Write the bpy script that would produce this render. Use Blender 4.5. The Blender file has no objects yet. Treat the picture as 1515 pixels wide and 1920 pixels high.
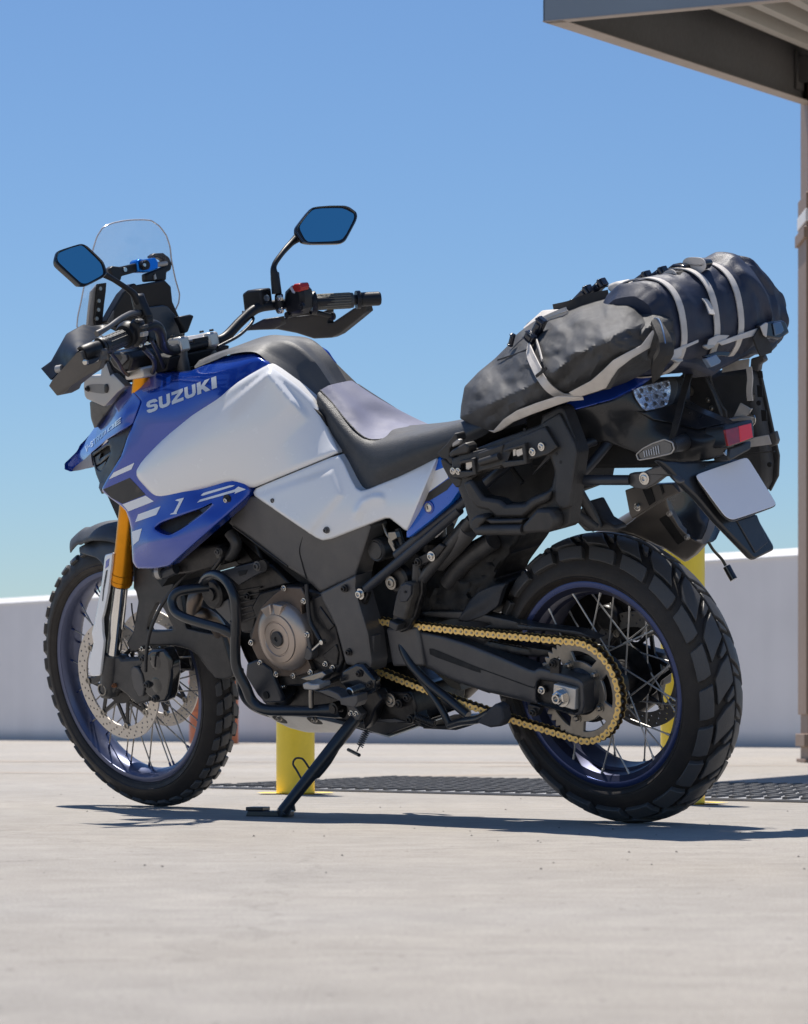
import bpy, math, random
import numpy as np
from math import sin, cos, pi, radians, sqrt, atan2
from mathutils import Vector, Matrix, noise
from mathutils.geometry import delaunay_2d_cdt
random.seed(7)
SC = bpy.context.scene
COL = SC.collection

# ------------------------------------------------------------------ camera, light, exposure
FPX, CAM_H, HOR, PW, PH = 5057.0, 0.22, 1353.6, 1515.0, 1920.0      # focal length and horizon in photo pixels
cd = bpy.data.cameras.new('camera'); cam = bpy.data.objects.new('camera', cd); COL.objects.link(cam)
cam.location = (0, 0, CAM_H); cam.rotation_euler = (pi / 2, 0, 0)
cd.sensor_fit = 'VERTICAL'; cd.sensor_height = 24.0; cd.lens = FPX / PH * 24.0
cd.shift_y = (HOR - PH / 2) / PH
cd.clip_start = 0.05; cd.clip_end = 2000
cd.dof.use_dof = True; cd.dof.focus_distance = 6.0; cd.dof.aperture_fstop = 8.0
SC.camera = cam

SUN_DIR = Vector((-0.12, 0.31, 1.0)).normalized()                     # direction towards the sun
elev = math.asin(SUN_DIR.z); azim = atan2(SUN_DIR.x, SUN_DIR.y)
w = bpy.data.worlds.new('World'); SC.world = w; w.use_nodes = True
nt = w.node_tree; bg = nt.nodes['Background']
sky = nt.nodes.new('ShaderNodeTexSky'); sky.sky_type = 'NISHITA'; sky.sun_disc = False
sky.sun_elevation = elev; sky.sun_rotation = azim
sky.altitude = 1000; sky.air_density = 1.3; sky.dust_density = 0.5; sky.ozone_density = 4.8
gr = nt.nodes.new('ShaderNodeMix'); gr.data_type = 'RGBA'; gr.blend_type = 'MULTIPLY'; gr.inputs['Factor'].default_value = 1
gr.inputs['B'].default_value = (0.79, 0.92, 1.08, 1)                   # white balance of the whole sky
nt.links.new(sky.outputs[0], gr.inputs['A']); nt.links.new(gr.outputs['Result'], bg.inputs[0]); bg.inputs[1].default_value = 0.0715
sl = bpy.data.lights.new('sun', 'SUN'); sl.energy = 4.6; sl.angle = radians(0.53); sl.color = (1.0, 0.94, 0.855)
so = bpy.data.objects.new('sun', sl); COL.objects.link(so)
so.rotation_euler = SUN_DIR.to_track_quat('Z', 'Y').to_euler()
so.location = (-3, 8, 20)
SC.view_settings.view_transform = 'Standard'; SC.view_settings.look = 'None'
SC.view_settings.exposure = 0.47; SC.view_settings.gamma = 1; SC.view_settings.use_curve_mapping = False

# ------------------------------------------------------------------ bike frame (x forward, y left, z up, origin under the rear wheel)
AZ, LEAN = radians(44.63), radians(13.89)
ORG = Vector((0.511, 5.883, 0.0022))
R3 = Matrix(((-cos(AZ), -sin(AZ) * cos(LEAN), -sin(AZ) * sin(LEAN)),
             (sin(AZ), -cos(AZ) * cos(LEAN), -cos(AZ) * sin(LEAN)),
             (0.0, -sin(LEAN), cos(LEAN))))
BM = Matrix.Translation(ORG) @ R3.to_4x4()
R3T = R3.transposed()
_o = R3T @ (Vector((0, 0, CAM_H)) - ORG)

def wray(u, v):
    return Vector(((u - PW / 2) / FPX, 1.0, (HOR - v) / FPX))
def P(u, v, Y):
    """point of the bike at lateral offset Y that the photo shows at (u, v)"""
    d = R3T @ wray(u, v)
    t = (Y - _o.y) / d.y
    return _o + d * t
def PX(u, v, f):
    """same, on the surface x = f(y, z)"""
    d = R3T @ wray(u, v)
    t = 6.6
    for _ in range(30):
        p = _o + d * t
        g = p.x - f(p.y, p.z)
        p2 = _o + d * (t + 1e-3)
        g2 = p2.x - f(p2.y, p2.z)
        t -= g / ((g2 - g) / 1e-3)
    return _o + d * t
def GP(u, v, z=0.0):
    """world point at height z"""
    d = wray(u, v); t = (z - CAM_H) / d.z
    return Vector((0, 0, CAM_H)) + d * t
def GD(u, D, z=0.0):
    return Vector(((u - PW / 2) / FPX * D, D, z))
def to_local(p):
    return R3T @ (p - ORG)
def crop(ox, oy, s):
    return lambda *pts: [(ox + x / s, oy + y / s) for x, y in pts]
cA = crop(60, 380, 4.208); cB = crop(380, 370, 4.208); cC = crop(120, 620, 3.7875); cD = crop(460, 620, 3.443)
cE = crop(80, 940, 3.2); cF = crop(300, 980, 3.293); cG = crop(640, 980, 4.208); cH = crop(900, 980, 2.913)
cI = crop(780, 740, 4.456); cJ = crop(850, 470, 3.607); cK = crop(1080, 470, 3.607); cL = crop(1080, 660, 3.607)
cM = crop(90, 1050, 4.086); cN = crop(400, 1330, 2.295)

# ------------------------------------------------------------------ materials
MATS = {}
def mat(name, col, rough=0.5, metal=0.0, coat=0.0, var=0.12, vscale=6.0, bump=0.0, bscale=200.0, spec=0.5,
        rvar=0.12, dust=0.0, dustcol=(0.32, 0.28, 0.24), aniso=None):
    if name in MATS: return MATS[name]
    m = bpy.data.materials.new(name); m.use_nodes = True
    n = m.node_tree.nodes; l = m.node_tree.links; b = n['Principled BSDF']
    b.inputs['Metallic'].default_value = metal
    b.inputs['Specular IOR Level'].default_value = spec
    b.inputs['Coat Weight'].default_value = coat; b.inputs['Coat Roughness'].default_value = 0.06
    tc = n.new('ShaderNodeTexCoord')
    no = n.new('ShaderNodeTexNoise'); no.inputs['Scale'].default_value = vscale; no.inputs['Detail'].default_value = 6
    l.new(tc.outputs['Object'], no.inputs['Vector'])
    mr = n.new('ShaderNodeMapRange'); mr.inputs['From Min'].default_value = 0.3; mr.inputs['From Max'].default_value = 0.7
    mr.inputs['To Min'].default_value = 1 - var; mr.inputs['To Max'].default_value = 1 + var
    l.new(no.outputs['Fac'], mr.inputs['Value'])
    mx = n.new('ShaderNodeMix'); mx.data_type = 'RGBA'; mx.blend_type = 'MULTIPLY'; mx.inputs['Factor'].default_value = 1
    mx.inputs['A'].default_value = (*col, 1); l.new(mr.outputs['Result'], mx.inputs['B'])
    out = mx.outputs['Result']
    if dust > 0:
        n2 = n.new('ShaderNodeTexNoise'); n2.inputs['Scale'].default_value = 28; n2.inputs['Detail'].default_value = 8
        n2.inputs['Roughness'].default_value = 0.7
        l.new(tc.outputs['Object'], n2.inputs['Vector'])
        m2 = n.new('ShaderNodeMapRange'); m2.inputs['From Min'].default_value = 0.42; m2.inputs['From Max'].default_value = 0.75
        m2.inputs['To Min'].default_value = 0; m2.inputs['To Max'].default_value = dust
        l.new(n2.outputs['Fac'], m2.inputs['Value'])
        mm = n.new('ShaderNodeMix'); mm.data_type = 'RGBA'; mm.inputs['B'].default_value = (*dustcol, 1)
        l.new(m2.outputs['Result'], mm.inputs['Factor']); l.new(out, mm.inputs['A']); out = mm.outputs['Result']
    l.new(out, b.inputs['Base Color'])
    rr = n.new('ShaderNodeMapRange'); rr.inputs['From Min'].default_value = 0.3; rr.inputs['From Max'].default_value = 0.7
    rr.inputs['To Min'].default_value = max(0.02, rough * (1 - rvar)); rr.inputs['To Max'].default_value = min(1, rough * (1 + rvar))
    n3 = n.new('ShaderNodeTexNoise'); n3.inputs['Scale'].default_value = 40; n3.inputs['Detail'].default_value = 5
    l.new(tc.outputs['Object'], n3.inputs['Vector']); l.new(n3.outputs['Fac'], rr.inputs['Value'])
    l.new(rr.outputs['Result'], b.inputs['Roughness'])
    if bump > 0:
        nb = n.new('ShaderNodeTexNoise'); nb.inputs['Scale'].default_value = bscale; nb.inputs['Detail'].default_value = 4
        l.new(tc.outputs['Object'], nb.inputs['Vector'])
        bp = n.new('ShaderNodeBump'); bp.inputs['Strength'].default_value = bump; bp.inputs['Distance'].default_value = 0.0015
        l.new(nb.outputs['Fac'], bp.inputs['Height']); l.new(bp.outputs['Normal'], b.inputs['Normal'])
    MATS[name] = m
    return m
blue = mat('blue_paint', (0.005, 0.050, 0.38), 0.22, 0.35, coat=1.0, var=0.05, bump=0.02)
blue2 = mat('blue_decal', (0.0, 0.12, 0.62), 0.3, 0.0, coat=0.6, var=0.03)
white = mat('white_paint', (0.86, 0.855, 0.85), 0.25, 0.0, coat=0.8, var=0.02, vscale=2)
decal_white = mat('white_decal', (0.86, 0.86, 0.87), 0.35, 0.0, var=0.03)
decal_silver = mat('silver_lettering', (0.62, 0.66, 0.72), 0.35, 0.1, var=0.03)
decal_black = mat('black_decal', (0.03, 0.028, 0.028), 0.45, 0.0, var=0.08)
plast = mat('black_plastic', (0.034, 0.034, 0.036), 0.38, bump=0.25, bscale=900, dust=0.10)
plast_b = mat('blueblack_plastic', (0.026, 0.030, 0.040), 0.35, bump=0.12, bscale=900, dust=0.04)
cpl = mat('cockpit_black', (0.011, 0.012, 0.015), 0.40, bump=0.15, bscale=900, spec=0.35, dust=0.02)
tankcov = mat('tank_cover_plastic', (0.052, 0.056, 0.064), 0.56, bump=0.3, bscale=1100, dust=0.02)
gloss = mat('gloss_black', (0.010, 0.011, 0.014), 0.15, coat=0.6, dust=0.03)
dark = mat('dark_recess', (0.008, 0.008, 0.009), 0.7, bump=0.3, bscale=300)  # near-black; shade of holes, slots and gaps put into the colour
framem = mat('frame_grey', (0.095, 0.092, 0.092), 0.40, 0.25, bump=0.08, bscale=800, dust=0.08)
engm = mat('engine_black', (0.018, 0.018, 0.020), 0.33, 0.35, bump=0.25, bscale=500, dust=0.14)
bronze = mat('bronze_case', (0.48, 0.40, 0.34), 0.38, 0.7, bump=0.06, bscale=700, dust=0.06)
steel = mat('bright_steel', (0.62, 0.60, 0.57), 0.22, 1.0, var=0.06)
dsteel = mat('dull_steel', (0.33, 0.31, 0.28), 0.38, 1.0, var=0.15, dust=0.1)
spokem = mat('spoke_steel', (0.55, 0.53, 0.50), 0.42, 0.7, var=0.1)
rdisc = mat('rear_disc_steel', (0.18, 0.165, 0.15), 0.75, 0.0, var=0.1, spec=0.2)
chrome = mat('fork_chrome', (0.75, 0.74, 0.72), 0.08, 1.0, var=0.03)
gold = mat('gold_anodised', (0.75, 0.30, 0.015), 0.30, 0.85, var=0.10, vscale=20)
chaing = mat('gold_chain', (0.90, 0.62, 0.22), 0.34, 0.55, var=0.15, vscale=60, dust=0.2, dustcol=(0.1, 0.07, 0.04))
discm = mat('disc_steel', (0.58, 0.53, 0.47), 0.38, 0.6, var=0.06)
alu = mat('cast_aluminium', (0.60, 0.57, 0.53), 0.36, 0.6, bump=0.08, bscale=600, dust=0.08)
silverp = mat('silver_plastic', (0.42, 0.40, 0.38), 0.4, 0.35, var=0.05, bump=0.1, bscale=700)
rubber = mat('tyre_rubber', (0.026, 0.022, 0.020), 0.6, bump=0.4, bscale=260, dust=0.20, dustcol=(0.075, 0.060, 0.048), spec=0.4)  # carcass kept darker than the blocks: groove shade put into its colour
tread = mat('tread_rubber', (0.062, 0.061, 0.062), 0.5, bump=0.5, bscale=400, dust=0.16, dustcol=(0.11, 0.10, 0.09), spec=0.5)
rimblue = mat('blue_rim', (0.035, 0.055, 0.16), 0.30, 0.7, var=0.06, coat=0.3)
rimdark = mat('rim_well', (0.05, 0.055, 0.10), 0.4, 0.7, var=0.12)
rimlight = mat('rim_blue_light', (0.10, 0.115, 0.19), 0.34, 0.65, var=0.06)
vinyl = mat('seat_vinyl', (0.030, 0.033, 0.038), 0.50, bump=0.8, bscale=420, dust=0.05, spec=0.5)
vinylblue = mat('seat_blue_suede', (0.17, 0.175, 0.25), 0.65, bump=0.4, bscale=600, var=0.10, vscale=14)
rubberg = mat('grip_rubber', (0.020, 0.021, 0.024), 0.4, bump=0.3, bscale=500)
redm = mat('red_switch', (0.45, 0.02, 0.015), 0.35)
redlens = mat('red_reflector', (0.95, 0.015, 0.015), 0.15, coat=0.8, bump=0.5, bscale=900, var=0.05)
redlens2 = mat('dark_red_lens', (0.30, 0.006, 0.012), 0.12, coat=0.8, bump=0.5, bscale=700, var=0.2, vscale=60)
platem = mat('plate_grey', (0.80, 0.80, 0.84), 0.5, var=0.015)
cyan = mat('blue_anodised', (0.0, 0.20, 0.75), 0.25, 0.5)
skid = mat('skid_plate', (0.66, 0.65, 0.62), 0.4, 0.4, var=0.08, dust=0.25)
muff = mat('muffler_titanium', (0.15, 0.138, 0.128), 0.40, 0.55, var=0.08, dust=0.05)
bagcloth = mat('bag_cloth', (0.052, 0.052, 0.054), 0.55, bump=0.8, bscale=900, var=0.2, vscale=9, dust=0.05, dustcol=(0.13, 0.13, 0.13))
bagnavy = mat('bag_navy_cloth', (0.014, 0.021, 0.048), 0.48, bump=0.6, bscale=600, var=0.2, vscale=9, dust=0.05)
webbing = mat('grey_webbing', (0.62, 0.58, 0.54), 0.7, bump=0.8, bscale=900, var=0.12, vscale=30)
webblack = mat('black_webbing', (0.03, 0.028, 0.027), 0.7, bump=0.8, bscale=900)
buckle = mat('buckle_plastic', (0.014, 0.018, 0.03), 0.18, coat=0.3)

def glassmat(name, col, rough, alpha):
    m = bpy.data.materials.new(name); m.use_nodes = True
    b = m.node_tree.nodes['Principled BSDF']
    b.inputs['Base Color'].default_value = (*col, 1); b.inputs['Roughness'].default_value = rough
    b.inputs['IOR'].default_value = 1.45; b.inputs['Transmission Weight'].default_value = alpha
    return m
def sheetmat(name, tint, fac):
    """thin clear sheet: light goes straight through, with a Fresnel reflection"""
    m = bpy.data.materials.new(name); m.use_nodes = True
    n = m.node_tree.nodes; l = m.node_tree.links; n.clear()
    o = n.new('ShaderNodeOutputMaterial'); t = n.new('ShaderNodeBsdfTransparent'); t.inputs[0].default_value = (*tint, 1)
    g = n.new('ShaderNodeBsdfGlossy'); g.inputs['Roughness'].default_value = 0.05
    d = n.new('ShaderNodeBsdfDiffuse'); d.inputs[0].default_value = (0.7, 0.7, 0.75, 1)
    f = n.new('ShaderNodeFresnel'); f.inputs[0].default_value = fac
    m1 = n.new('ShaderNodeMixShader'); m2 = n.new('ShaderNodeMixShader')
    no = n.new('ShaderNodeTexNoise'); no.inputs['Scale'].default_value = 9
    mr = n.new('ShaderNodeMapRange'); mr.inputs['To Min'].default_value = 0.03; mr.inputs['To Max'].default_value = 0.10
    l.new(no.outputs[0], mr.inputs[0]); l.new(mr.outputs[0], m2.inputs[0])
    l.new(f.outputs[0], m1.inputs[0]); l.new(t.outputs[0], m1.inputs[1]); l.new(g.outputs[0], m1.inputs[2])
    l.new(m1.outputs[0], m2.inputs[1]); l.new(d.outputs[0], m2.inputs[2]); l.new(m2.outputs[0], o.inputs[0])
    return m
screen = sheetmat('clear_screen', (0.93, 0.94, 0.95), 1.22)
lens = glassmat('clear_lens', (0.95, 0.95, 0.97), 0.03, 0.9)
reflector = mat('lamp_reflector', (0.80, 0.81, 0.84), 0.14, 0.8, bump=1.0, bscale=160, var=0.3, vscale=160)
mirrorm = mat('mirror_glass', (0.17, 0.46, 0.58), 0.02, 1.0, var=0.0, rvar=0)

# carbon twill for the muffler end
def carbon():
    m = mat('carbon_twill', (0.012, 0.012, 0.013), 0.25, coat=0.5)
    n = m.node_tree.nodes; l = m.node_tree.links
    wv = n.new('ShaderNodeTexWave'); wv.inputs['Scale'].default_value = 150; wv.bands_direction = 'DIAGONAL'
    tc = n.new('ShaderNodeTexCoord'); l.new(tc.outputs['Object'], wv.inputs['Vector'])
    bp = n.new('ShaderNodeBump'); bp.inputs['Strength'].default_value = 0.25; bp.inputs['Distance'].default_value = 0.001
    l.new(wv.outputs['Fac'], bp.inputs['Height']); l.new(bp.outputs['Normal'], n['Principled BSDF'].inputs['Normal'])
    return m
carb = carbon()

# ------------------------------------------------------------------ mesh helpers
def link(o, parent=None):
    COL.objects.link(o)
    if parent is not None: o.parent = parent
    return o
def tag(o, label, cat, group=None, kind=None):
    if label: o['label'] = label
    if cat: o['category'] = cat
    if group: o['group'] = group
    if kind: o['kind'] = kind
    return o
def mkobj(name, verts, faces, material, parent=None, smooth=35, bevel=0.0, seg=2, kind=None):
    me = bpy.data.meshes.new(name); me.from_pydata([tuple(v) for v in verts], [], faces); me.validate()
    me.materials.append(material)
    if smooth:
        me.polygons.foreach_set('use_smooth', [True] * len(me.polygons)); me.set_sharp_from_angle(angle=radians(smooth))
    o = bpy.data.objects.new(name, me); link(o, parent)
    if bevel > 0:
        b = o.modifiers.new('bevel', 'BEVEL'); b.width = bevel; b.segments = seg; b.limit_method = 'ANGLE'; b.angle_limit = radians(40)
        b.harden_normals = False
    if kind: o['kind'] = kind
    return o

class MB:
    """collects shapes for one mesh, all in the coordinates of its parent"""
    def __init__(s): s.v = []; s.f = []
    def add(s, v, f):
        k = len(s.v); s.v += [Vector(p) for p in v]; s.f += [tuple(i + k for i in q) for q in f]; return s
    def tube(s, pts, r, n=12, sm=6, cap=True, flat=None, closed=False, up=None):
        pts = [Vector(p) for p in pts]
        rs = list(r) if isinstance(r, (list, tuple)) else [r] * len(pts)
        if sm and len(pts) > 2:
            q = []; qr = []
            N = len(pts)
            rng = range(N) if closed else range(N - 1)
            for i in rng:
                if closed:
                    p0, p1, p2, p3 = pts[(i - 1) % N], pts[i], pts[(i + 1) % N], pts[(i + 2) % N]; r1, r2 = rs[i], rs[(i + 1) % N]
                else:
                    p1, p2 = pts[i], pts[i + 1]; p0 = pts[i - 1] if i else p1 * 2 - p2; p3 = pts[i + 2] if i + 2 < N else p2 * 2 - p1; r1, r2 = rs[i], rs[i + 1]
                for k in range(sm):
                    t = k / sm
                    q.append(0.5 * ((2 * p1) + (p2 - p0) * t + (2 * p0 - 5 * p1 + 4 * p2 - p3) * t * t + (3 * p1 - p0 - 3 * p2 + p3) * t ** 3))
                    qr.append(r1 + (r2 - r1) * t)
            if not closed: q.append(pts[-1]); qr.append(rs[-1])
            pts, rs = q, qr
        N = len(pts); V = []; F = []
        T = []
        for i in range(N):
            if closed: t = pts[(i + 1) % N] - pts[i - 1]
            else: t = pts[min(i + 1, N - 1)] - pts[max(i - 1, 0)]
            T.append(t.normalized() if t.length > 1e-9 else Vector((1, 0, 0)))
        a = Vector(up) if up else (Vector((0, 0, 1)) if abs(T[0].z) < 0.9 else Vector((1, 0, 0)))
        for i in range(N):
            t = T[i]; a = (a - t * a.dot(t)).normalized(); b = t.cross(a)
            for k in range(n):
                if flat:      # rectangular ribbon: flat = thickness ratio
                    c, d = [(1, 1), (-1, 1), (-1, -1), (1, -1)][k % 4]
                    V.append(pts[i] + a * (rs[i] * flat * c) + b * (rs[i] * d))
                else:
                    an = 2 * pi * k / n; V.append(pts[i] + (a * cos(an) + b * sin(an)) * rs[i])
        for i in range(N if closed else N - 1):
            j = (i + 1) % N
            for k in range(n):
                F.append((i * n + k, i * n + (k + 1) % n, j * n + (k + 1) % n, j * n + k))
        if cap and not closed:
            F.append(tuple(range(n - 1, -1, -1))); F.append(tuple((N - 1) * n + k for k in range(n)))
        return s.add(V, F)
    def ribbon(s, pts, w, t=0.0025, sm=5, up=None, closed=False):
        return s.tube(pts, w / 2, n=4, sm=sm, flat=t / w, up=up, closed=closed)
    def cyl(s, a, b, r, r2=None, n=20):
        return s.tube([a, b], [r, r if r2 is None else r2], n=n, sm=0)
    def lathe(s, c, ax, prof, n=32, close=True):
        """prof: (offset along axis, radius)"""
        c = Vector(c); ax = Vector(ax).normalized()
        a = Vector((0, 0, 1)) if abs(ax.z) < 0.9 else Vector((1, 0, 0))
        a = (a - ax * a.dot(ax)).normalized(); b = ax.cross(a); V = []; F = []
        for o, r in prof:
            for k in range(n):
                an = 2 * pi * k / n; V.append(c + ax * o + (a * cos(an) + b * sin(an)) * r)
        for i in range(len(prof) - 1):
            for k in range(n): F.append((i * n + k, i * n + (k + 1) % n, (i + 1) * n + (k + 1) % n, (i + 1) * n + k))
        if close:
            F.append(tuple(range(n - 1, -1, -1))); F.append(tuple((len(prof) - 1) * n + k for k in range(n)))
        return s.add(V, F)
    def prism(s, pts, Y1, Y0):
        """photo outline at lateral offset Y1, extruded to Y0"""
        ys = Y1 if isinstance(Y1, (list, tuple)) else [Y1] * len(pts)
        A = [P(u, v, y) for (u, v), y in zip(pts, ys)]
        B = []
        for p in A: q = p.copy(); q.y = Y0; B.append(q)
        return s.solid(A, B)
    def solid(s, A, B):
        n = len(A)
        return s.add(A + B, [tuple(range(n)), tuple(range(2 * n - 1, n - 1, -1))] + [(i, n + i, n + (i + 1) % n, (i + 1) % n) for i in range(n)])
    def slab(s, A, d):
        A = [Vector(a) for a in A]; return s.solid(A, [a + Vector(d) for a in A])
    def box(s, c, d, rot=None):
        c = Vector(c); V = []
        for x in (-1, 1):
            for y in (-1, 1):
                for z in (-1, 1):
                    p = Vector((x * d[0] / 2, y * d[1] / 2, z * d[2] / 2))
                    if rot is not None: p = rot @ p
                    V.append(c + p)
        return s.add(V, [(0, 1, 3, 2), (4, 6, 7, 5), (0, 4, 5, 1), (2, 3, 7, 6), (0, 2, 6, 4), (1, 5, 7, 3)])
    def mirror(s):
        k = len(s.v); s.v += [Vector((p.x, -p.y, p.z)) for p in s.v]; s.f += [tuple(i + k for i in reversed(q)) for q in list(s.f)]; return s
    def build(s, name, m, parent=None, bevel=0.0, smooth=35, seg=2, kind=None):
        me_f = s.f
        o = mkobj(name, s.v, me_f, m, parent, smooth, bevel, seg, kind)
        bmfix(o); return o
import bmesh
def bmfix(o):
    bm = bmesh.new(); bm.from_mesh(o.data); bmesh.ops.recalc_face_normals(bm, faces=bm.faces[:]); bm.to_mesh(o.data); bm.free()

def crump(x, y, seed=0.0):
    """crumpled-sheet height: flat facets between random points of a triangular net"""
    x += .4 * noise.noise(Vector((x * .6, y * .6, seed + 50))); y += .4 * noise.noise(Vector((x * .6, y * .6, seed + 80)))
    k = .3660254 * (x + y); X, Y = x + k, y + k; i, j = math.floor(X), math.floor(Y); a, b = X - i, Y - j
    def h(p, q): s_ = sin(p * 127.1 + q * 311.7 + seed * 74.7) * 43758.5453; return (s_ - math.floor(s_)) * 2 - 1
    if a > b: return h(i, j) * (1 - a) + h(i + 1, j) * (a - b) + h(i + 1, j + 1) * b
    return h(i, j) * (1 - b) + h(i, j + 1) * (b - a) + h(i + 1, j + 1) * a

class Poly:
    """least-squares polynomial surface Y(u, v)"""
    def __init__(s, pts, deg=3):
        a = np.array(pts, float); s.m = a[:, :2].mean(0); s.d = deg; s.c = np.linalg.lstsq(s.b(a[:, :2]), a[:, 2], rcond=None)[0]
    def b(s, uv):
        q = (np.array(uv, float).reshape(-1, 2) - s.m) / 100.0; return np.stack([q[:, 0] ** i * q[:, 1] ** j for i in range(s.d + 1) for j in range(s.d + 1 - i)], 1)
    def __call__(s, u, v): return float((s.b([[u, v]]) @ s.c)[0])
    def many(s, uv): return s.b(uv) @ s.c

class Field:
    """smooth surface Y(u, v) through a few measured points (thin-plate spline)"""
    def __init__(s, pts, soft=0.0):
        a = np.array(pts, float); s.p = a[:, :2] / 100.0; n = len(a)
        K = s.k(s.p, s.p) + np.eye(n) * soft; Q = np.c_[np.ones(n), s.p]
        M = np.block([[K, Q], [Q.T, np.zeros((3, 3))]]); s.w = np.linalg.solve(M, np.r_[a[:, 2], np.zeros(3)])
    def k(s, a, b):
        r2 = ((a[:, None] - b[None]) ** 2).sum(-1); return 0.5 * r2 * np.log(r2 + 1e-12)
    def __call__(s, u, v):
        q = np.array([[u, v]], float) / 100.0
        return float((s.k(q, s.p) @ s.w[:-3])[0] + s.w[-3] + q[0] @ s.w[-2:])
    def many(s, uv):
        q = np.array(uv, float) / 100.0; return s.k(q, s.p) @ s.w[:-3] + s.w[-3] + q @ s.w[-2:]

def chaikin(pts, it=1, r=0.12):
    for _ in range(it):
        out = []
        for i in range(len(pts)):
            a, b = pts[i], pts[(i + 1) % len(pts)]
            out.append((a[0] * (1 - r) + b[0] * r, a[1] * (1 - r) + b[1] * r)); out.append((a[0] * r + b[0] * (1 - r), a[1] * r + b[1] * (1 - r)))
        pts = out; r = 0.25
    return pts
def resample(pts, step):
    out = []
    for i in range(len(pts)):
        a, b = pts[i], pts[(i + 1) % len(pts)]; d = math.hypot(b[0] - a[0], b[1] - a[1]); n = max(1, int(round(d / step)))
        for k in range(n): out.append((a[0] + (b[0] - a[0]) * k / n, a[1] + (b[1] - a[1]) * k / n))
    return out
def area(pts):
    return 0.5 * sum(pts[i][0] * pts[(i + 1) % len(pts)][1] - pts[(i + 1) % len(pts)][0] * pts[i][1] for i in range(len(pts)))
def segdist(q, loop):
    a = np.array(loop); b = np.roll(a, -1, 0); q = np.array(q, float)[:, None]; d = b - a
    t = np.clip(((q - a) * d).sum(-1) / np.maximum((d ** 2).sum(-1), 1e-9), 0, 1)
    return np.sqrt(((a + d * t[..., None] - q) ** 2).sum(-1)).min(1)
def inside(q, loop):
    a = np.array(loop); b = np.roll(a, -1, 0); q = np.array(q, float); x = q[:, 0][:, None]; y = q[:, 1][:, None]
    c = (a[:, 1] > y) != (b[:, 1] > y)
    xi = (b[:, 0] - a[:, 0]) * (y - a[:, 1]) / np.where(b[:, 1] == a[:, 1], 1e-9, b[:, 1] - a[:, 1]) + a[:, 0]
    return ((c & (x < xi)).sum(1) % 2) == 1

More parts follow.
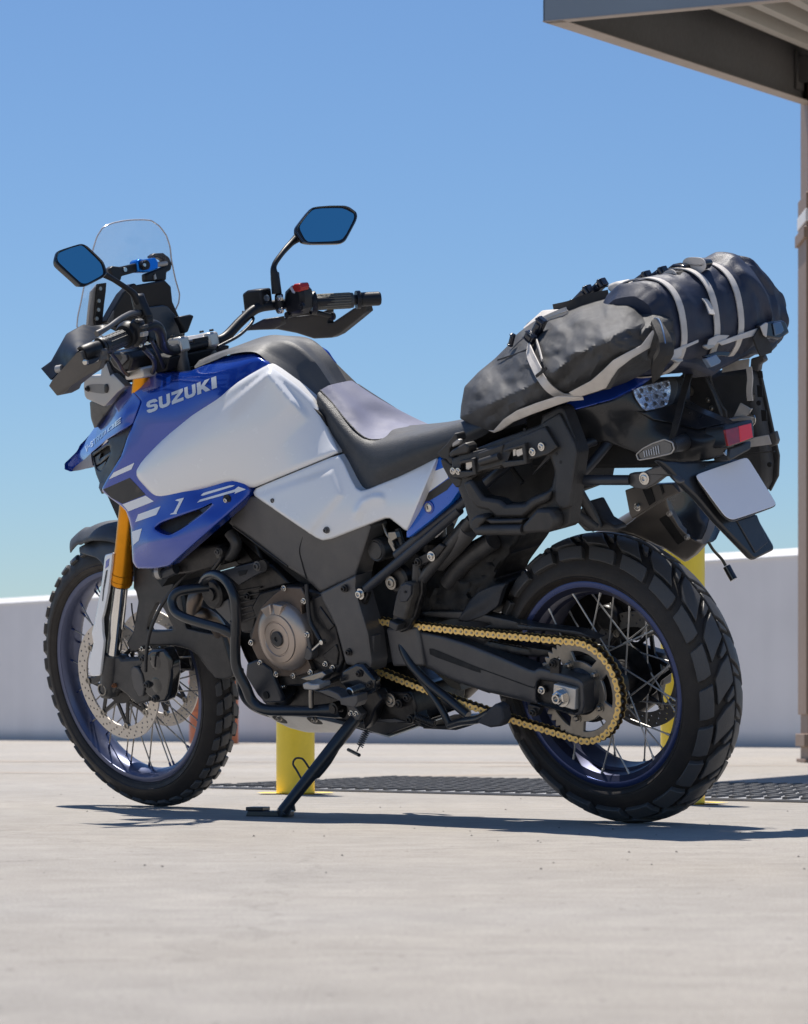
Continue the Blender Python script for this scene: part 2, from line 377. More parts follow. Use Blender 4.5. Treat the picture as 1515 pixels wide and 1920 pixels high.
def panel(name, outline, field, m, parent, thick=0.012, roll=0.005, step=7.0, off=0.0, holes=(), mirror=False, ch=1, cr=0.12,
          wob=None, pow_=2.0, back=False, smooth=50, ptf=None, bevel=0.0, msc=1.0):
    """shaped skin over a photo outline; edges roll in, rim goes inwards by thick"""
    PXM = 840.0
    outline = chaikin(list(outline), ch, cr) if ch else list(outline)
    loops = [resample(outline, step)] + [resample(chaikin(list(h), 1, 0.15), step) for h in holes]
    pts = []; edges = []
    for lp in loops:
        k = len(pts); pts += lp; edges += [(k + i, k + (i + 1) % len(lp)) for i in range(len(lp))]
    nb = len(pts)
    rp = roll * PXM; extra = []
    for lp in loops:
        sgn = 1 if area(lp) > 0 else -1
        if lp is not loops[0]: sgn = -sgn
        n = len(lp)
        for fr in ((0.08, 0.25, 0.55, 1.0) if roll > 0 else ()):
            dd = rp * fr
            if dd < 0.5: continue
            for i in range(n):
                a, b, c = lp[i - 1], lp[i], lp[(i + 1) % n]
                tx, ty = c[0] - a[0], c[1] - a[1]; L = math.hypot(tx, ty) or 1
                extra.append((b[0] - ty / L * dd * sgn, b[1] + tx / L * dd * sgn, dd * 0.9))
    us = [p[0] for p in outline]; vs = [p[1] for p in outline]
    x = min(us)
    row = 0
    yv = min(vs)
    grid = []
    while yv < max(vs):
        xv = min(us) + (step / 2 if row % 2 else 0)
        while xv < max(us): grid.append((xv, yv, max(rp * 1.15, step * 0.6))); xv += step
        yv += step * 0.87; row += 1
    cand = extra + grid
    if cand:
        q = [(c[0], c[1]) for c in cand]
        ok = inside(q, loops[0])
        for h in loops[1:]: ok &= ~inside(q, h)
        d = np.min([segdist(q, lp) for lp in loops], 0)
        ok &= d >= np.array([c[2] for c in cand]) * 0.98
        pts += [q[i] for i in range(len(q)) if ok[i]]
    vo, eo, fo, ov, oe, of_ = delaunay_2d_cdt([Vector(p) for p in pts], edges, [], 0, 0.01)
    vo = [(p.x, p.y) for p in vo]
    cen = [tuple(sum(vo[i][k] for i in f) / len(f) for k in (0, 1)) for f in fo]
    ok = inside(cen, loops[0])
    for h in loops[1:]: ok &= ~inside(cen, h)
    F = [tuple(f) for f, k in zip(fo, ok) if k]
    d = np.min([segdist(vo, lp) for lp in loops], 0) / PXM
    Y = (field.many(vo) if hasattr(field, 'many') else np.full(len(vo), float(field))) + off
    if roll > 0:
        t = np.clip(1 - d / roll, 0, 1); Y = Y - roll * (1 - np.sqrt(np.maximum(0, 1 - t ** pow_))) * 0.95
    if wob: Y = Y + np.array([wob(p[0], p[1], dd) for p, dd in zip(vo, d)])
    V = [P(p[0], p[1], y) if ptf is None else ptf(p[0], p[1], y) for p, y in zip(vo, Y)]
    # boundary rim
    if thick > 0:
        cnt = {}
        for f in F:
            for i in range(len(f)):
                a, b = f[i], f[(i + 1) % len(f)]; key = (min(a, b), max(a, b))
                cnt.setdefault(key, []).append((a, b))
        rim = {}
        def inn(i):
            if i not in rim:
                p = V[i].copy()
                if ptf is None: p.y -= thick * (1 if p.y > 0 or True else -1)
                else: p += Vector((thick, 0, 0))
                rim[i] = len(V); V.append(p)
            return rim[i]
        for key, es in list(cnt.items()):
            if len(es) == 1:
                a, b = es[0]; F.append((b, a, inn(a), inn(b)))
        if back:
            mp = {}
            nf = [f for f in F if len(f) == 3]
            for f in nf:
                g = []
                for i in reversed(f):
                    if i in rim: g.append(rim[i])
                    else:
                        if i not in mp:
                            p = V[i].copy(); p.y = min(p.y - thick, p.y - 0.001); mp[i] = len(V); V.append(p)
                        g.append(mp[i])
                F.append(tuple(g))
    o = mkobj(name, V, F, m, parent, smooth, bevel); bmfix(o)
    if len(F):
        pass
    if mirror:
        V2 = [Vector((p.x, -p.y * (msc(p) if callable(msc) else msc), p.z)) for p in V]
        o2 = mkobj(name, V2, [tuple(reversed(f)) for f in F], m, parent, smooth, bevel); bmfix(o2)
        return o, o2
    return o

def loft(name, rails, m, parent, nu=24, nv=6, mirror=True, smooth=60, noise_amp=0.0, cap=True, bevel=0.0, msc=1.0, lin=False):
    """surface through rails (each a list of local points, same count); mirror adds the right half"""
    def cr(p, t):
        N = len(p); x = t * (N - 1); i = min(int(x), N - 2); f = x - i
        p1, p2 = p[i], p[i + 1]; p0 = p[i - 1] if i else p1 * 2 - p2; p3 = p[i + 2] if i + 2 < N else p2 * 2 - p1
        return 0.5 * ((2 * p1) + (p2 - p0) * f + (2 * p0 - 5 * p1 + 4 * p2 - p3) * f * f + (3 * p1 - p0 - 3 * p2 + p3) * f ** 3)
    rails = [[Vector(q) for q in r] for r in rails]
    if mirror: rails = rails + [[Vector((q.x, -q.y * msc, q.z)) for q in r] for r in reversed(rails[:-1] if abs(rails[-1][0].y) < 0.02 and abs(rails[-1][-1].y) < 0.02 else rails)]
    W_ = (len(rails) - 1) * nv + 1; V = []; F = []
    for i in range(nu + 1):
        sec = [cr(r, i / nu) for r in rails]
        for k in range(W_):
            if lin:
                x = k / nv; j = min(int(x), len(sec) - 2); V.append(sec[j].lerp(sec[j + 1], x - j))
            else: V.append(cr(sec, k / (W_ - 1)))
    for i in range(nu):
        for k in range(W_ - 1): F.append((i * W_ + k, i * W_ + k + 1, (i + 1) * W_ + k + 1, (i + 1) * W_ + k))
    if cap: F.append(tuple(range(W_))); F.append(tuple(nu * W_ + k for k in reversed(range(W_))))
    if noise_amp: V = [v + Vector((noise.noise(v * 30), noise.noise(v * 30 + Vector((9, 0, 0))), noise.noise(v * 30 + Vector((0, 9, 0))))) * noise_amp for v in V]
    o = mkobj(name, V, F, m, parent, smooth, bevel); bmfix(o); return o
def bolt(parent, pts, Y, r=0.006, m=None, h=0.006, name='bolt', n=6):
    """socket-head bolts on the left side"""
    for k, (u, v) in enumerate(pts):
        y = Y[k] if isinstance(Y, (list, tuple)) else Y
        c = P(u, v, y); b = MB()
        b.lathe(c, (0, 1, 0), [(-0.004, r * 1.5), (0.001, r * 1.5), (0.0015, r), (h, r), (h + 0.0008, r * 0.85), (h + 0.0008, r * 0.55), (h - 0.003, r * 0.5)], 14)
        b.build(name, m or dsteel, parent, smooth=40)

# ------------------------------------------------------------------ setting
def groundmat():
    m = bpy.data.materials.new('concrete_deck'); m.use_nodes = True
    n = m.node_tree.nodes; l = m.node_tree.links; b = n['Principled BSDF']; b.inputs['Roughness'].default_value = 0.85
    b.inputs['Specular IOR Level'].default_value = 0.25
    tc = n.new('ShaderNodeTexCoord')
    def noise_(sc, det=6, rough=0.6, stretch=None, dist=0.0):
        t = n.new('ShaderNodeTexNoise'); t.inputs['Scale'].default_value = sc; t.inputs['Detail'].default_value = det
        t.inputs['Roughness'].default_value = rough; t.inputs['Distortion'].default_value = dist
        if stretch:
            mp = n.new('ShaderNodeMapping'); mp.inputs['Scale'].default_value = stretch; mp.inputs['Rotation'].default_value = (0, 0, 0.06)
            l.new(tc.outputs['Object'], mp.inputs['Vector']); l.new(mp.outputs[0], t.inputs['Vector'])
        else: l.new(tc.outputs['Object'], t.inputs['Vector'])
        return t
    def ramp(src, a, b_, lo, hi):
        r = n.new('ShaderNodeMapRange'); r.inputs['From Min'].default_value = a; r.inputs['From Max'].default_value = b_
        r.inputs['To Min'].default_value = lo; r.inputs['To Max'].default_value = hi; l.new(src, r.inputs['Value']); return r.outputs['Result']
    def mul(x, y):
        r = n.new('ShaderNodeMath'); r.operation = 'MULTIPLY'; l.new(x, r.inputs[0]); l.new(y, r.inputs[1]); return r.outputs[0]
    big = ramp(noise_(0.55, 5).outputs['Fac'], 0.35, 0.65, 0.90, 1.08)
    mid = ramp(noise_(9.0, 8, 0.7).outputs['Fac'], 0.35, 0.68, 0.88, 1.10)
    fine = ramp(noise_(260, 5, 0.8).outputs['Fac'], 0.3, 0.7, 0.55, 1.34)
    broom = ramp(noise_(10, 5, 0.7, (0.5, 3.0, 1)).outputs['Fac'], 0.3, 0.7, 0.94, 1.05)
    f = mul(mul(big, mid), mul(fine, broom))
    # dark specks of grit and small pits
    vo = n.new('ShaderNodeTexVoronoi'); vo.inputs['Scale'].default_value = 16; vo.feature = 'F1'; l.new(tc.outputs['Object'], vo.inputs['Vector'])
    pit = ramp(vo.outputs['Distance'], 0.05, 0.085, 0.45, 1.0); f = mul(f, pit)
    vo2 = n.new('ShaderNodeTexVoronoi'); vo2.inputs['Scale'].default_value = 60; l.new(tc.outputs['Object'], vo2.inputs['Vector'])
    f = mul(f, ramp(vo2.outputs['Distance'], 0.06, 0.14, 0.6, 1.0))
    # hairline map cracks
    vc = n.new('ShaderNodeTexVoronoi'); vc.feature = 'DISTANCE_TO_EDGE'; vc.inputs['Scale'].default_value = 0.9
    nz = noise_(3.5, 6, 0.7)
    ad = n.new('ShaderNodeMix'); ad.data_type = 'VECTOR'; ad.inputs['Factor'].default_value = 0.28
    l.new(tc.outputs['Object'], ad.inputs['A']); l.new(nz.outputs['Color'], ad.inputs['B']); l.new(ad.outputs['Result'], vc.inputs['Vector'])
    f = mul(f, ramp(vc.outputs['Distance'], 0.0, 0.005, 0.80, 1.0))
    mx = n.new('ShaderNodeMix'); mx.data_type = 'RGBA'; mx.blend_type = 'MULTIPLY'; mx.inputs['Factor'].default_value = 1
    warm = n.new('ShaderNodeMix'); warm.data_type = 'RGBA'
    warm.inputs['A'].default_value = (0.375, 0.352, 0.325, 1); warm.inputs['B'].default_value = (0.39, 0.355, 0.312, 1)
    l.new(ramp(noise_(0.35, 3).outputs['Fac'], 0.4, 0.65, 0, 1), warm.inputs['Factor'])
    l.new(warm.outputs['Result'], mx.inputs['A']); l.new(f, mx.inputs['B']); l.new(mx.outputs['Result'], b.inputs['Base Color'])
    bp = n.new('ShaderNodeBump'); bp.inputs['Strength'].default_value = 0.6; bp.inputs['Distance'].default_value = 0.003
    l.new(f, bp.inputs['Height']); l.new(bp.outputs['Normal'], b.inputs['Normal'])
    return m
g = MB().add([(-300, -60, 0), (300, -60, 0), (300, 500, 0), (-300, 500, 0)], [(0, 1, 2, 3)]).build('ground', groundmat(), smooth=0)
g['kind'] = 'structure'
# sealed joints of the deck
jm = mat('joint_sealant', (0.36, 0.25, 0.165), 0.8, var=0.2, vscale=3)
for (u0, v0, u1, v1, wd) in ((-200, 1428, 1100, 1431, 0.12), (900, 1437.5, 1900, 1436, 0.10), (-200, 1449, 420, 1452, 0.07), (760, 1457, 1300, 1450, 0.07)):
    a, b = GP(u0, v0), GP(u1, v1); d = (b - a).normalized(); nrm = Vector((-d.y, d.x, 0)) * wd / 2
    N = 40; V = []; F = []
    for i in range(N + 1):
        p = a.lerp(b, i / N); jj = 0.02 * noise.noise(p * 2.1)
        ww = 0.6 + 0.5 * noise.noise(p * 1.3 + Vector((5, 0, 0)))
        V += [p + nrm * ww + Vector((0, jj, 0.004)), p - nrm * ww + Vector((0, jj, 0.004))]
    for i in range(N): F.append((2 * i, 2 * i + 1, 2 * i + 3, 2 * i + 2))
    o = mkobj('deck_joint', V, F, jm, None, 0); o['kind'] = 'structure'

# loose grit lying on the deck
gt = MB(); rg_ = random.Random(4)
for _ in range(70):
    p = GP(rg_.uniform(-60, 1580), rg_.uniform(1450, 1640)); s_ = rg_.uniform(.0012, .0035)
    gt.add([p + Vector((rg_.uniform(.6, 1) * s_ * a, rg_.uniform(.6, 1) * s_ * b, c * s_)) for a, b, c in ((1, 0, .3), (0, 1, .3), (-1, 0, .3), (0, -1, .3), (0, 0, 1.1))], [(0, 1, 4), (1, 2, 4), (2, 3, 4), (3, 0, 4)])
go = gt.build('grit', mat('grit_stone', (0.12, 0.11, 0.10), 0.9, var=0.4, vscale=3), None, smooth=0); tag(go, 'small dark grit scattered over the pale deck', 'grit', kind='stuff')

# parapet wall
wallm = mat('parapet_render', (0.78, 0.74, 0.72), 0.8, var=0.05, vscale=1.2, bump=0.35, bscale=120, spec=0.3)
def wall_streaks():
    n = wallm.node_tree.nodes; l = wallm.node_tree.links
    tc = n.new('ShaderNodeTexCoord'); sp = n.new('ShaderNodeSeparateXYZ'); l.new(tc.outputs['Object'], sp.inputs[0])
    mp = n.new('ShaderNodeMapping'); mp.inputs['Scale'].default_value = (2.5, 2.5, 0.12); l.new(tc.outputs['Object'], mp.inputs[0])
    no = n.new('ShaderNodeTexNoise'); no.inputs['Scale'].default_value = 1.4; no.inputs['Detail'].default_value = 7; l.new(mp.outputs[0], no.inputs[0])
    r = n.new('ShaderNodeMapRange'); r.inputs['From Min'].default_value = 0.4; r.inputs['From Max'].default_value = 0.7
    r.inputs['To Min'].default_value = 1.0; r.inputs['To Max'].default_value = 0.95; l.new(no.outputs[0], r.inputs[0])
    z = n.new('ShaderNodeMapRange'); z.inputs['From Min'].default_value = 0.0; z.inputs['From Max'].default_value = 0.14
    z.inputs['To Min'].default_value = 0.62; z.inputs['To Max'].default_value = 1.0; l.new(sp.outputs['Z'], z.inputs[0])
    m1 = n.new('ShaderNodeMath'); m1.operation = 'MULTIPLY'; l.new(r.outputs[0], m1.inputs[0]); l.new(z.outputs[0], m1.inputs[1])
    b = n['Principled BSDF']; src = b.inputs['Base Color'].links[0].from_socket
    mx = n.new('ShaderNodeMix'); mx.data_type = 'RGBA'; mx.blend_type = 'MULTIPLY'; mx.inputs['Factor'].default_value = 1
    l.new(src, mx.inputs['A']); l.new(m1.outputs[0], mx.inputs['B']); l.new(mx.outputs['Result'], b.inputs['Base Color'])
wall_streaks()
capm = mat('parapet_cap_white', (0.78, 0.76, 0.74), 0.6, var=0.05)
wa, wb = GP(0, 1388), GP(1490, 1402); wd = (wb - wa).normalized(); wn = Vector((wd.y, -wd.x, 0))
if wn.y > 0: wn = -wn
wa2 = wa - wd * 40; wb2 = wb + wd * 9
wallroot = bpy.data.objects.new('parapet_wall', None); link(wallroot); wallroot.location = (wa2 + wb2) / 2
tag(wallroot, 'long pale rendered parapet wall with a white top edge running behind the motorcycle', 'wall')
def wallpiece(name, m, prof, a, b, bev=0):
    """prof: (outwards, z)"""
    c = wallroot.location; V = []
    for q in (a, b): V += [q + wn * o_ + Vector((0, 0, z)) - c for o_, z in prof]
    n = len(prof)
    return MB().add(V, [tuple(range(n)), tuple(range(2 * n - 1, n - 1, -1))] + [(i, n + i, n + (i + 1) % n, (i + 1) % n) for i in range(n)]).build(name, m, wallroot, smooth=0)
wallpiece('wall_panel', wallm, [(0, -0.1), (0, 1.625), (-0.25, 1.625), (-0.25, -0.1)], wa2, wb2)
wallpiece('coping', capm, [(0.012, 1.625), (0.012, 1.640), (-0.05, 1.705), (-0.21, 1.705), (-0.262, 1.640), (-0.262, 1.625)], wa2, wb2)

# bollards
ym = mat('yellow_paint', (0.98, 0.70, 0.05), 0.42, var=0.05, vscale=5, bump=0.12, bscale=120, dust=0.12, dustcol=(0.36, 0.24, 0.05))
ycap = mat('yellow_paint_cap', (0.62, 0.45, 0.04), 0.5, var=0.1)
def bollard(u, vbase, r, h, label):
    D = (CAM_H * FPX / (vbase - HOR)) + r
    t = bpy.data.objects.new('bollard', None); link(t); t.location = GD(u, D); tag(t, label, 'bollard', 'yellow bollards behind the motorcycle')
    m = MB(); m.lathe((0, 0, 0), (0, 0, 1), [(0, r), (h - 0.02, r)], 48, close=True); m.build('pipe', ym, t, smooth=40)
    m = MB(); m.lathe((0, 0, 0), (0, 0, 1), [(h - 0.02, r + 0.001), (h, r * 0.97), (h + 0.02, r * 0.75), (h + 0.034, r * 0.35), (h + 0.037, 0.001)], 48); m.build('dome_cap', ycap, t, smooth=60)
    # paint that ran out on to the deck round the foot
    V = [Vector((0, 0, 0.005))]; N = 40
    for k in range(N):
        a = 2 * pi * k / N; q = r + 0.015 + 0.035 * max(0, noise.noise(Vector((cos(a) * 2 + u, sin(a) * 2, 0))) + 0.15)
        V.append(Vector((cos(a) * q * 1.5, sin(a) * q, 0.005)))
    mkobj('paint_splash', V, [(0, 1 + k, 1 + (k + 1) % N) for k in range(N)], ym, t, 0)
bollard(554, 1490, 0.0585, 0.80, 'yellow bollard seen beside the side stand, under the engine')
bollard(1280, 1509, 0.0590, 0.77, 'yellow bollard directly behind the rear wheel')

# orange drum by the wall
om = mat('orange_drum_paint', (0.62, 0.17, 0.06), 0.5, var=0.25, vscale=3, dust=0.5, dustcol=(0.20, 0.06, 0.03))
ot = bpy.data.objects.new('orange_drum', None); link(ot); ot.location = GD(401, 27.2)
tag(ot, 'orange rust-streaked drum standing at the foot of the wall, seen behind the front wheel', 'drum')
R_ = 0.247
MB().lathe((0, 0, 0), (0, 0, 1), [(0, R_), (0.3, R_), (0.31, R_ * 1.03), (0.33, R_ * 1.03), (0.34, R_), (0.6, R_), (0.61, R_ * 1.03), (0.63, R_ * 1.03), (0.64, R_), (0.9, R_)], 40).build('drum_body', om, ot)
MB().lathe((0, 0, 0.9), (0, 0, 1), [(0, R_ * 1.03), (0.02, R_ * 1.03), (0.02, R_ * 0.95), (0.008, R_ * 0.93)], 40).build('drum_lid', om, ot)

# raised tread strip across the deck
sm_ = mat('tread_strip_grey', (0.29, 0.295, 0.31), 0.7, var=0.12, vscale=3, bump=0.5, bscale=150, dust=0.3, dustcol=(0.3, 0.28, 0.25))
rm_ = mat('tread_bar_dark', (0.10, 0.098, 0.098), 0.7, var=0.2, vscale=20, bump=0.3)
A0 = Vector((-0.66, 8.92, 0)); Bt = Vector((-0.04, 10.38, 0)); dirn = Vector((0.74, -0.673, 0)).normalized()
strip = MB(); LEN = 6.2
strip.slab([A0 + Vector((0, 0, 0.002)), A0 + dirn * LEN + Vector((0, 0, 0.002)), Bt + dirn * LEN + Vector((0, 0, 0.002)), Bt + Vector((0, 0, 0.002))], (0, 0, 0.006))
st = strip.build('tread_strip', sm_, None, smooth=0)
tag(st, 'grey strip of anti-slip tread laid flat across the deck, with rows of raised dark bars', 'tread strip')
bars = MB(); across = (Bt - A0); nx = 104
for i in range(nx):
    for j in range(9):
        s0 = (i + 0.35 + 0.04 * noise.noise(Vector((i, j, 0)))) / nx * LEN
        t0 = (j + 0.08) / 9; t1 = (j + 0.80) / 9
        sh = 0.012 * (j % 2)
        a = A0 + dirn * (s0 + sh) + across * t0; b = A0 + dirn * (s0 + sh) + across * t1
        wv = dirn * 0.017
        bars.slab([a + Vector((0, 0, 0.008)), a + wv + Vector((0, 0, 0.008)), b + wv + Vector((0, 0, 0.008)), b + Vector((0, 0, 0.008))], (0, 0, 0.007))
bo = bars.build('raised_bars', rm_, st, smooth=0); bo['kind'] = 'stuff'

# carport canopy, top right
cb = mat('carport_blue_grey', (0.20, 0.235, 0.27), 0.5, 0.0, var=0.06, vscale=2, coat=0.2)
cl_ = mat('carport_lip_taupe', (0.42, 0.34, 0.28), 0.6, var=0.08, vscale=3)
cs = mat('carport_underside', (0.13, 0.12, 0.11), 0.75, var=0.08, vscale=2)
cr_ = mat('corrugated_sheet', (0.46, 0.42, 0.36), 0.6, 0.1, var=0.06, vscale=2)
colm = mat('column_brown', (0.27, 0.185, 0.135), 0.6, var=0.08, vscale=2, dust=0.15)
C0 = Vector((0.520, 10.08, 2.84)); sd = (Vector((2.12, 14.5, 3.55)) - C0); sd = sd.normalized()      # side beam, rising away
fd = Vector((0.94, -0.34, 0.0)).normalized()                                                        # near beam
up = Vector((0, 0, 1))
cp = bpy.data.objects.new('carport', None); link(cp); cp.location = (3.2, 13.4, 0)
tag(cp, 'steel carport with a sloping corrugated roof and brown column at the top right edge', 'carport')
cw = Vector(cp.location)
def beam(name, o, d, L, inw, m_out, H=0.30, lip=0.075):
    """channel beam: web outside, lips turned inwards"""
    web = MB()
    def q(a, n_, z): return o + d * a + inw * n_ + up * z - cw
    web.solid([q(0, 0, 0.0), q(L, 0, 0.0), q(L, 0, H), q(0, 0, H)], [q(0, 0.006, 0.0), q(L, 0.006, 0.0), q(L, 0.006, H), q(0, 0.006, H)])
    o1 = web.build(name, m_out, cp, smooth=0)
    l_ = MB(); l_.solid([q(-0.0, -0.002, 0), q(L, -0.002, 0), q(L, lip, 0), q(-0.0, lip, 0)], [q(0, -0.002, -0.004), q(L, -0.002, -0.004), q(L, lip, -0.004), q(0, lip, -0.004)])
    l_.solid([q(0.0, 0.008, H + 0.002), q(L, 0.008, H + 0.002), q(L, lip, H + 0.002), q(0.0, lip, H + 0.002)], [q(0, 0.008, H - 0.004), q(L, 0.008, H - 0.004), q(L, lip, H - 0.004), q(0, lip, H - 0.004)])
    l_.build('beam_lip', cl_, o1, smooth=0)
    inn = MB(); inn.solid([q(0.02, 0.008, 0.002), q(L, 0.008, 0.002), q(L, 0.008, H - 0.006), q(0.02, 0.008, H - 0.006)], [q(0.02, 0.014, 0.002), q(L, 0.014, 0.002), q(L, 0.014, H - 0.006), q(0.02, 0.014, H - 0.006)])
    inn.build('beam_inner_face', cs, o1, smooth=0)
    return o1
beam('side_beam', C0, sd, 7.0, fd, cb)
beam('front_beam', C0, fd, 6.0, sd, cb)
# corrugated sheet, ribs along the slope
sheet = MB(); prof = []; x_ = 0.22
Vv = []; per = 0.17
while x_ < 5.9:
    prof += [(x_, 0.195), (x_ + per * 0.30, 0.195), (x_ + per * 0.40, 0.285), (x_ + per * 0.90, 0.285)]; x_ += per
for a in (0.03, 6.9):
    Vv += [C0 + sd * a + fd * x + up * z - cw for x, z in prof]
n_ = len(prof); sheet.add(Vv, [(i, i + 1, n_ + i + 1, n_ + i) for i in range(n_ - 1)])
Vv2 = [v + up * 0.004 for v in Vv]; sheet.add(Vv2, [(i, i + 1, n_ + i + 1, n_ + i) for i in range(n_ - 1)])
sheet.build('roof_sheet', cr_, cp, smooth=0)
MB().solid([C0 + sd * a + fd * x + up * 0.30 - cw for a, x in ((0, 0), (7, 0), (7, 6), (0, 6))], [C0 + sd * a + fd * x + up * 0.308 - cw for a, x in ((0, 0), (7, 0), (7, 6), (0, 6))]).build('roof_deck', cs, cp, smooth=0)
def q2(a, x, z): return C0 + sd * a + fd * x + up * z - cw
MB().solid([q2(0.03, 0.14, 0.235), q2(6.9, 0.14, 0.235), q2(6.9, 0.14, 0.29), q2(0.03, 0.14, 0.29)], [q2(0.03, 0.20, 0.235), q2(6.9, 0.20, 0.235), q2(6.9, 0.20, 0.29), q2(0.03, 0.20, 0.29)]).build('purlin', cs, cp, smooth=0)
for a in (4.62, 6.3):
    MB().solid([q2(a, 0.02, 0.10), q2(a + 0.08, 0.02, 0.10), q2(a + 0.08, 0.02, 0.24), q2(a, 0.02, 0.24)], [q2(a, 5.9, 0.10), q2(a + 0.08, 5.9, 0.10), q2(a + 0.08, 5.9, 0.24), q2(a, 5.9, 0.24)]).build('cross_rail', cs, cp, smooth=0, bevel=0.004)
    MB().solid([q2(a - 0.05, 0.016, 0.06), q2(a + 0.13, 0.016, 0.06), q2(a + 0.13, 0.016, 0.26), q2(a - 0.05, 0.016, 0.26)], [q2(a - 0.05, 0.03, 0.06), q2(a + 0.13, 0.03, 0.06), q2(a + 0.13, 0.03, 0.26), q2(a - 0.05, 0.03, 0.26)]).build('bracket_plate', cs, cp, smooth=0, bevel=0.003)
# column with strap, collar and base shoe
Dc = 14.5; ce = GD(1499.5, Dc); c0 = Vector((ce.x + 0.185, Dc + 0.14, 0)) - cw
def rb(x0, h0, h1, name, m, bev=0.004):
    MB().box(c0 + Vector((0, 0, (h0 + h1) / 2)), (x0, x0, h1 - h0)).build(name, m, cp, bevel=bev)
zz = lambda v, D=14.5: CAM_H + (HOR - v) / FPX * D
rb(0.28, 0.0, zz(180) + 0.1, 'column', colm)
rb(0.305, 0.26, zz(360), 'column_sleeve', colm)
rb(0.312, zz(415), zz(391), 'white_band', capm)
rb(0.335, zz(447), zz(425), 'column_collar', colm)
rb(0.33, zz(1400), zz(1376), 'base_collar', colm)
rb(0.32, 0.0, 0.02, 'base_plate', colm)
# second column beyond the frame carries the far side
for xx in (3.6,):
    MB().box(c0 + Vector((xx, -1.3, 1.75)), (0.28, 0.28, 3.5)).build('column', colm, cp, bevel=0.004)

# ------------------------------------------------------------------ the motorcycle
moto = bpy.data.objects.new('motorcycle', None); link(moto); moto.matrix_world = BM
tag(moto, 'blue and white adventure motorcycle with spoked wheels parked on its side stand', 'motorcycle')

def plate(outer, holes, Y0, Y1):
    """flat plate in the wheel plane with real holes; loops are (x, z)"""
    loops = [outer] + list(holes); pts = []; edges = []
    for lp in loops:
        k = len(pts); pts += lp; edges += [(k + i, k + (i + 1) % len(lp)) for i in range(len(lp))]
    vo, eo, fo, a1, a2, a3 = delaunay_2d_cdt([Vector(p) for p in pts], edges, [], 0, 1e-6)
    vo = [(p.x, p.y) for p in vo]; cen = [tuple(sum(vo[i][k] for i in f) / len(f) for k in (0, 1)) for f in fo]
    ok = inside(cen, outer)
    for h in holes:
        hx = [p[0] for p in h]; hz = [p[1] for p in h]
        ca = np.array(cen); m_ = (ca[:, 0] > min(hx)) & (ca[:, 0] < max(hx)) & (ca[:, 1] > min(hz)) & (ca[:, 1] < max(hz))
        if m_.any():
            idx = np.where(m_)[0]; ok[idx] &= ~inside(ca[idx], h)
    F = [tuple(f) for f, k in zip(fo, ok) if k]; n = len(vo); cnt = {}
    for f in F:
        for i in range(3):
            a, b = f[i], f[(i + 1) % 3]; key = (min(a, b), max(a, b)); cnt[key] = cnt.get(key, []) + [(a, b)]
    V = [Vector((x, Y1, z)) for x, z in vo] + [Vector((x, Y0, z)) for x, z in vo]
    G = F + [tuple(i + n for i in reversed(f)) for f in F] + [(b, a, a + n, b + n) for es in cnt.values() if len(es) == 1 for a, b in es]
    return V, G
def circ(cx, cz, r, n, a0=0, sx=1.0):
    return [(cx + r * sx * cos(a0 + 2 * pi * k / n), cz + r * sin(a0 + 2 * pi * k / n)) for k in range(n)]

def tyre_section(R, ra, hw, rb_):
    """closed carcass section (y, radius)"""
    c = R - ra; pr = []
    amax = radians(70)
    for k in range(-10, 11):
        a = amax * k / 10; pr.append(((ra - (0.0112 if ra > .06 else 0.0075)) * sin(a), c + (ra - (0.0112 if ra > .06 else 0.0075)) * cos(a)))
    ye, re = pr[-1]
    side = [(hw * 0.99, c - 0.000), (hw * 0.97, c - (c - rb_) * 0.35), (hw * 0.87, c - (c - rb_) * 0.72), (hw * 0.76, rb_ + 0.003), (hw * 0.68, rb_ - 0.004)]
    right = [(ye, re)]
    full = [(-y, r) for y, r in reversed(side)] + pr + side
    return full
def block(rows, ra, R, hgt, npitch, sub=3, amax=radians(66), bev=0.0012, dep=0.0125):
    """tread block: rows of (s, p0, p1); s across the crown -1..1, p in pitches"""
    c = R - ra; V = []; n = sub + 1; F = []
    ss = []
    for i in range(len(rows) - 1):
        (s0, a0, b0), (s1, a1, b1) = rows[i], rows[i + 1]; m = max(1, int(abs(s1 - s0) / 0.12))
        for k in range(m): t = k / m; ss.append((s0 + (s1 - s0) * t, a0 + (a1 - a0) * t, b0 + (b1 - b0) * t))
    ss.append(rows[-1])
    def pt(s, p, top):
        a = s * amax; rr = ra - (0 if top else dep)
        y = rr * sin(a); r = c + rr * cos(a); ph = 2 * pi * p / npitch
        return Vector((r * cos(ph), y, r * sin(ph)))
    for top in (1, 0):
        for s, a, b in ss:
            sh = 0.0 if top else 0.02
            for k in range(n): V.append(pt(s, (a - sh) + (b - a + 2 * sh) * k / sub, top))
    m = len(ss); T = m * n
    for i in range(m - 1):
        for k in range(sub): F.append((i * n + k, i * n + k + 1, (i + 1) * n + k + 1, (i + 1) * n + k))
        F.append((i * n, (i + 1) * n, T + (i + 1) * n, T + i * n)); F.append((i * n + sub, T + i * n + sub, T + (i + 1) * n + sub, (i + 1) * n + sub))
    for k in range(sub):
        F.append((k, T + k, T + k + 1, k + 1)); j = (m - 1) * n; F.append((j + k, j + k + 1, T + j + k + 1, T + j + k))
    return V, F

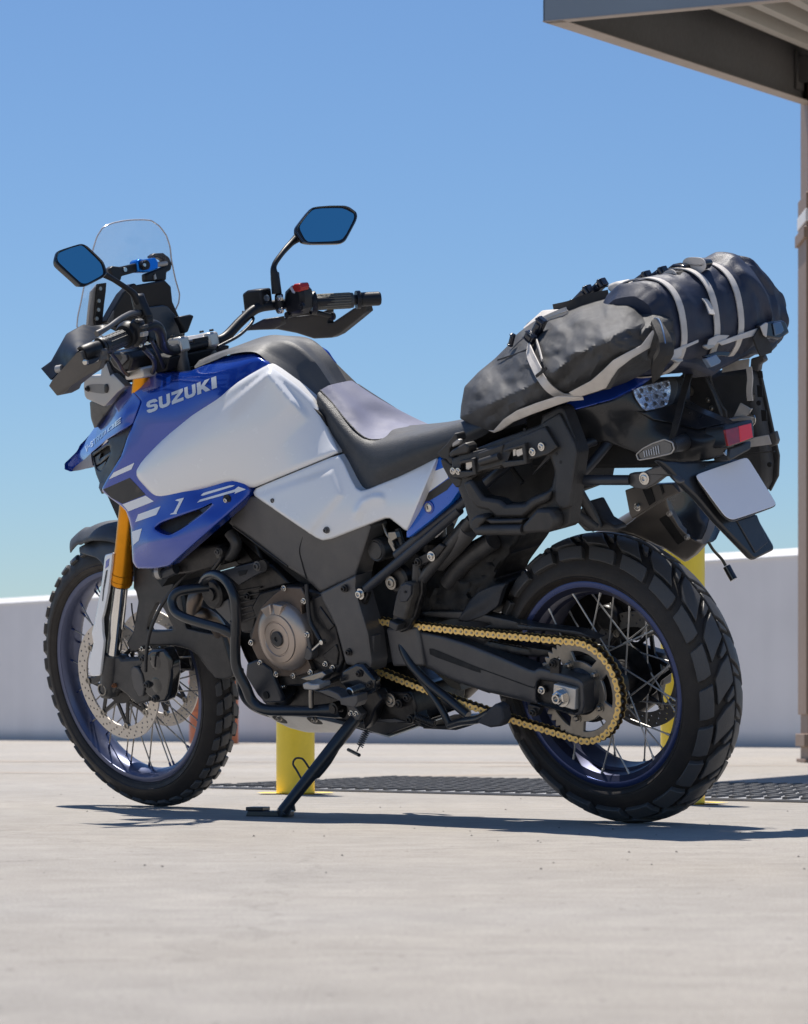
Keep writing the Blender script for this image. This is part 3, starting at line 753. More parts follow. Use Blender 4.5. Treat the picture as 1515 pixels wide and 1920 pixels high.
def make_wheel(cx, R, ra, hw, rb_, rows_sets, npitch, rim_prof, rimmats, hub_prof, spokes, label):
    hub = MB(); hub.lathe((0, 0, 0), (0, 1, 0), hub_prof, 40)
    wh = hub.build('wheel', engm, moto, smooth=30); wh.location = (cx, 0, R); wh['label'] = label
    sec = tyre_section(R, ra, hw, rb_)
    t = MB(); t.lathe((0, 0, 0), (0, 1, 0), sec, 128, close=False)
    tb = t.build('tyre', rubber, wh, smooth=60)
    # moulded sidewall ribs and lettering-like relief ring
    rg = MB()
    for sgn in (1, -1):
        for rr in (0.30, 0.78):
            c = R - ra; r0 = c - (c - rb_) * rr; y0 = hw * (0.975 if rr < 0.5 else 0.83) * sgn
            rg.lathe((0, 0, 0), (0, 1, 0), [(y0 - 0.001 * sgn, r0 - 0.003), (y0 + 0.0018 * sgn, r0), (y0 - 0.001 * sgn, r0 + 0.003)], 96, close=False)
    rg.build('sidewall_ring', rubber, wh, smooth=60)
    for rows, phase, every in rows_sets:
        V, F = block(rows, ra, R, 0.008, npitch)
        V2 = [Vector((p.x, -p.y, p.z)) for p in V]
        for k, (VV, ph) in enumerate(((V, phase), (V2, phase + 0.5))):
            first = None
            for i in range(npitch):
                if first is None:
                    first = mkobj('tread_block', VV, F, tread, wh, 40); bmfix(first); o = first
                    bv = first.modifiers.new('b', 'BEVEL'); bv.width = 0.0014; bv.segments = 1; bv.limit_method = 'ANGLE'; bv.angle_limit = radians(50)
                else: o = first.copy(); link(o, wh)
                o.rotation_euler = (0, -2 * pi * (i + ph) / npitch, 0)
    rm, rm2 = rimmats
    r = MB(); r.lathe((0, 0, 0), (0, 1, 0), rim_prof, 128, close=False); ri = r.build('rim', rm2, wh, smooth=30)
    # bright flange lips
    for sgn in (1, -1):
        fr = max(p[1] for p in rim_prof); fy = max(p[0] for p in rim_prof)
        l_ = MB(); l_.lathe((0, 0, 0), (0, 1, 0), [((fy - 0.006) * sgn, fr - 0.001), ((fy + 0.0015) * sgn, fr + 0.0015), ((fy + 0.003) * sgn, fr - 0.002), ((fy + 0.001) * sgn, fr - 0.011), ((fy - 0.006) * sgn, fr - 0.013)], 128, close=False)
        l_.build('rim_flange', rm, wh, smooth=50)
    first = None
    n, rh, yh_, rr, yr, lace, nip = spokes
    sp = {}
    for i in range(n):
        side = 1 if i % 2 else -1; dr = 1 if (i // 2) % 2 else -1; key = (side, dr)
        ar = 0.0
        if key not in sp:
            s = MB(); ah = lace * dr
            p0 = Vector((rh * cos(ah), yh_ * side, rh * sin(ah))); p1 = Vector((rr, yr * side, 0))
            s.cyl(p0, p1, 0.0019, n=8)
            d = (p0 - p1).normalized()
            o = s.build('spoke', nip[1], wh, smooth=60)
            q = MB(); q.cyl(p1 - d * 0.006, p1 + d * 0.014, 0.0034, 0.0028, n=8); sp[key] = (o, q)
            nobj = q.build('spoke_nipple', nip[0], wh, smooth=60); sp[key] = (o, nobj)
            o.rotation_euler = nobj.rotation_euler = (0, -2 * pi * i / n, 0)
        else:
            for src in sp[key]:
                c = src.copy(); link(c, wh); c.rotation_euler = (0, -2 * pi * i / n, 0)
    return wh

RR, RF, WB = 0.321, 0.352, 1.595
rear_rows = [
    ([(0.03, 0.00, 0.58), (0.30, 0.16, 0.80), (0.53, 0.46, 1.06)], 0.0, 1),
    ([(0.03, 0.69, 0.90), (0.20, 0.87, 1.00), (0.27, 0.95, 1.03)], 0.0, 1),
    ([(0.62, 0.56, 1.32), (0.80, 0.64, 1.41), (0.98, 0.70, 1.46)], 0.0, 1)]
rprof = [(0.055, 0.226), (0.060, 0.226), (0.061, 0.214), (0.052, 0.203), (0.030, 0.198), (0.026, 0.192), (-0.026, 0.192), (-0.030, 0.198), (-0.052, 0.203), (-0.061, 0.214), (-0.060, 0.226), (-0.055, 0.226),
         (-0.052, 0.214), (-0.026, 0.204), (0.026, 0.204), (0.052, 0.214), (0.055, 0.226)]
hubp = [(-0.075, 0.018), (-0.075, 0.034), (-0.05, 0.038), (-0.048, 0.066), (-0.040, 0.066), (-0.036, 0.036), (0.036, 0.036), (0.040, 0.070), (0.052, 0.070), (0.058, 0.074), (0.095, 0.074), (0.098, 0.060), (0.098, 0.018)]
rw = make_wheel(0, RR, 0.075, 0.0765, 0.226, rear_rows, 21, rprof, (rimblue, rimdark), hubp,
                (32, 0.062, 0.042, 0.206, 0.049, radians(52), (spokem, spokem)), 'wide rear wheel with dark blue rim and gold chain')
front_rows = [
    ([(0.04, 0.0, 0.66), (0.30, 0.12, 0.78), (0.42, 0.22, 0.80)], 0.0, 1),
    ([(0.49, 0.30, 1.00), (0.66, 0.42, 1.08), (0.78, 0.50, 1.08)], 0.0, 1)]
fprof = [(0.030, 0.277), (0.035, 0.277), (0.036, 0.266), (0.027, 0.258), (0.012, 0.252), (-0.012, 0.252), (-0.027, 0.258), (-0.036, 0.266), (-0.035, 0.277), (-0.030, 0.277), (-0.026, 0.266), (0.0, 0.262), (0.026, 0.266), (0.030, 0.277)]
hubf = [(-0.060, 0.014), (-0.060, 0.040), (-0.045, 0.042), (-0.040, 0.030), (-0.030, 0.046), (-0.024, 0.046), (-0.018, 0.026), (0.018, 0.026), (0.024, 0.046), (0.030, 0.046), (0.040, 0.030), (0.045, 0.042), (0.060, 0.040), (0.060, 0.014)]
fw = make_wheel(WB, RF, 0.049, 0.0490, 0.277, front_rows, 42, fprof, (rimlight, rimlight), hubf,
                (36, 0.043, 0.027, 0.256, 0.012, radians(60), (rimblue, dsteel)), 'narrow front wheel with light blue rim')

def disc(par, y, r0, r1, nh, arms, rc, material, thick=0.005):
    hl = []
    for k in range(nh):
        a = 2 * pi * k / nh
        for rr, da in ((r0 + (r1 - r0) * 0.25, 0), (r0 + (r1 - r0) * 0.52, 0.35), (r0 + (r1 - r0) * 0.78, 0.7)):
            aa = a + da * 2 * pi / nh; hl.append(circ(rr * cos(aa), rr * sin(aa), 0.0030, 6))
    V, F = plate(circ(0, 0, r1, 96), [circ(0, 0, r0, 72)] + hl, y - thick / 2, y + thick / 2)
    o = mkobj('brake_disc', V, F, material, par, 0)
    # carrier with arms
    m = MB()
    for k in range(arms):
        a = 2 * pi * k / arms
        for da in (-0.20, 0.20):
            p0 = Vector((rc * cos(a + da * 2.2), y, rc * sin(a + da * 2.2))); p1 = Vector((r0 * 0.985 * cos(a), y, r0 * 0.985 * sin(a)))
            m.ribbon([p0, p1], 0.009, 0.005, sm=0, up=(0, 1, 0))
    m.lathe((0, y, 0), (0, 1, 0), [(-0.003, rc * 0.62), (-0.003, rc * 1.12), (0.003, rc * 1.12), (0.003, rc * 0.62)], 40, close=False)
    c = m.build('disc_carrier', engm, par, smooth=30)
    for k in range(arms):
        a = 2 * pi * k / arms; b = MB(); b.lathe((r0 * 0.99 * cos(a), y, r0 * 0.99 * sin(a)), (0, 1, 0), [(-0.005, 0.0085), (0.005, 0.0085), (0.005, 0.005), (0.003, 0.0045)], 16)
        b.build('disc_bobbin', dsteel, par, smooth=40)
disc(fw, 0.068, 0.122, 0.155, 30, 8, 0.055, discm)
disc(fw, -0.068, 0.122, 0.155, 30, 8, 0.055, discm)
disc(rw, -0.085, 0.096, 0.130, 26, 6, 0.055, rdisc)

# sprocket and chain
YC = 0.116; NT = 43; PIT = 0.015875; RS = NT * PIT / (2 * pi)
outer = []
for k in range(NT * 4):
    r = RS + (0.0062, 0.0018, -0.0045, 0.0018)[k % 4]; a = 2 * pi * k / (NT * 4); outer.append((r * cos(a), r * sin(a)))
hol = [circ(0, 0, 0.050, 40)]
for k in range(5):
    a0 = 2 * pi * k / 5 + 0.22; a1 = 2 * pi * (k + 1) / 5 - 0.22; ro, ri = 0.088, 0.067
    lp = [(ro * cos(a0 + (a1 - a0) * i / 10), ro * sin(a0 + (a1 - a0) * i / 10)) for i in range(11)] + [(ri * cos(a1 - 0.06 - (a1 - a0 - 0.12) * i / 10), ri * sin(a1 - 0.06 - (a1 - a0 - 0.12) * i / 10)) for i in range(11)]
    hol.append(lp)
V, F = plate(outer, hol, YC - 0.004, YC + 0.004)
spk = mkobj('sprocket', V, F, mat('sprocket_steel', (0.30, 0.275, 0.24), 0.34, 0.75, var=0.2, vscale=30, dust=0.2, dustcol=(0.05, 0.04, 0.03)), rw, 0, bevel=0.0012, seg=1)
for k in range(5):
    a = 2 * pi * k / 5; c = (0.061 * cos(a), YC, 0.061 * sin(a)); b = MB()
    b.lathe(c, (0, 1, 0), [(-0.004, 0.010), (0.006, 0.010), (0.006, 0.006)], 20); b.lathe(c, (0, 1, 0), [(0.006, 0.0065), (0.012, 0.0065), (0.0135, 0.004)], 6)
    b.build('sprocket_nut', dsteel, rw, smooth=25)
MB().lathe((0, 0, 0), (0, 1, 0), [(0.08, 0.056), (YC + 0.004, 0.052), (YC + 0.02, 0.03), (YC + 0.03, 0.026)], 40).build('sprocket_carrier', engm, rw, smooth=30)

c1 = Vector((0.0, RR)); c2 = Vector((0.712, 0.462)); r2 = 0.0455
dvec = c2 - c1; L = dvec.length; ang = atan2(dvec.y, dvec.x); al = math.acos((RS - r2) / L)
top_a = ang + al; bot_a = ang - al
pT1 = c1 + Vector((cos(top_a), sin(top_a))) * RS; pT2 = c2 + Vector((cos(top_a), sin(top_a))) * r2
pB1 = c1 + Vector((cos(bot_a), sin(bot_a))) * RS; pB2 = c2 + Vector((cos(bot_a), sin(bot_a))) * r2
path = []
for i in range(80): path.append(pT2.lerp(pT1, i / 80) - Vector((0, 0.004 * sin(pi * i / 80))))
arc = 2 * pi - (top_a - bot_a)
for i in range(200): a = top_a + arc * i / 200; path.append(c1 + Vector((cos(a), sin(a))) * RS)
for i in range(80): path.append(pB1.lerp(pB2, i / 80) - Vector((0, 0.012 * sin(pi * i / 80))))
arc2 = 2 * pi - arc
for i in range(60): a = bot_a + arc2 * i / 60; path.append(c2 + Vector((cos(a), sin(a))) * r2)
cum = [0]
for i in range(len(path)): cum.append(cum[-1] + (path[(i + 1) % len(path)] - path[i]).length)
NL = int(round(cum[-1] / PIT)); NL += NL % 2
def at_len(s):
    s %= cum[-1]
    import bisect
    i = min(bisect.bisect_right(cum, s) - 1, len(path) - 1); f = (s - cum[i]) / max(1e-9, cum[i + 1] - cum[i])
    return path[i].lerp(path[(i + 1) % len(path)], f)
def link_mesh(yy, h, hole=True):
    p = PIT; lp = []
    for k in range(9): a = pi / 2 + pi * k / 8; lp.append((-p / 2 + h * cos(a), h * sin(a)))
    lp += [(-p * 0.12, -h * 0.74), (p * 0.12, -h * 0.74)]
    for k in range(9): a = -pi / 2 + pi * k / 8; lp.append((p / 2 + h * cos(a), h * sin(a)))
    lp += [(p * 0.12, h * 0.74), (-p * 0.12, h * 0.74)]
    V = []; F = []
    for s in (1, -1):
        k = len(V); n = len(lp); V += [Vector((x, s * yy + 0.0009, z)) for x, z in lp] + [Vector((x, s * yy - 0.0009, z)) for x, z in lp]
        F += [tuple(range(k, k + n)), tuple(range(k + 2 * n - 1, k + n - 1, -1))] + [(k + i, k + n + i, k + n + (i + 1) % n, k + (i + 1) % n) for i in range(n)]
    return V, F
chain = MB(); pins = [at_len(i * cum[-1] / NL) for i in range(NL)]
for p in pins: chain.lathe((p.x, 0, p.y), (0, 1, 0), [(-0.009, 0.0051), (0.009, 0.0051)], 8)
ch = chain.build('drive_chain', engm, moto, smooth=30); ch.location = (0, YC, 0)
Vo, Fo = link_mesh(0.0095, 0.0079); Vi, Fi = link_mesh(0.0070, 0.0076)
proto = [None, None]; pinproto = None
for i in range(NL):
    a = pins[i]; b = pins[(i + 1) % NL]; c = (a + b) / 2; an = atan2(b.y - a.y, b.x - a.x); t = i % 2
    if proto[t] is None: o = mkobj('chain_link', (Vo, Vi)[t], (Fo, Fi)[t], (chaing, mat('inner_link_dark', (0.16, 0.10, 0.045), 0.45, 0.6, dust=0.3, dustcol=(0.03, 0.025, 0.02)))[t], ch, 25); bmfix(o); proto[t] = o
    else: o = proto[t].copy(); link(o, ch)
    o.location = (c.x, 0, c.y); o.rotation_euler = (0, -an, 0)
pn = MB()
for p in pins: pn.lathe((p.x, 0, p.y), (0, 1, 0), [(-0.011, 0.0026), (0.0118, 0.0026), (0.0120, 0.0014)], 8)
pn.build('chain_pins', dsteel, ch, smooth=30)
fs = MB(); fs.lathe((c2.x, YC, c2.y), (0, 1, 0), [(-0.004, 0.042), (0.004, 0.042)], 34); fs.build('front_sprocket', dsteel, moto)

# ---- swingarm
YS = 0.150
def F_(pts): return Field(pts)
sa_out = cG((535, 835), (800, 890), (1000, 950), (1250, 1050), (1515, 1165)) + cH((330, 788), (540, 848), (566, 872), (574, 1000), (562, 1045), (520, 1055), (310, 992), (0, 915)) + cG((1180, 1350), (860, 1240), (700, 1160), (590, 1105), (560, 1080))
sa_f = Field([(780, 1200, 0.122), (860, 1220, 0.128), (980, 1260, 0.150), (1080, 1300, 0.163), (900, 1200, 0.126), (950, 1290, 0.142), (790, 1240, 0.120)])
swing = panel('swingarm', sa_out, sa_f, mat('swingarm_grey', (0.070, 0.070, 0.074), 0.36, 0.35, bump=0.06, bscale=800, dust=0.05), moto, thick=0.045, roll=0.008, holes=[cH((312, 872), (330, 856), (518, 893), (536, 905), (536, 1035), (520, 1038), (320, 984), (308, 965))])
panel('swingarm_groove_shade', cG((692, 992), (730, 995), (1100, 1150), (1515, 1300)) + cH((300, 888), (300, 910), (0, 800)) + cG((1100, 1190), (700, 1045)), sa_f, dark, swing, thick=0, roll=0, off=0.0008, ch=1)  # flat dark strip; the groove's shade is only colour, nothing is cut
MB().prism(cH((312, 872), (330, 856), (518, 893), (545, 905), (545, 1040), (520, 1042), (320, 988), (308, 965)), 0.140, 0.120).build('axle_slot', engm, swing, bevel=0.001)
MB().prism(cH((402, 880), (520, 908), (520, 1022), (500, 1020), (395, 985)), 0.171, 0.145).build('axle_block', alu, swing, bevel=0.0015)
ax = P(*cH((436, 956))[0], 0.178)
nb = MB(); nb.lathe((ax.x, 0, ax.z), (0, 1, 0), [(0.171, 0.021), (0.174, 0.021)], 30); nb.lathe((ax.x, 0, ax.z), (0, 1, 0), [(0.174, 0.0165), (0.184, 0.0165), (0.186, 0.013)], 6)
nb.lathe((ax.x, 0, ax.z), (0, 1, 0), [(0.186, 0.010), (0.193, 0.010), (0.193, 0.0065), (0.182, 0.006)], 20); nb.build('axle_nut', steel, swing, smooth=25)
bolt(swing, cH((337, 915)), 0.150, 0.006, steel)
MB().prism(cH((380, 750), (395, 740), (430, 752), (432, 830), (382, 822)), 0.158, 0.150).build('guard_tab', engm, swing, bevel=0.001)
bolt(swing, cH((396, 772), (290, 1037)), 0.16, 0.006, engm)
MB().prism(cH((260, 990), (330, 1010), (310, 1055), (285, 1062), (262, 1040)), 0.155, 0.140).build('spool_tab', engm, swing, bevel=0.001)
# right arm of the swingarm and cross bridge
rs = MB(); rs.prism(cH((700, 770), (800, 740), (930, 760), (985, 850), (960, 980), (880, 1040), (760, 1030), (690, 930)), -.135, -.165); rs.box((0.25, -0.14, 0.375), (0.58, 0.035, 0.075), Matrix.Rotation(radians(-13), 3, 'Y')); rs.box((0.49, 0, 0.43), (0.10, 0.26, 0.09)); rs.build('swingarm_right_arm', framem, moto, bevel=0.006)
rx = MB(); rx.lathe((0, 0, RR), (0, 1, 0), [(-0.175, 0.018), (0.13, 0.018)], 20); rx.build('axle', dsteel, moto)
# rear caliper (right side, seen through the spokes)
rc = MB(); rc.box((0.085, -0.115, 0.41), (0.12, 0.06, 0.07), Matrix.Rotation(radians(35), 3, 'Y')); rc.prism(cH((440, 450), (520, 395), (620, 372), (760, 385), (850, 450), (905, 560), (850, 650), (740, 600), (640, 600), (520, 590), (450, 600)), -.10, -.12); rc.lathe((0.06, -0.08, 0.44), (0, 1, 0), [(-.03, .03), (.01, .03), (.015, .024)], 20); rc.build('rear_caliper', engm, moto, bevel=0.006)
# chain guard and rear hugger
cg_out = cG((560, 760), (700, 735), (1000, 765), (1515, 855)) + cH((350, 560), (520, 590), (640, 650), (600, 625), (500, 598), (300, 585), (0, 560)) + cG((1100, 830), (900, 800), (700, 790), (580, 795))
panel('chain_guard', cG((590, 800), (1000, 870), (1300, 960), (1515, 1010)) + cH((0, 640), (420, 700), (430, 720), (300, 735), (0, 690)) + cG((1400, 1130), (1000, 955), (790, 895), (585, 845)), 0.10, engm, moto, thick=0.03, roll=0.003)
panel('chain_guard', cG((640, 700), (1000, 700), (1300, 760), (1515, 815)) + cH((200, 555), (400, 575), (540, 592), (640, 636), (600, 632), (560, 622), (400, 595), (0, 575)) + cG((1200, 800), (900, 760), (640, 735)), 0.095, plast, moto, thick=0.03, roll=0.003)

# ------------------------------------------------------------------ bodywork, left side measured from the photo, right side mirrored
def uvY(c, lst): return [(*c((x, y))[0], Y) for x, y, Y in lst]
# one surface for the tank side, the shroud and the beak root
SF = Field(uvY(cC, [(530, 350, .130), (900, 290, .120), (1450, 232, .100), (1180, 175, .105), (640, 440, .145), (950, 350, .138), (1250, 290, .122), (560, 560, .160), (1080, 430, .150),
                    (490, 660, .165), (410, 880, .178), (275, 1130, .180), (400, 1250, .185), (700, 800, .172), (500, 990, .182), (640, 1180, .186), (900, 1150, .184), (1200, 1075, .172),
                    (900, 800, .170), (1200, 600, .150), (1500, 700, .135), (1500, 400, .112), (480, 1500, .195), (500, 1690, .205), (740, 1680, .212), (560, 1400, .198), (600, 1500, .220), (745, 1490, .230), (1000, 1290, .213),
                    (1190, 1190, .190), (1320, 1120, .165), (700, 1300, .198), (1000, 1180, .182)]) +
           uvY(cD, [(450, 450, .075), (600, 780, .115), (420, 540, .090), (250, 700, .130), (60, 1030, .155), (300, 300, .090), (180, 260, .100)]), soft=0.01)
WF = Poly(uvY(cC, [(1450, 240, .105), (1180, 390, .130), (940, 560, .155), (700, 780, .170), (515, 985, .178), (640, 1170, .182), (850, 1150, .180), (1180, 1080, .170), (1320, 1110, .162),
                    (800, 950, .188), (1000, 800, .181), (1200, 700, .168), (1000, 1000, .184), (1400, 600, .145), (1400, 900, .165), (1500, 450, .118)]) +
           uvY(cD, [(170, 235, .103), (300, 380, .098), (455, 455, .076), (600, 770, .116), (430, 600, .098), (300, 600, .120), (100, 600, .148), (60, 1000, .158), (300, 880, .142)]), 3)
def crease(u, v, d):
    x, y = (u - 120) * 3.7875, (v - 620) * 3.7875
    L_ = [(440, 560), (600, 458), (830, 335), (1060, 290), (1320, 215), (1520, 190)]
    if x < 440 or y > 600: return 0
    for (x0, y0), (x1, y1) in zip(L_[:-1], L_[1:]):
        if x0 <= x <= x1:
            yy = y0 + (y1 - y0) * (x - x0) / (x1 - x0); return -0.55 * max(0, (yy - y)) / 3.7875 / 840
    return 0

# shroud
shr_out = cC((1452, 228), (1350, 160), (1180, 170), (1060, 215), (940, 265), (880, 295), (760, 298), (640, 295), (530, 350), (470, 420), (545, 500), (490, 660), (455, 740), (410, 880), (330, 1010), (270, 1120),
              (275, 1145), (330, 1190), (405, 1245), (440, 1280), (462, 1340), (475, 1400), (480, 1500), (487, 1640), (515, 1688), (640, 1692), (750, 1672), (830, 1600), (1080, 1380), (1322, 1172), (1332, 1130), (1300, 1090), (1200, 900), (1350, 600), (1500, 330))
hole1 = cC((640, 1405), (690, 1365), (800, 1325), (980, 1262), (1060, 1220), (990, 1290), (850, 1395), (752, 1450), (700, 1440))
shroud, shroudR = panel('fairing_panel', shr_out, SF, blue, moto, thick=0.03, roll=0.006, holes=[hole1], mirror=True, ch=1, cr=0.10, step=5, wob=crease)
panel('duct_recess', cC((600, 1380), (690, 1330), (1100, 1190), (1080, 1240), (760, 1480), (680, 1470)), SF, dark, shroud, thick=0.01, roll=0, off=-0.022, ch=0)
# louvre bar inside the duct
panel('duct_blade', cC((960, 1275), (1080, 1215), (1085, 1222), (900, 1370), (880, 1370), (985, 1290)), SF, plast_b, shroud, thick=0.004, roll=0.001, off=-0.003, ch=0)
def decals(c, field, items, par, off=0.0007, name='decal'):
    for m, pts in items: panel(name, c(*pts), field, m, par, thick=0, roll=0, off=off, ch=0, step=9)
decals(cC, SF, [
    (decal_white, [(500, 938), (478, 985), (318, 1056), (352, 1008)]),
    (decal_black, [(277, 1128), (465, 1045), (492, 1072), (578, 1165), (415, 1230), (332, 1186)]),
    (decal_white, [(638, 1212), (580, 1172), (415, 1234), (440, 1262), (456, 1284)]),
    (decal_white, [(686, 1247), (655, 1308), (505, 1360), (526, 1305)]),
    (decal_white, [(553, 1404), (530, 1490), (490, 1525), (481, 1428)]),
    (decal_white, [(852, 1186), (800, 1290), (802, 1302), (752, 1306), (760, 1298), (778, 1292), (818, 1213), (790, 1206), (802, 1198)]),
    (decal_white, [(1212, 1098), (1195, 1108), (985, 1172), (971, 1170), (990, 1152), (1180, 1098)]),
    (decal_white, [(944, 1222), (966, 1200), (1212, 1128), (1238, 1107), (1292, 1127), (1210, 1158), (1216, 1145)])], shroud)

# ---- lettering
def letter_polys(ch_):
    b = 0.27
    if ch_ == 'S':
        return [[(1, .70), (1, .78), (.86, .95), (.68, 1), (.30, 1), (.08, .93), (0, .78), (0, .66), (.12, .50), (.30, .44), (.66, .40), (.70, .33), (.66, .26), (.34, .26), (.30, .32), (0, .32), (.02, .18), (.14, .05), (.32, 0),
                 (.72, 0), (.92, .07), (1, .22), (1, .36), (.90, .52), (.70, .59), (.36, .63), (.31, .69), (.36, .75), (.64, .75), (.69, .70)]]
    if ch_ == 'U': return [[(0, 1), (.31, 1), (.31, .34), (.38, .26), (.62, .26), (.69, .34), (.69, 1), (1, 1), (1, .26), (.88, .07), (.70, 0), (.30, 0), (.12, .07), (0, .26)]]
    if ch_ == 'Z': return [[(.03, 1), (1, 1), (1, .76), (.42, .26), (1, .26), (1, 0), (0, 0), (0, .25), (.56, .74), (.03, .74)]]
    if ch_ == 'K': return [[(0, 1), (.30, 1), (.30, .64), (.62, 1), (1, 1), (.58, .55), (1, 0), (.63, 0), (.37, .36), (.30, .28), (.30, 0), (0, 0)]]
    if ch_ == 'I': return [[(0, 1), (1, 1), (1, 0), (0, 0)]]
    if ch_ == 'V': return [[(0, 1), (.30, 1), (.52, .34), (.72, 1), (1, 1), (.66, 0), (.36, 0)]]
    if ch_ == '-': return [[(0, .58), (1, .58), (1, .38), (0, .38)]]
    if ch_ == 'T': return [[(0, 1), (1, 1), (1, .76), (.66, .76), (.66, 0), (.34, 0), (.34, .76), (0, .76)]]
    if ch_ == 'R': return [[(0, 1), (1, 1), (1, .42), (.78, .40), (1, 0), (.66, 0), (.50, .36), (.30, .36), (.30, .58), (.70, .60), (.70, .78), (.28, .78), (.28, 0), (0, 0)]]
    if ch_ == 'O': return [[(0, 1), (1, 1), (1, 0), (.50, 0), (.50, .24), (.72, .24), (.72, .76), (.28, .76), (.28, .24), (.47, .24), (.47, 0), (0, 0)]]
    if ch_ == 'M': return [[(0, 1), (1, 1), (1, 0), (.78, 0), (.78, .74), (.61, .74), (.61, 0), (.39, 0), (.39, .74), (.22, .74), (.22, 0), (0, 0)]]
    if ch_ == 'D': return [[(0, 1), (.8, 1), (1, .8), (1, 0), (.50, 0), (.50, .24), (.74, .24), (.74, .76), (.26, .76), (.26, .24), (.47, .24), (.47, 0), (0, 0)]]
    if ch_ == 'E': return [[(0, 1), (1, 1), (1, .78), (.28, .78), (.28, .61), (.94, .61), (.94, .40), (.28, .40), (.28, .22), (1, .22), (1, 0), (0, 0)]]
def write(text, widths, quad, field, m, par, gap=0.02, off=0.0008, name='lettering'):
    """quad: photo points of the text's bottom-left, bottom-right, top-right, top-left"""
    tot = sum(widths) + gap * (len(text) - 1); x = 0
    bl, br, tr, tl = quad; V = []; F = []
    for ch_, w_ in zip(text, widths):
        for poly in letter_polys(ch_):
            pts = []
            for px, py in poly:
                s = (x + px * w_) / tot; t = py
                pts.append(tuple((bl[k] * (1 - s) + br[k] * s) * (1 - t) + (tl[k] * (1 - s) + tr[k] * s) * t for k in (0, 1)))
            pts = resample(pts, 1.6)
            vo, eo, fo, a1, a2, a3 = delaunay_2d_cdt([Vector(p) for p in pts], [(i, (i + 1) % len(pts)) for i in range(len(pts))], [], 0, 1e-4)
            vo = [(p.x, p.y) for p in vo]; ok = inside([tuple(sum(vo[i][k] for i in f) / 3 for k in (0, 1)) for f in fo], pts)
            Y = field.many(vo) + off; k0 = len(V); V += [P(p[0], p[1], y) for p, y in zip(vo, Y)]; F += [tuple(i + k0 for i in f) for f, k in zip(fo, ok) if k]
        x += w_ + gap
    o = mkobj(name, V, F, m, par, 0); bmfix(o); return o
write('SUZUKI', [.165, .165, .175, .165, .195, .075], cC((590, 592), (1086, 404), (1080, 322), (583, 505)), SF, decal_silver, shroud)

# white tank side
tank_out = cC((1448, 238), (1180, 384), (940, 545), (700, 764), (540, 925), (503, 990), (512, 1040), (640, 1182), (680, 1196), (740, 1194), (850, 1160), (1150, 1080), (1200, 1072), (1322, 1116)) + \
    cD((62, 1013), (600, 792), (606, 770), (458, 456), (340, 350), (165, 226))
def ridge(u, v, d):
    x, y = (u - 460) * 3.443, (v - 620) * 3.443     # crop D
    # shallow scallop with a bright upper lip near the tank cover
    a = (x - 180) * 0.70 - (y - 260) * 0.66           # distance right of the scallop line
    s = ((x - 180) * 0.66 + (y - 260) * 0.70)
    a = (x - 205) * -.76 + (y - 285) * .65; t = (x - 205) * .65 + (y - 285) * .76
    top = ((x - 80) * .63 + (y - 315) * .77)
    w_ = max(0, min(1, (top + 10) / 25)) * max(0, min(1, (360 - t) / 160))
    return 0.012 * max(0, min(1, a / 42)) * math.exp(-max(0, a - 42) / 170) * w_
tank, tankR = panel('tank_side', tank_out, WF, white, moto, thick=0.03, roll=0.012, off=0.007, mirror=True, msc=lambda p: .9 - .32 * max(0, min(1, (p.z - .86) / .12)), ch=1, cr=0.14, step=4.5, wob=ridge)
# blue body under the tank's rear edge, seam
# side cover
CF = Poly(uvY(cD, [(60, 1030, .156), (600, 800, .120), (640, 800, .118), (750, 1030, .136), (1230, 820, .150), (1040, 1330, .165), (500, 1350, .175), (930, 1210, .167), (250, 1100, .166), (400, 1150, .168), (620, 1060, .156), (550, 900, .142),
                    (300, 1000, .155), (480, 960, .148), (700, 1150, .162), (850, 1060, .157), (1000, 1000, .157), (400, 850, .138)]), 3)
def facet(u, v, d):
    x, y = (u - 460) * 3.443, (v - 620) * 3.443
    # raised arrow-shaped pad: edges run (280,990)-(560,900)-(620,1060)-(500,1210)
    k = 0.0
    def side(ax, ay, bx, by): L_ = math.hypot(bx - ax, by - ay); return ((bx - ax) * (y - ay) - (by - ay) * (x - ax)) / L_
    m_ = min(side(280, 995, 560, 900), side(560, 900, 620, 1060), side(620, 1060, 480, 1230))
    k += 0.0055 * (1 / (1 + math.exp(-m_ / 9)))
    # scooped crescent behind the seat corner
    r = math.hypot(x - 850, y - 1205)
    if y < 1230: k += 0.008 / (1 + math.exp((r - 148) / 6)) * math.exp(-(max(0, 140 - r) / 55) ** 2) * max(0, min(1, (910 - x) / 40)) * max(0, min(1, (1230 - y) / 60))
    return k
cov_out = cD((50, 1042), (70, 1015), (604, 796), (640, 850), (690, 960), (720, 1015), (750, 1032), (800, 1020), (1000, 935), (1235, 818), (1240, 830), (1200, 920), (1048, 1290), (1030, 1290), (935, 1212), (900, 1212), (560, 1345), (500, 1356), (450, 1335), (60, 1068))
cover, coverR = panel('side_cover', cov_out, CF, white, moto, thick=0.02, roll=0.006, off=0.004, mirror=True, ch=1, cr=0.10, step=3.6, wob=facet)
for (x, y) in ((183, 1095), (523, 1288)):
    u, v = cD((x, y))[0]; bolt(cover, [(u, v)], CF(u, v) + 0.006, 0.0052, framem)
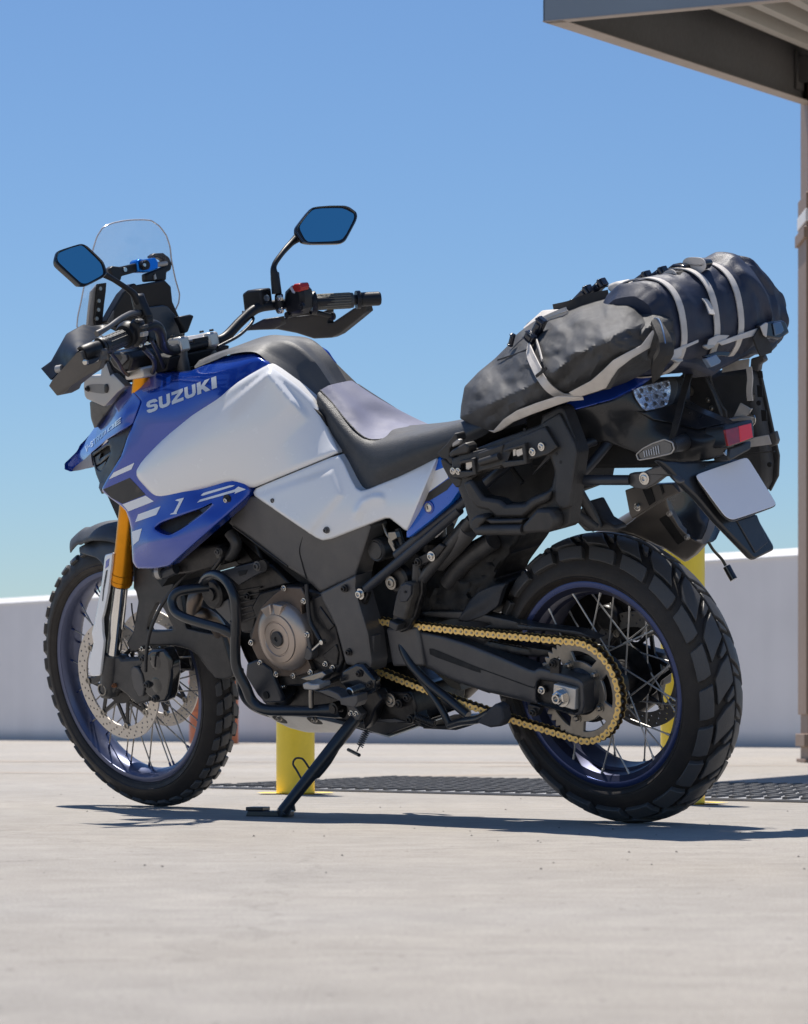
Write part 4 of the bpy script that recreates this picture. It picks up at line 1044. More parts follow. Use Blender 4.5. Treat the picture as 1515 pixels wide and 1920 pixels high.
# tail side cover in brighter blue with lock
TF = Field(uvY(cD, [(1235, 818, .150), (1045, 1335, .170), (1330, 1090, .165), (1390, 1000, .160), (1260, 900, .158)]))
tail_out = cD((1240, 815), (1262, 812), (1275, 860), (1340, 960), (1385, 990), (1385, 1030), (1330, 1110), (1200, 1225), (1060, 1335), (1042, 1335), (1040, 1300), (1120, 1120), (1200, 925))
tcov, tcovR = panel('lock_panel', tail_out, TF, blue2, moto, thick=0.02, roll=0.003, mirror=True, ch=1, cr=0.08)
decals(cD, TF, [(decal_white, [(1225, 905), (1290, 880), (1310, 950), (1155, 1062)]), (decal_black, [(1155, 1066), (1312, 955), (1345, 975), (1300, 1030), (1160, 1115), (1112, 1170), (1130, 1120)])], tcov)
u, v = cD((1187, 1140))[0]; c = P(u, v, TF(u, v)); lk = MB()
lk.lathe(c, (0, 1, 0), [(-0.004, 0.0145), (0.002, 0.0145), (0.003, 0.0115)], 30); lk.build('lock_surround', blue, tcov, smooth=40)
lk = MB(); lk.lathe(c, (0, 1, 0), [(0.0, 0.0105), (0.004, 0.0100), (0.005, 0.0085)], 30); lk.build('lock_barrel', steel, tcov, smooth=40)
lk = MB(); lk.box(c + Vector((0, 0.0052, 0)), (0.002, 0.001, 0.008)); lk.build('keyhole', dark, tcov)

# shroud bolt
u, v = cC((1157, 1203))[0]; bolt(shroud, [(u, v)], SF(u, v), 0.0055, steel)
MB().lathe(P(u, v, SF(u, v)), (0, 1, 0), [(-0.004, 0.0125), (0.001, 0.0125), (0.0015, 0.0095)], 24).build('bolt_washer', dark, shroud)

# ---- beak
BF = Field(uvY(cC, [(50, 985, .000), (130, 810, .004), (215, 690, .012), (290, 590, .035), (420, 440, .095), (530, 350, .128), (545, 500, .155), (490, 660, .163), (310, 770, .138), (190, 870, .095), (120, 990, .030), (360, 620, .140), (220, 780, .070), (410, 540, .140)]), soft=0.001)
beak_out = cC((530, 350), (440, 402), (400, 452), (290, 592), (215, 690), (130, 810), (62, 930), (50, 975), (60, 998), (110, 992), (205, 965), (188, 872), (310, 770), (488, 662), (547, 500), (480, 420))
beak, beakR = panel('beak', beak_out, BF, blue, moto, thick=0.012, roll=0.003, mirror=True, ch=1, cr=0.06, step=3.6)
panel('beak_lip', cC((60, 998), (110, 992), (205, 967), (188, 872), (150, 910), (80, 965), (62, 985)), BF, mat('beak_underside', (0.16, 0.14, 0.17), 0.4, var=0.05), beak, thick=0.002, roll=0, off=0.0012, ch=1, cr=0.1)
write('V-STROM', [.16, .09, .15, .15, .15, .15, .19], cC((152, 868), (300, 728), (296, 700), (148, 822)), BF, mat('grey_lettering', (0.55, 0.60, 0.68), 0.2, coat=1.0), beak, off=0.0034)
write('DE', [.5, .46], cC((305, 724), (402, 655), (404, 612), (310, 694)), BF, mat('bright_lettering', (0.78, 0.80, 0.84), 0.2, coat=1.0), beak, gap=0.04, off=0.0034)
# air intake side piece below the beak
IF = Field(uvY(cC, [(490, 660, .163), (310, 780, .138), (195, 880, .095), (250, 1080, .140), (270, 1165, .178), (410, 880, .175), (330, 900, .155), (455, 740, .166)]))
intake, intakeR = panel('side_duct', cC((488, 664), (312, 772), (318, 795), (190, 872), (205, 925), (228, 1020), (252, 1080), (246, 1115), (268, 1160), (272, 1120), (332, 1010), (408, 880), (455, 742)), IF, decal_black, moto, thick=0.02, roll=0.003, mirror=True, ch=0, step=6, off=-0.001,
                        holes=[cC((206, 888), (322, 808), (334, 868), (300, 940), (262, 1000), (232, 985), (215, 930))])
panel('louvre', cC((205, 885), (325, 805), (336, 870), (262, 1005), (230, 990)), IF, dark, intake, thick=0.01, roll=0, off=-0.025, ch=0)
panel('louvre', cC((212, 905), (262, 870), (250, 915), (330, 860), (332, 880), (262, 940), (222, 960)), IF, plast, intake, thick=0.006, roll=0.002, off=-0.008, ch=0)
panel('louvre', cC((228, 975), (300, 925), (290, 955), (262, 1005), (236, 1005)), IF, plast_b, intake, thick=0.006, roll=0.002, off=-0.006, ch=0)
# headlight housing side under the silver bracket
HF = Field(uvY(cC, [(185, 500, .07), (400, 430, .11), (215, 690, .055), (300, 600, .08)]))
hs, hsR = panel('headlight_housing', cC((182, 495), (300, 530), (430, 425), (405, 455), (290, 600), (218, 700), (190, 620)), HF, plast, moto, thick=0.05, roll=0.004, mirror=True, off=-0.004)
hl = MB(); hl.solid([Vector((1.49, y, z)) for y, z in ((-.05, .93), (.05, .93), (.05, 1.03), (-.05, 1.03))], [Vector((1.30, y, z)) for y, z in ((-.08, .90), (.08, .90), (.08, 1.06), (-.08, 1.06))])
hl.build('headlight_body', gloss, moto, bevel=0.006)
SBF = Field(uvY(cC, [(145, 350, .105), (160, 480, .105), (290, 540, .115), (438, 395, .125), (300, 220, .11), (270, 400, .112)]))
slv, slvR = panel('headlight_bracket', cC((143, 352), (190, 318), (262, 318), (268, 250), (300, 222), (330, 318), (350, 305), (438, 395), (380, 440), (290, 540), (162, 484), (148, 462), (140, 400)), SBF, silverp, moto, thick=0.02, roll=0.003, mirror=True, ch=1, cr=0.06)
panel('bracket_slot', cC((165, 380), (290, 378), (308, 400), (305, 440), (280, 450), (165, 432)), SBF, mat('slot_grey', (0.22, 0.21, 0.20), 0.5, 0.3), slv, thick=0.001, roll=0, off=0.0008, ch=2, cr=0.2)
bolt(slv, cC((170, 412)), 0.108, 0.005, engm)
panel('bracket_boss', cC((285, 380), (306, 378), (315, 410), (305, 445), (284, 440)), SBF, engm, slv, thick=0.003, roll=0.001, off=0.0035, ch=2, cr=0.2)

# ---- tank top cover, seat and core body as lofts through measured rails
def rail(c, lst): return [P(*c((x, y))[0], Y) for x, y, Y in lst]
# tank cover: lower left edge, shoulder, centre line
tc1 = rail(cC, [(930, 268, .106), (1060, 214, .105), (1180, 168, .102), (1350, 152, .094)]) + rail(cD, [(150, 205, .090), (300, 325, .080), (452, 450, .064)])
tc2 = rail(cC, [(925, 255, .094), (1050, 190, .090), (1180, 138, .084), (1360, 118, .076)]) + rail(cD, [(170, 150, .070), (330, 250, .060), (470, 400, .050)])
tc3 = rail(cC, [(960, 210, .050), (1100, 150, .045), (1300, 92, .040)]) + rail(cD, [(130, 62, .038), (300, 80, .034), (440, 190, .030), (550, 345, .028)])
tc4 = rail(cC, [(1050, 180, .0), (1200, 120, .0)]) + rail(cD, [(100, 42, .0), (215, 28, .0), (350, 60, .0), (480, 180, .0), (590, 338, .0)])
for p in tc4: p.y = 0
loft('tank_cover', [tc1, tc2, tc3, tc4], tankcov, moto, nu=36, nv=5, smooth=60, cap=False, msc=0.86, lin=True, bevel=0.0)
# filler flap line and far-side paint are under the cover edge
core = MB()
# inner tank / airbox volume so that nothing is hollow
core.solid([Vector(p) for p in ((1.12, .115, .80), (1.12, .115, 1.06), (0.80, .10, 1.08), (0.66, .09, .96), (0.62, .10, .80), (0.80, .12, .74))],
           [Vector(p) for p in ((1.12, -.115, .80), (1.12, -.115, 1.06), (0.80, -.10, 1.08), (0.66, -.09, .96), (0.62, -.10, .80), (0.80, -.12, .74))])
core.solid([Vector(p) for p in ((1.42, .10, .72), (1.50, .085, .88), (1.36, .085, 1.00), (1.12, .11, 1.0), (1.12, .14, .70), (1.26, .15, .60))],
           [Vector(p) for p in ((1.42, -.10, .72), (1.50, -.085, .88), (1.36, -.085, 1.00), (1.12, -.11, 1.0), (1.12, -.14, .70), (1.26, -.15, .60))])
core.build('inner_body', dark, moto)
# seat: lower edge, side crease, top edge, centre
s1 = rail(cD, [(462, 470, .078), (540, 640, .088), (640, 850, .102), (735, 1020, .122), (850, 1000, .140), (1100, 890, .150), (1300, 790, .153), (1515, 690, .150)]) + rail(cI, [(600, 320, .15)])
s2 = rail(cD, [(465, 410, .070), (560, 560, .092), (680, 730, .115), (790, 860, .138), (900, 870, .155), (1100, 790, .162), (1300, 715, .163), (1515, 620, .158)]) + rail(cI, [(600, 250, .155)])
s3 = rail(cD, [(490, 388, .055), (590, 500, .070), (700, 640, .092), (800, 730, .115), (900, 735, .130), (1100, 680, .138), (1300, 625, .138), (1515, 560, .130)]) + rail(cI, [(600, 190, .12)])
s4 = rail(cD, [(540, 362, .035), (640, 470, .040), (760, 600, .050), (860, 680, .060), (960, 668, .070), (1140, 640, .070), (1310, 600, .070), (1500, 555, .070)]) + rail(cI, [(620, 170, .07)])
s5 = rail(cD, [(600, 348, .0), (690, 430, .0), (800, 545, .0), (900, 620, .0), (1000, 620, .0), (1150, 615, .0), (1320, 592, .0), (1510, 550, .0)]) + rail(cI, [(640, 165, .0)])
for p in s5: p.y = 0
seat = loft('seat', [s1, s2, s3, s4, s5], vinyl, moto, nu=56, nv=6, smooth=70, noise_amp=0.0)
# blue-grey centre of the seat: same rails, slightly proud
b1 = rail(cD, [(486, 392, .056), (560, 470, .064), (640, 570, .080), (720, 655, .094), (780, 700, .100), (850, 712, .092), (960, 690, .066), (1078, 640, .020)])
b2 = rail(cD, [(540, 362, .036), (620, 440, .040), (690, 520, .050), (760, 600, .055), (820, 645, .055), (880, 662, .050), (970, 655, .035), (1078, 636, .012)])
b3 = rail(cD, [(600, 346, .0), (670, 405, .0), (740, 470, .0), (810, 545, .0), (870, 590, .0), (930, 612, .0), (1000, 622, .0), (1078, 632, .0)])
for p in b3: p.y = 0
for r in (b1, b2, b3):
    for p in r: p.z += 0.003
loft('seat_centre', [b1, b2, b3], vinylblue, seat, nu=40, nv=6, smooth=70, cap=False)
pp = []
for r_ in (b1,):
    MB().tube([p + Vector((0, 0.0005, 0.0)) for p in r_], 0.0016, n=6, sm=5).build('seat_piping', vinyl, seat)

cQ = crop(440, 1160, 4.456); cR = crop(660, 960, 4.456); cS = crop(140, 940, 4.734); cT = crop(1180, 640, 5.05)
def tb(name, c, lst, r, m, par=None, n=12, sm=6, **k):
    par = par or moto
    pts = [P(*c((x, y))[0], Y) for x, y, Y in lst]
    return MB().tube(pts, r, n=n, sm=sm, **k).build(name, m, par, smooth=60)
# ------------------------------------------------------------------ frame
FF = Field(uvY(cF, [(450, 0, .175), (700, 150, .178), (990, 420, .178), (1215, 320, .172), (1150, 150, .180), (1150, 860, .178), (1300, 900, .168), (1200, 600, .176), (560, -160, .180), (900, 50, .182)]))
spar = panel('frame_spar', cF((425, 0), (450, 22), (590, 122), (770, 262), (905, 350), (990, 430), (1060, 400), (1215, 330), (1222, 290), (1275, 130), (1308, 20), (1200, -60), (900, -100), (563, -168), (480, -100)), FF, framem, moto, thick=0.05, roll=0.006, mirror=True, ch=1, cr=0.06, off=-0.020)
pivc = panel('pivot_cover', cF((990, 432), (1214, 322), (1208, 400), (1225, 470), (1290, 690), (1312, 860), (1302, 922), (1150, 872), (1120, 760), (1090, 650), (1050, 560), (1005, 480)), FF, framem, moto, thick=0.05, roll=0.005, mirror=True, ch=1, cr=0.05, off=0.0)
panel('pivot_edge', cF((1292, 690), (1325, 700), (1325, 865), (1314, 862)), FF, framem, moto, thick=0.02, roll=0.002, off=-0.012, ch=0)
bolt(pivc[0], cF((1137, 407), (1165, 800)), .180, 0.006, engm)
# spar seam and cable guide
tb('spar_seam', cF, [(885, 80, .160), (862, 170, .160), (880, 260, .160), (905, 350, .160)], 0.0015, dark, spar[0], n=6)
tb('spar_lip', cF, [(450, 22, .156), (590, 124, .158), (700, 205, .158), (790, 270, .158)], 0.0022, engm, spar[0], n=6)
# dark plate behind the spar up to the rear: fills the airbox area
fill = MB()
fill.prism(cF((425, -150), (1300, -150), (1300, 60), (1220, 330), (1310, 900), (1100, 920), (900, 400), (440, 10)), 0.12, -0.12)
fill.build('engine_mount_block', dark, moto)
# subframe
tb('subframe_tube', cR, [(120, 640, .155), (480, 340, .150), (760, 100, .148), (900, -20, .146)], [.011, .011, .011, .011], plast_b, n=14)
o = tb('subframe_tube', cI, [(-160, 1340, .146), (120, 1110, .146), (420, 880, .145), (700, 640, .142), (1000, 430, .138), (1500, 130, .13)], .011, plast_b, n=14)
MB().tube([Vector((p.x, -p.y, p.z)) for p in [P(*cR((x, y))[0], Y) for x, y, Y in [(120, 640, .155), (480, 340, .150), (760, 100, .148)]] + [P(*cI((x, y))[0], Y) for x, y, Y in [(420, 880, .145), (1000, 430, .138), (1500, 130, .13)]]], .011).build('subframe_tube', plast, moto, smooth=60)
tb('subframe_tube', cR, [(540, 640, .135), (550, 430, .135)], .012, plast, n=14)
tb('subframe_tube', cR, [(590, 560, .13), (700, 420, .13), (1000, 60, .13)], .013, plast, n=14)
bolt(moto, cR((68, 685)), .168, 0.0085, steel, h=0.008)
MB().prism(cR((38, 640), (120, 625), (130, 690), (100, 780), (45, 720)), .160, .145).build('subframe_lug', engm, moto, bevel=0.003)
bolt(moto, cR((325, 592)), .150, 0.0105, dsteel, h=0.004)
MB().lathe(P(*cR((400, 560))[0], .13), (0, 1, 0), [(-.01, .032), (.008, .032), (.012, .026)], 24).build('peg_boss', engm, moto, smooth=30)
# linking lug plate with bolts
lp_ = MB().prism(cR((510, 400), (560, 370), (640, 330), (730, 260), (775, 290), (700, 390), (620, 430), (560, 460), (520, 450)), .150, .138).build('link_plate', engm, moto, bevel=0.003)
bolt(lp_, cR((552, 418),), .151, .0065, engm); bolt(lp_, cR((663, 370),), .151, .0075, steel)
MB().prism(cR((660, 215), (745, 150), (760, 158), (700, 215)), .140, .136).build('label_tag', decal_white, moto)
# passenger peg hanger
hg = MB().prism(cR((500, 460), (560, 460), (585, 560), (585, 680), (560, 760), (525, 880), (470, 980), (410, 1010), (350, 960), (330, 920), (345, 850), (420, 900), (500, 820), (540, 700), (530, 600)), .142, .125).build('peg_hanger', engm, moto, bevel=0.003)
pg = MB().prism(cR((400, 600), (450, 585), (500, 600), (500, 690), (470, 780), (440, 910), (330, 870), (350, 760), (365, 690)), .165, .135).build('passenger_peg', mat('peg_rubber', (0.055, 0.05, 0.045), 0.6, bump=0.4, dust=0.2), moto, bevel=0.006)
MB().prism(cR((405, 615), (450, 597), (492, 612), (490, 690), (455, 750), (400, 755), (395, 690)), .168, .16).build('peg_pad', plast_b, pg, bevel=0.002)
MB().prism(cR((310, 905), (385, 940), (370, 1000), (300, 960)), .168, .14).build('peg_end', plast, pg, bevel=0.003)
MB().lathe(P(*cR((445, 668))[0], .169), (0, 1, 0), [(-.002, .003), (.0015, .003)], 10).build('peg_hole', dark, pg)
# gaps stuffed with dark machinery (shock, airbox, brake lines)
MB().prism(cR((140, 130), (300, 70), (400, 140), (460, 220), (440, 330), (120, 640), (60, 660), (40, 600), (60, 470)), .06, -.10).build('airbox', dark, moto)
rb1 = MB(); rb1.lathe(P(*cR((205, 318))[0], .135), (0, 1, 0), [(-.05, .026), (.0, .0265), (.004, .024), (.003, .021), (.006, .019), (.006, .001)], 30); rb1.build('reservoir_cap', plast, moto, smooth=30)
tb('brake_hose', cR, [(260, 100, .13), (290, 180, .135), (330, 240, .135), (375, 350, .13)], .0035, dsteel, n=8)
MB().prism(cR((300, 170), (360, 165), (375, 215), (320, 250), (380, 345), (360, 360), (300, 250)), .138, .125).build('hose_bracket', dsteel, moto, bevel=0.001)
tb('brace_tube', cR, [(380, 140, .12), (430, 300, .12)], .007, plast, n=8)
sh = MB(); sh.tube([Vector((0.52, 0.0, 0.42)), Vector((0.50, 0, 0.50)), Vector((0.46, 0, 0.72))], .032, n=18, sm=0)
for k in range(7):
    z = .47 + .03 * k; sh.lathe((0.505 - .006 * k, 0, z), (-.15, 0, 1), [(-.006, .036), (0, .042), (.006, .036)], 18)
sh.build('rear_shock', engm, moto, smooth=40)
# rear inner mudguard and pipes between subframe and tyre
IMF = Field(uvY(cR, [(600, 400, .08), (1200, 150, .06), (800, 800, .085), (1200, 700, .07), (1500, 300, .05)]))
panel('inner_mudguard', cR((585, 690), (640, 560), (690, 440), (900, 300), (1080, 200), (1300, 120), (1460, 120), (1400, 250), (1240, 470), (1200, 560), (1290, 590), (1250, 700), (1200, 800), (1060, 900), (830, 880), (640, 870), (560, 800)), IMF, dark, moto, thick=0.10, roll=0.02, ch=1,
      wob=lambda u, v, d: 0.012 * noise.noise(Vector((u / 22, v / 22, 0))) + 0.006 * noise.noise(Vector((u / 8, v / 8, 3))))
panel('mud_flap', cR((980, 740), (1060, 660), (1200, 605), (1290, 590), (1250, 690), (1220, 790), (1100, 870), (960, 920), (880, 910)), IMF, mat('flap_black', (0.02, 0.023, 0.03), 0.55, bump=0.3, bscale=300), moto, thick=0.01, roll=0.004, off=0.02,
      wob=lambda u, v, d: 0.010 * noise.noise(Vector((u / 30 + v / 20, v / 50, 7))))
tb('exhaust_pipe', cR, [(1500, 130, -.05), (1400, 280, -.04), (1270, 440, -.03), (1180, 600, -.03)], .024, mat('pipe_brown', (0.10, 0.075, 0.05), 0.42, 0.7, dust=0.2), n=20)
tb('dark_tube', cR, [(800, 590, .075), (950, 410, .08), (1180, 240, .08)], .020, plast, n=16)
tb('pannier_pipe', cR, [(720, 410, .10), (840, 290, .11), (980, 130, .12)], .024, framem, n=18)
# ------------------------------------------------------------------ engine
crank = MB()
crank.prism(cF((545, 690), (590, 600), (560, 520), (610, 430), (800, 380), (1000, 430), (1080, 640), (1150, 880), (1130, 940), (1000, 1010), (700, 1010), (660, 930), (600, 850), (575, 790)), .150, -.15)
crank.build('crankcase', engm, moto, bevel=0.006)
low = MB(); low.prism(cF((640, 930), (1130, 930), (1320, 1000), (1515, 1080), (1515, 1230), (1180, 1240), (700, 1170), (620, 1100)), .10, -.10); low.build('sump', engm, moto, bevel=0.008)
cyl = MB()
cyl.prism(cF((370, 320), (480, 260), (680, 250), (800, 380), (620, 430), (590, 600), (575, 680), (500, 680), (470, 560), (350, 470)), .135, -.12); cyl.build('front_cylinder', engm, moto, bevel=0.006)
fins = MB()
for k in range(6): fins.prism(cF((470 + 8 * k, 420 + 36 * k), (620, 395 + 34 * k), (620, 405 + 34 * k), (472 + 8 * k, 432 + 36 * k)), .142, .12)
fins.build('cylinder_fins', engm, moto, bevel=0.001)
cyl2 = MB(); cyl2.prism(cF((700, 380), (590, 130), (440, 40), (420, 200), (480, 260), (690, 300)), .10, -.10); cyl2.build('cylinder_head', engm, moto, bevel=0.006)
# alternator cover
ac = P(*cF((742, 712))[0], .185)
a_ = MB(); a_.lathe(ac, (0, 1, 0), [(-.05, .083), (-.012, .0815), (-.004, .078), (.002, .070), (.006, .060), (.0065, .0575), (.010, .0565), (.011, .052), (.011, .042), (.009, .0405), (.009, .0385), (.0105, .0375), (.0105, .0235), (.0085, .0225), (.0085, .001)], 72)
alt = a_.build('alternator_cover', bronze, moto, smooth=30)
c_ = MB(); c_.lathe(ac, (0, 1, 0), [(.0085, .0180), (.0125, .0180), (.0135, .0168), (.0135, .006), (.010, .0055)], 40); c_.build('inspection_plug', plast, alt, smooth=30)
for a0, a1, r0, r1 in ((92, 112, .050, .0835), (60, 84, .055, .083)):
    p2 = []
    for rr, aa in ((r0, a0 + 3), (r0, a1 - 3), (r1, a1 + 1), (r1, a0 - 1)):
        p2.append(ac + Vector((-rr * cos(radians(180 - aa)) * -1 * -1, .0, rr * sin(radians(aa)))))
    MB().solid([p + Vector((0, .008, 0)) for p in p2], [p + Vector((0, -.03, 0)) for p in p2]).build('cover_rib', bronze, alt, bevel=0.003)
# flange of the cover with bolts
fl = MB().prism(cF((583, 620), (620, 520), (700, 440), (760, 395), (870, 400), (905, 470), (870, 520), (880, 620), (905, 700), (890, 800), (940, 920), (830, 955), (720, 950), (620, 880), (575, 790), (555, 740)), .165, .15).build('cover_flange', mat('flange_bronze', (0.13, 0.10, 0.082), 0.45, 0.6, dust=0.15), moto, bevel=0.003)
bolt(fl, cF((765, 405), (888, 483), (855, 622), (877, 808), (930, 923), (822, 945), (718, 935), (620, 865), (563, 740)), [.168] * 9, 0.0048, steel, h=0.005)
# clutch release and hose
cl0 = P(*cF((932, 800))[0], .165)
q = MB(); q.lathe(cl0, (0, 1, 0), [(-.02, .0165), (.012, .0160), (.014, .0145)], 30); q.build('release_cylinder', framem, moto, smooth=30)
tb('release_neck', cF, [(930, 780, .172), (912, 700, .172)], .0055, framem, n=10)
bolt(moto, cF((910, 690)), .175, .005, steel)
tb('release_pipe', cF, [(945, 785, .178), (995, 740, .180)], .004, steel, n=8)
MB().lathe(P(*cF((1003, 737))[0], .178), (0, 1, 0), [(-.006, .006), (.005, .006), (.006, .003)], 12).build('banjo_bolt', steel, moto)
tb('clutch_hose', cF, [(905, 380, .165), (912, 480, .168), (925, 600, .170), (965, 680, .175), (990, 725, .180)], .0052, rubberg, n=10)
# sprocket cover
sc = MB().prism(cF((930, 470), (1000, 440), (1070, 600), (1130, 850), (1100, 930), (1020, 900), (950, 850), (930, 720), (905, 620), (905, 520)), .158, .14).build('sprocket_cover', engm, moto, bevel=0.004)
MB().prism(cF((1000, 820), (1085, 750), (1100, 800), (1092, 880), (1060, 880)), .162, .155).build('cover_gusset', engm, sc, bevel=0.002)
MB().prism(cF((985, 515), (1075, 640), (1040, 670), (975, 560)), .161, .155).build('cover_pad', engm, sc, bevel=0.002)
bolt(sc, cF((1023, 872), (1068, 895)), .160, .0045, steel)
# front engine mount bracket
MB().prism(cF((372, 300), (600, 238), (650, 252), (645, 300), (575, 332), (485, 385), (440, 345)), .172, .158).build('mount_bracket', plast_b, moto, bevel=0.002)
MB().prism(cF((478, 300), (540, 290), (528, 320), (490, 330)), .1735, .17).build('bracket_slot', dark, moto, bevel=0.001)
bolt(moto, cF((600, 268)), .175, .008, framem); bolt(moto, cF((540, 455)), .140, .007, engm)
MB().lathe(P(*cF((640, 265))[0], .172), (0, 1, 0), [(-.006, .014), (.003, .014), (.003, .010)], 20).build('mount_collar', engm, moto)
# radiator side, hoses
MB().prism(cS((905, 520), (1010, 410), (1290, 380), (1330, 560), (1030, 640), (800, 665), (720, 660), (710, 590), (850, 570)), .15, -.15).build('radiator_shroud', engm, moto, bevel=0.006)
tb('radiator_hose', cS, [(720, 630, .17), (800, 640, .168), (900, 600, .165)], [.0135, .0135, .012], plast_b, n=16)
MB().lathe(P(*cS((755, 630))[0], .175), (1, .3, 0), [(-.006, .017), (.006, .017)], 20).build('hose_end', silverp, moto)
tb('radiator_hose', cF, [(430, 60, .14), (470, 130, .14), (440, 200, .14), (370, 190, .14)], .014, plast, n=16)
MB().lathe(P(*cF((365, 180))[0], .165), (0, 1, 0), [(-.02, .012), (.0, .012), (.002, .009)], 16).build('bracket_boss', engm, moto)
bolt(moto, cF((358, 180)), .167, .006, framem)
tb('bracket_arm', cF, [(358, 180, .160), (385, 210, .158), (330, 290, .150)], .006, engm, n=8)
# horn / header pipe
tb('header_pipe', cF, [(350, 360, .10), (260, 400, .12), (215, 480, .14), (215, 560, .13), (270, 570, .12), (340, 620, .08), (420, 760, .03)], .019, mat('header_steel', (0.16, 0.13, 0.11), 0.4, 0.9, var=0.3, dust=0.1), n=20)
MB().lathe(P(*cF((322, 440))[0], .165), (0, 1, 0), [(-.03, .036), (.0, .036), (.004, .030), (.004, .016), (.010, .015), (.010, .003)], 36).build('horn', engm, moto, smooth=30)
MB().prism(cF((325, 520), (420, 470), (440, 560), (440, 640)), .16, .14).build('heat_shield', framem, moto, bevel=0.003)
# crash bars
bar = mat('crash_bar_coat', (0.016, 0.019, 0.024), 0.32, bump=0.08, bscale=900, coat=0.2)
cb1 = tb('crash_bar', cQ, [(840, 762, .165), (700, 770, .19), (500, 770, .215), (260, 760, .235), (150, 690, .24), (90, 560, .245), (20, 420, .25), (5, 300, .25), (5, 150, .25), (5, 20, .25)], .0125, bar, n=16)
tb('crash_bar', cF, [(470, 690, .25), (468, 560, .252), (455, 450, .25), (410, 360, .24), (345, 320, .225), (290, 335, .21), (262, 380, .19)], .0115, bar, n=16)
tb('crash_bar', cF, [(455, 692, .25), (380, 655, .262), (250, 618, .27), (150, 585, .272), (92, 545, .268), (75, 480, .262), (110, 430, .25), (190, 410, .225), (300, 400, .19)], .0115, bar, n=16)
tb('crash_bar', cQ, [(40, 430, .235), (60, 600, .21), (140, 720, .16), (300, 790, .10), (500, 815, .06)], .0105, bar, n=14)
tb('crash_bar_end', cQ, [(900, 760, .165), (840, 765, .17), (640, 770, .195)], [.020, .019, .0125], bar, n=16, sm=6)
MB().lathe(P(*cQ((822, 755))[0], .185), (0, 1, 0), [(-.02, .015), (.0, .015), (.001, .010), (.004, .010), (.004, .004)], 20).build('bar_bolt', engm, moto, smooth=30)
# right-hand crash bar, simple mirror of the outline
MB().tube([Vector((p.x, -p.y, p.z)) for p in [P(*cQ((x, y))[0], Y) for x, y, Y in [(840, 762, .165), (500, 770, .215), (260, 760, .235), (150, 690, .24), (90, 560, .245), (20, 420, .25), (5, 150, .25), (5, 20, .25)]] + [P(*cF((x, y))[0], Y) for x, y, Y in [(455, 450, .25), (410, 360, .24), (345, 320, .225), (262, 380, .19)]]], .012).build('crash_bar', bar, moto, smooth=60)
# lower cradle plate and bash plate
MB().prism(cQ((100, 375), (190, 340), (300, 420), (330, 520), (390, 660), (390, 700), (250, 705), (190, 640), (90, 480)), .17, .155).build('cradle_plate', plast_b, moto, bevel=0.004)
MB().lathe(P(*cQ((262, 640))[0], .172), (0, 1, 0), [(-.003, .009), (.001, .009)], 16).build('cradle_hole', dark, moto)
skA = [(260, 800), (440, 810), (620, 822), (760, 850), (975, 905), (920, 950), (780, 952), (600, 950), (450, 910), (330, 850)]
skf = Field(uvY(cQ, [(260, 800, .135), (620, 822, .135), (975, 905, .130), (600, 950, .06), (900, 955, .06), (330, 850, .10)]))
sk = panel('skid_plate', cQ(*skA), skf, skid, moto, thick=0.06, roll=0.002, ch=1, cr=0.1)
MB().solid([Vector(p) for p in ((.98, .10, .30), (.62, .10, .215), (.62, -.10, .215), (.98, -.10, .30))], [Vector(p) for p in ((.98, .10, .296), (.62, .10, .211), (.62, -.10, .211), (.98, -.10, .296))]).build('skid_floor', skid, moto, bevel=0.001)
for pts in (((300, 815), (370, 812), (430, 850), (445, 880), (360, 865)), ((590, 825), (650, 820), (725, 860), (740, 885), (650, 880))):
    panel('skid_pocket', cQ(*pts), skf, dark, sk, thick=0.001, roll=0, off=0.0012, ch=2, cr=0.2)
MB().prism(cQ((740, 835), (1000, 870), (1130, 850), (1420, 860), (1510, 880), (1265, 972), (1120, 955), (960, 905)), .10, -.10).build('skid_rear', plast, moto, bevel=0.003)
bolt(sk, cQ((370, 835), (665, 845)), .132, .005, dsteel)
# footpeg bracket casting, gear lever, rider peg
fb = MB().prism(cQ((900, 430), (1010, 375), (1060, 385), (1165, 510), (1165, 600), (1120, 635), (1030, 625), (930, 590), (860, 520)), .185, .160).build('footpeg_bracket', gloss, moto, bevel=0.006)
bolt(fb, cQ((1040, 458), (1130, 552)), .187, .006, engm)
MB().lathe(P(*cQ((960, 620))[0], .205), (0, 1, 0), [(-.03, .0125), (.0, .0125), (.002, .0095), (.001, .007)], 24).build('peg_pivot', steel, moto, smooth=30)
MB().lathe(P(*cQ((960, 620))[0], .207), (0, 1, 0), [(-.03, .0085), (.001, .0085)], 24).build('peg_pivot_core', engm, moto, smooth=30)
rp = MB(); rp.prism(cQ((690, 605), (780, 592), (860, 625), (890, 660), (1020, 640), (1025, 700), (1000, 745), (885, 720), (880, 690)), .235, .20); rp.build('rider_peg', framem, moto, bevel=0.002)
tp = MB()
for k in range(5): tp.prism(cQ((545 + 38 * k, 500 - 12 * k), (570 + 38 * k, 488 - 12 * k), (600 + 36 * k, 505 - 8 * k), (575 + 36 * k, 515 - 8 * k)), .24, .235)
MB().prism(cQ((545, 500), (730, 440), (760, 470), (720, 520), (600, 520)), .195, .165).build('peg_cleats', dsteel, moto, bevel=0.002)
MB().prism(cQ((562, 545), (600, 530), (640, 548), (700, 545), (705, 590), (660, 600), (575, 592)), .235, .195).build('gear_pedal_tip', silverp, moto, bevel=0.003)
tb('gear_lever', cQ, [(640, 590, .205), (638, 660, .205), (640, 740, .205)], .0062, dsteel, n=10)
tb('gear_rod', cQ, [(680, 600, .18), (800, 640, .18), (960, 690, .175)], .005, engm, n=8)
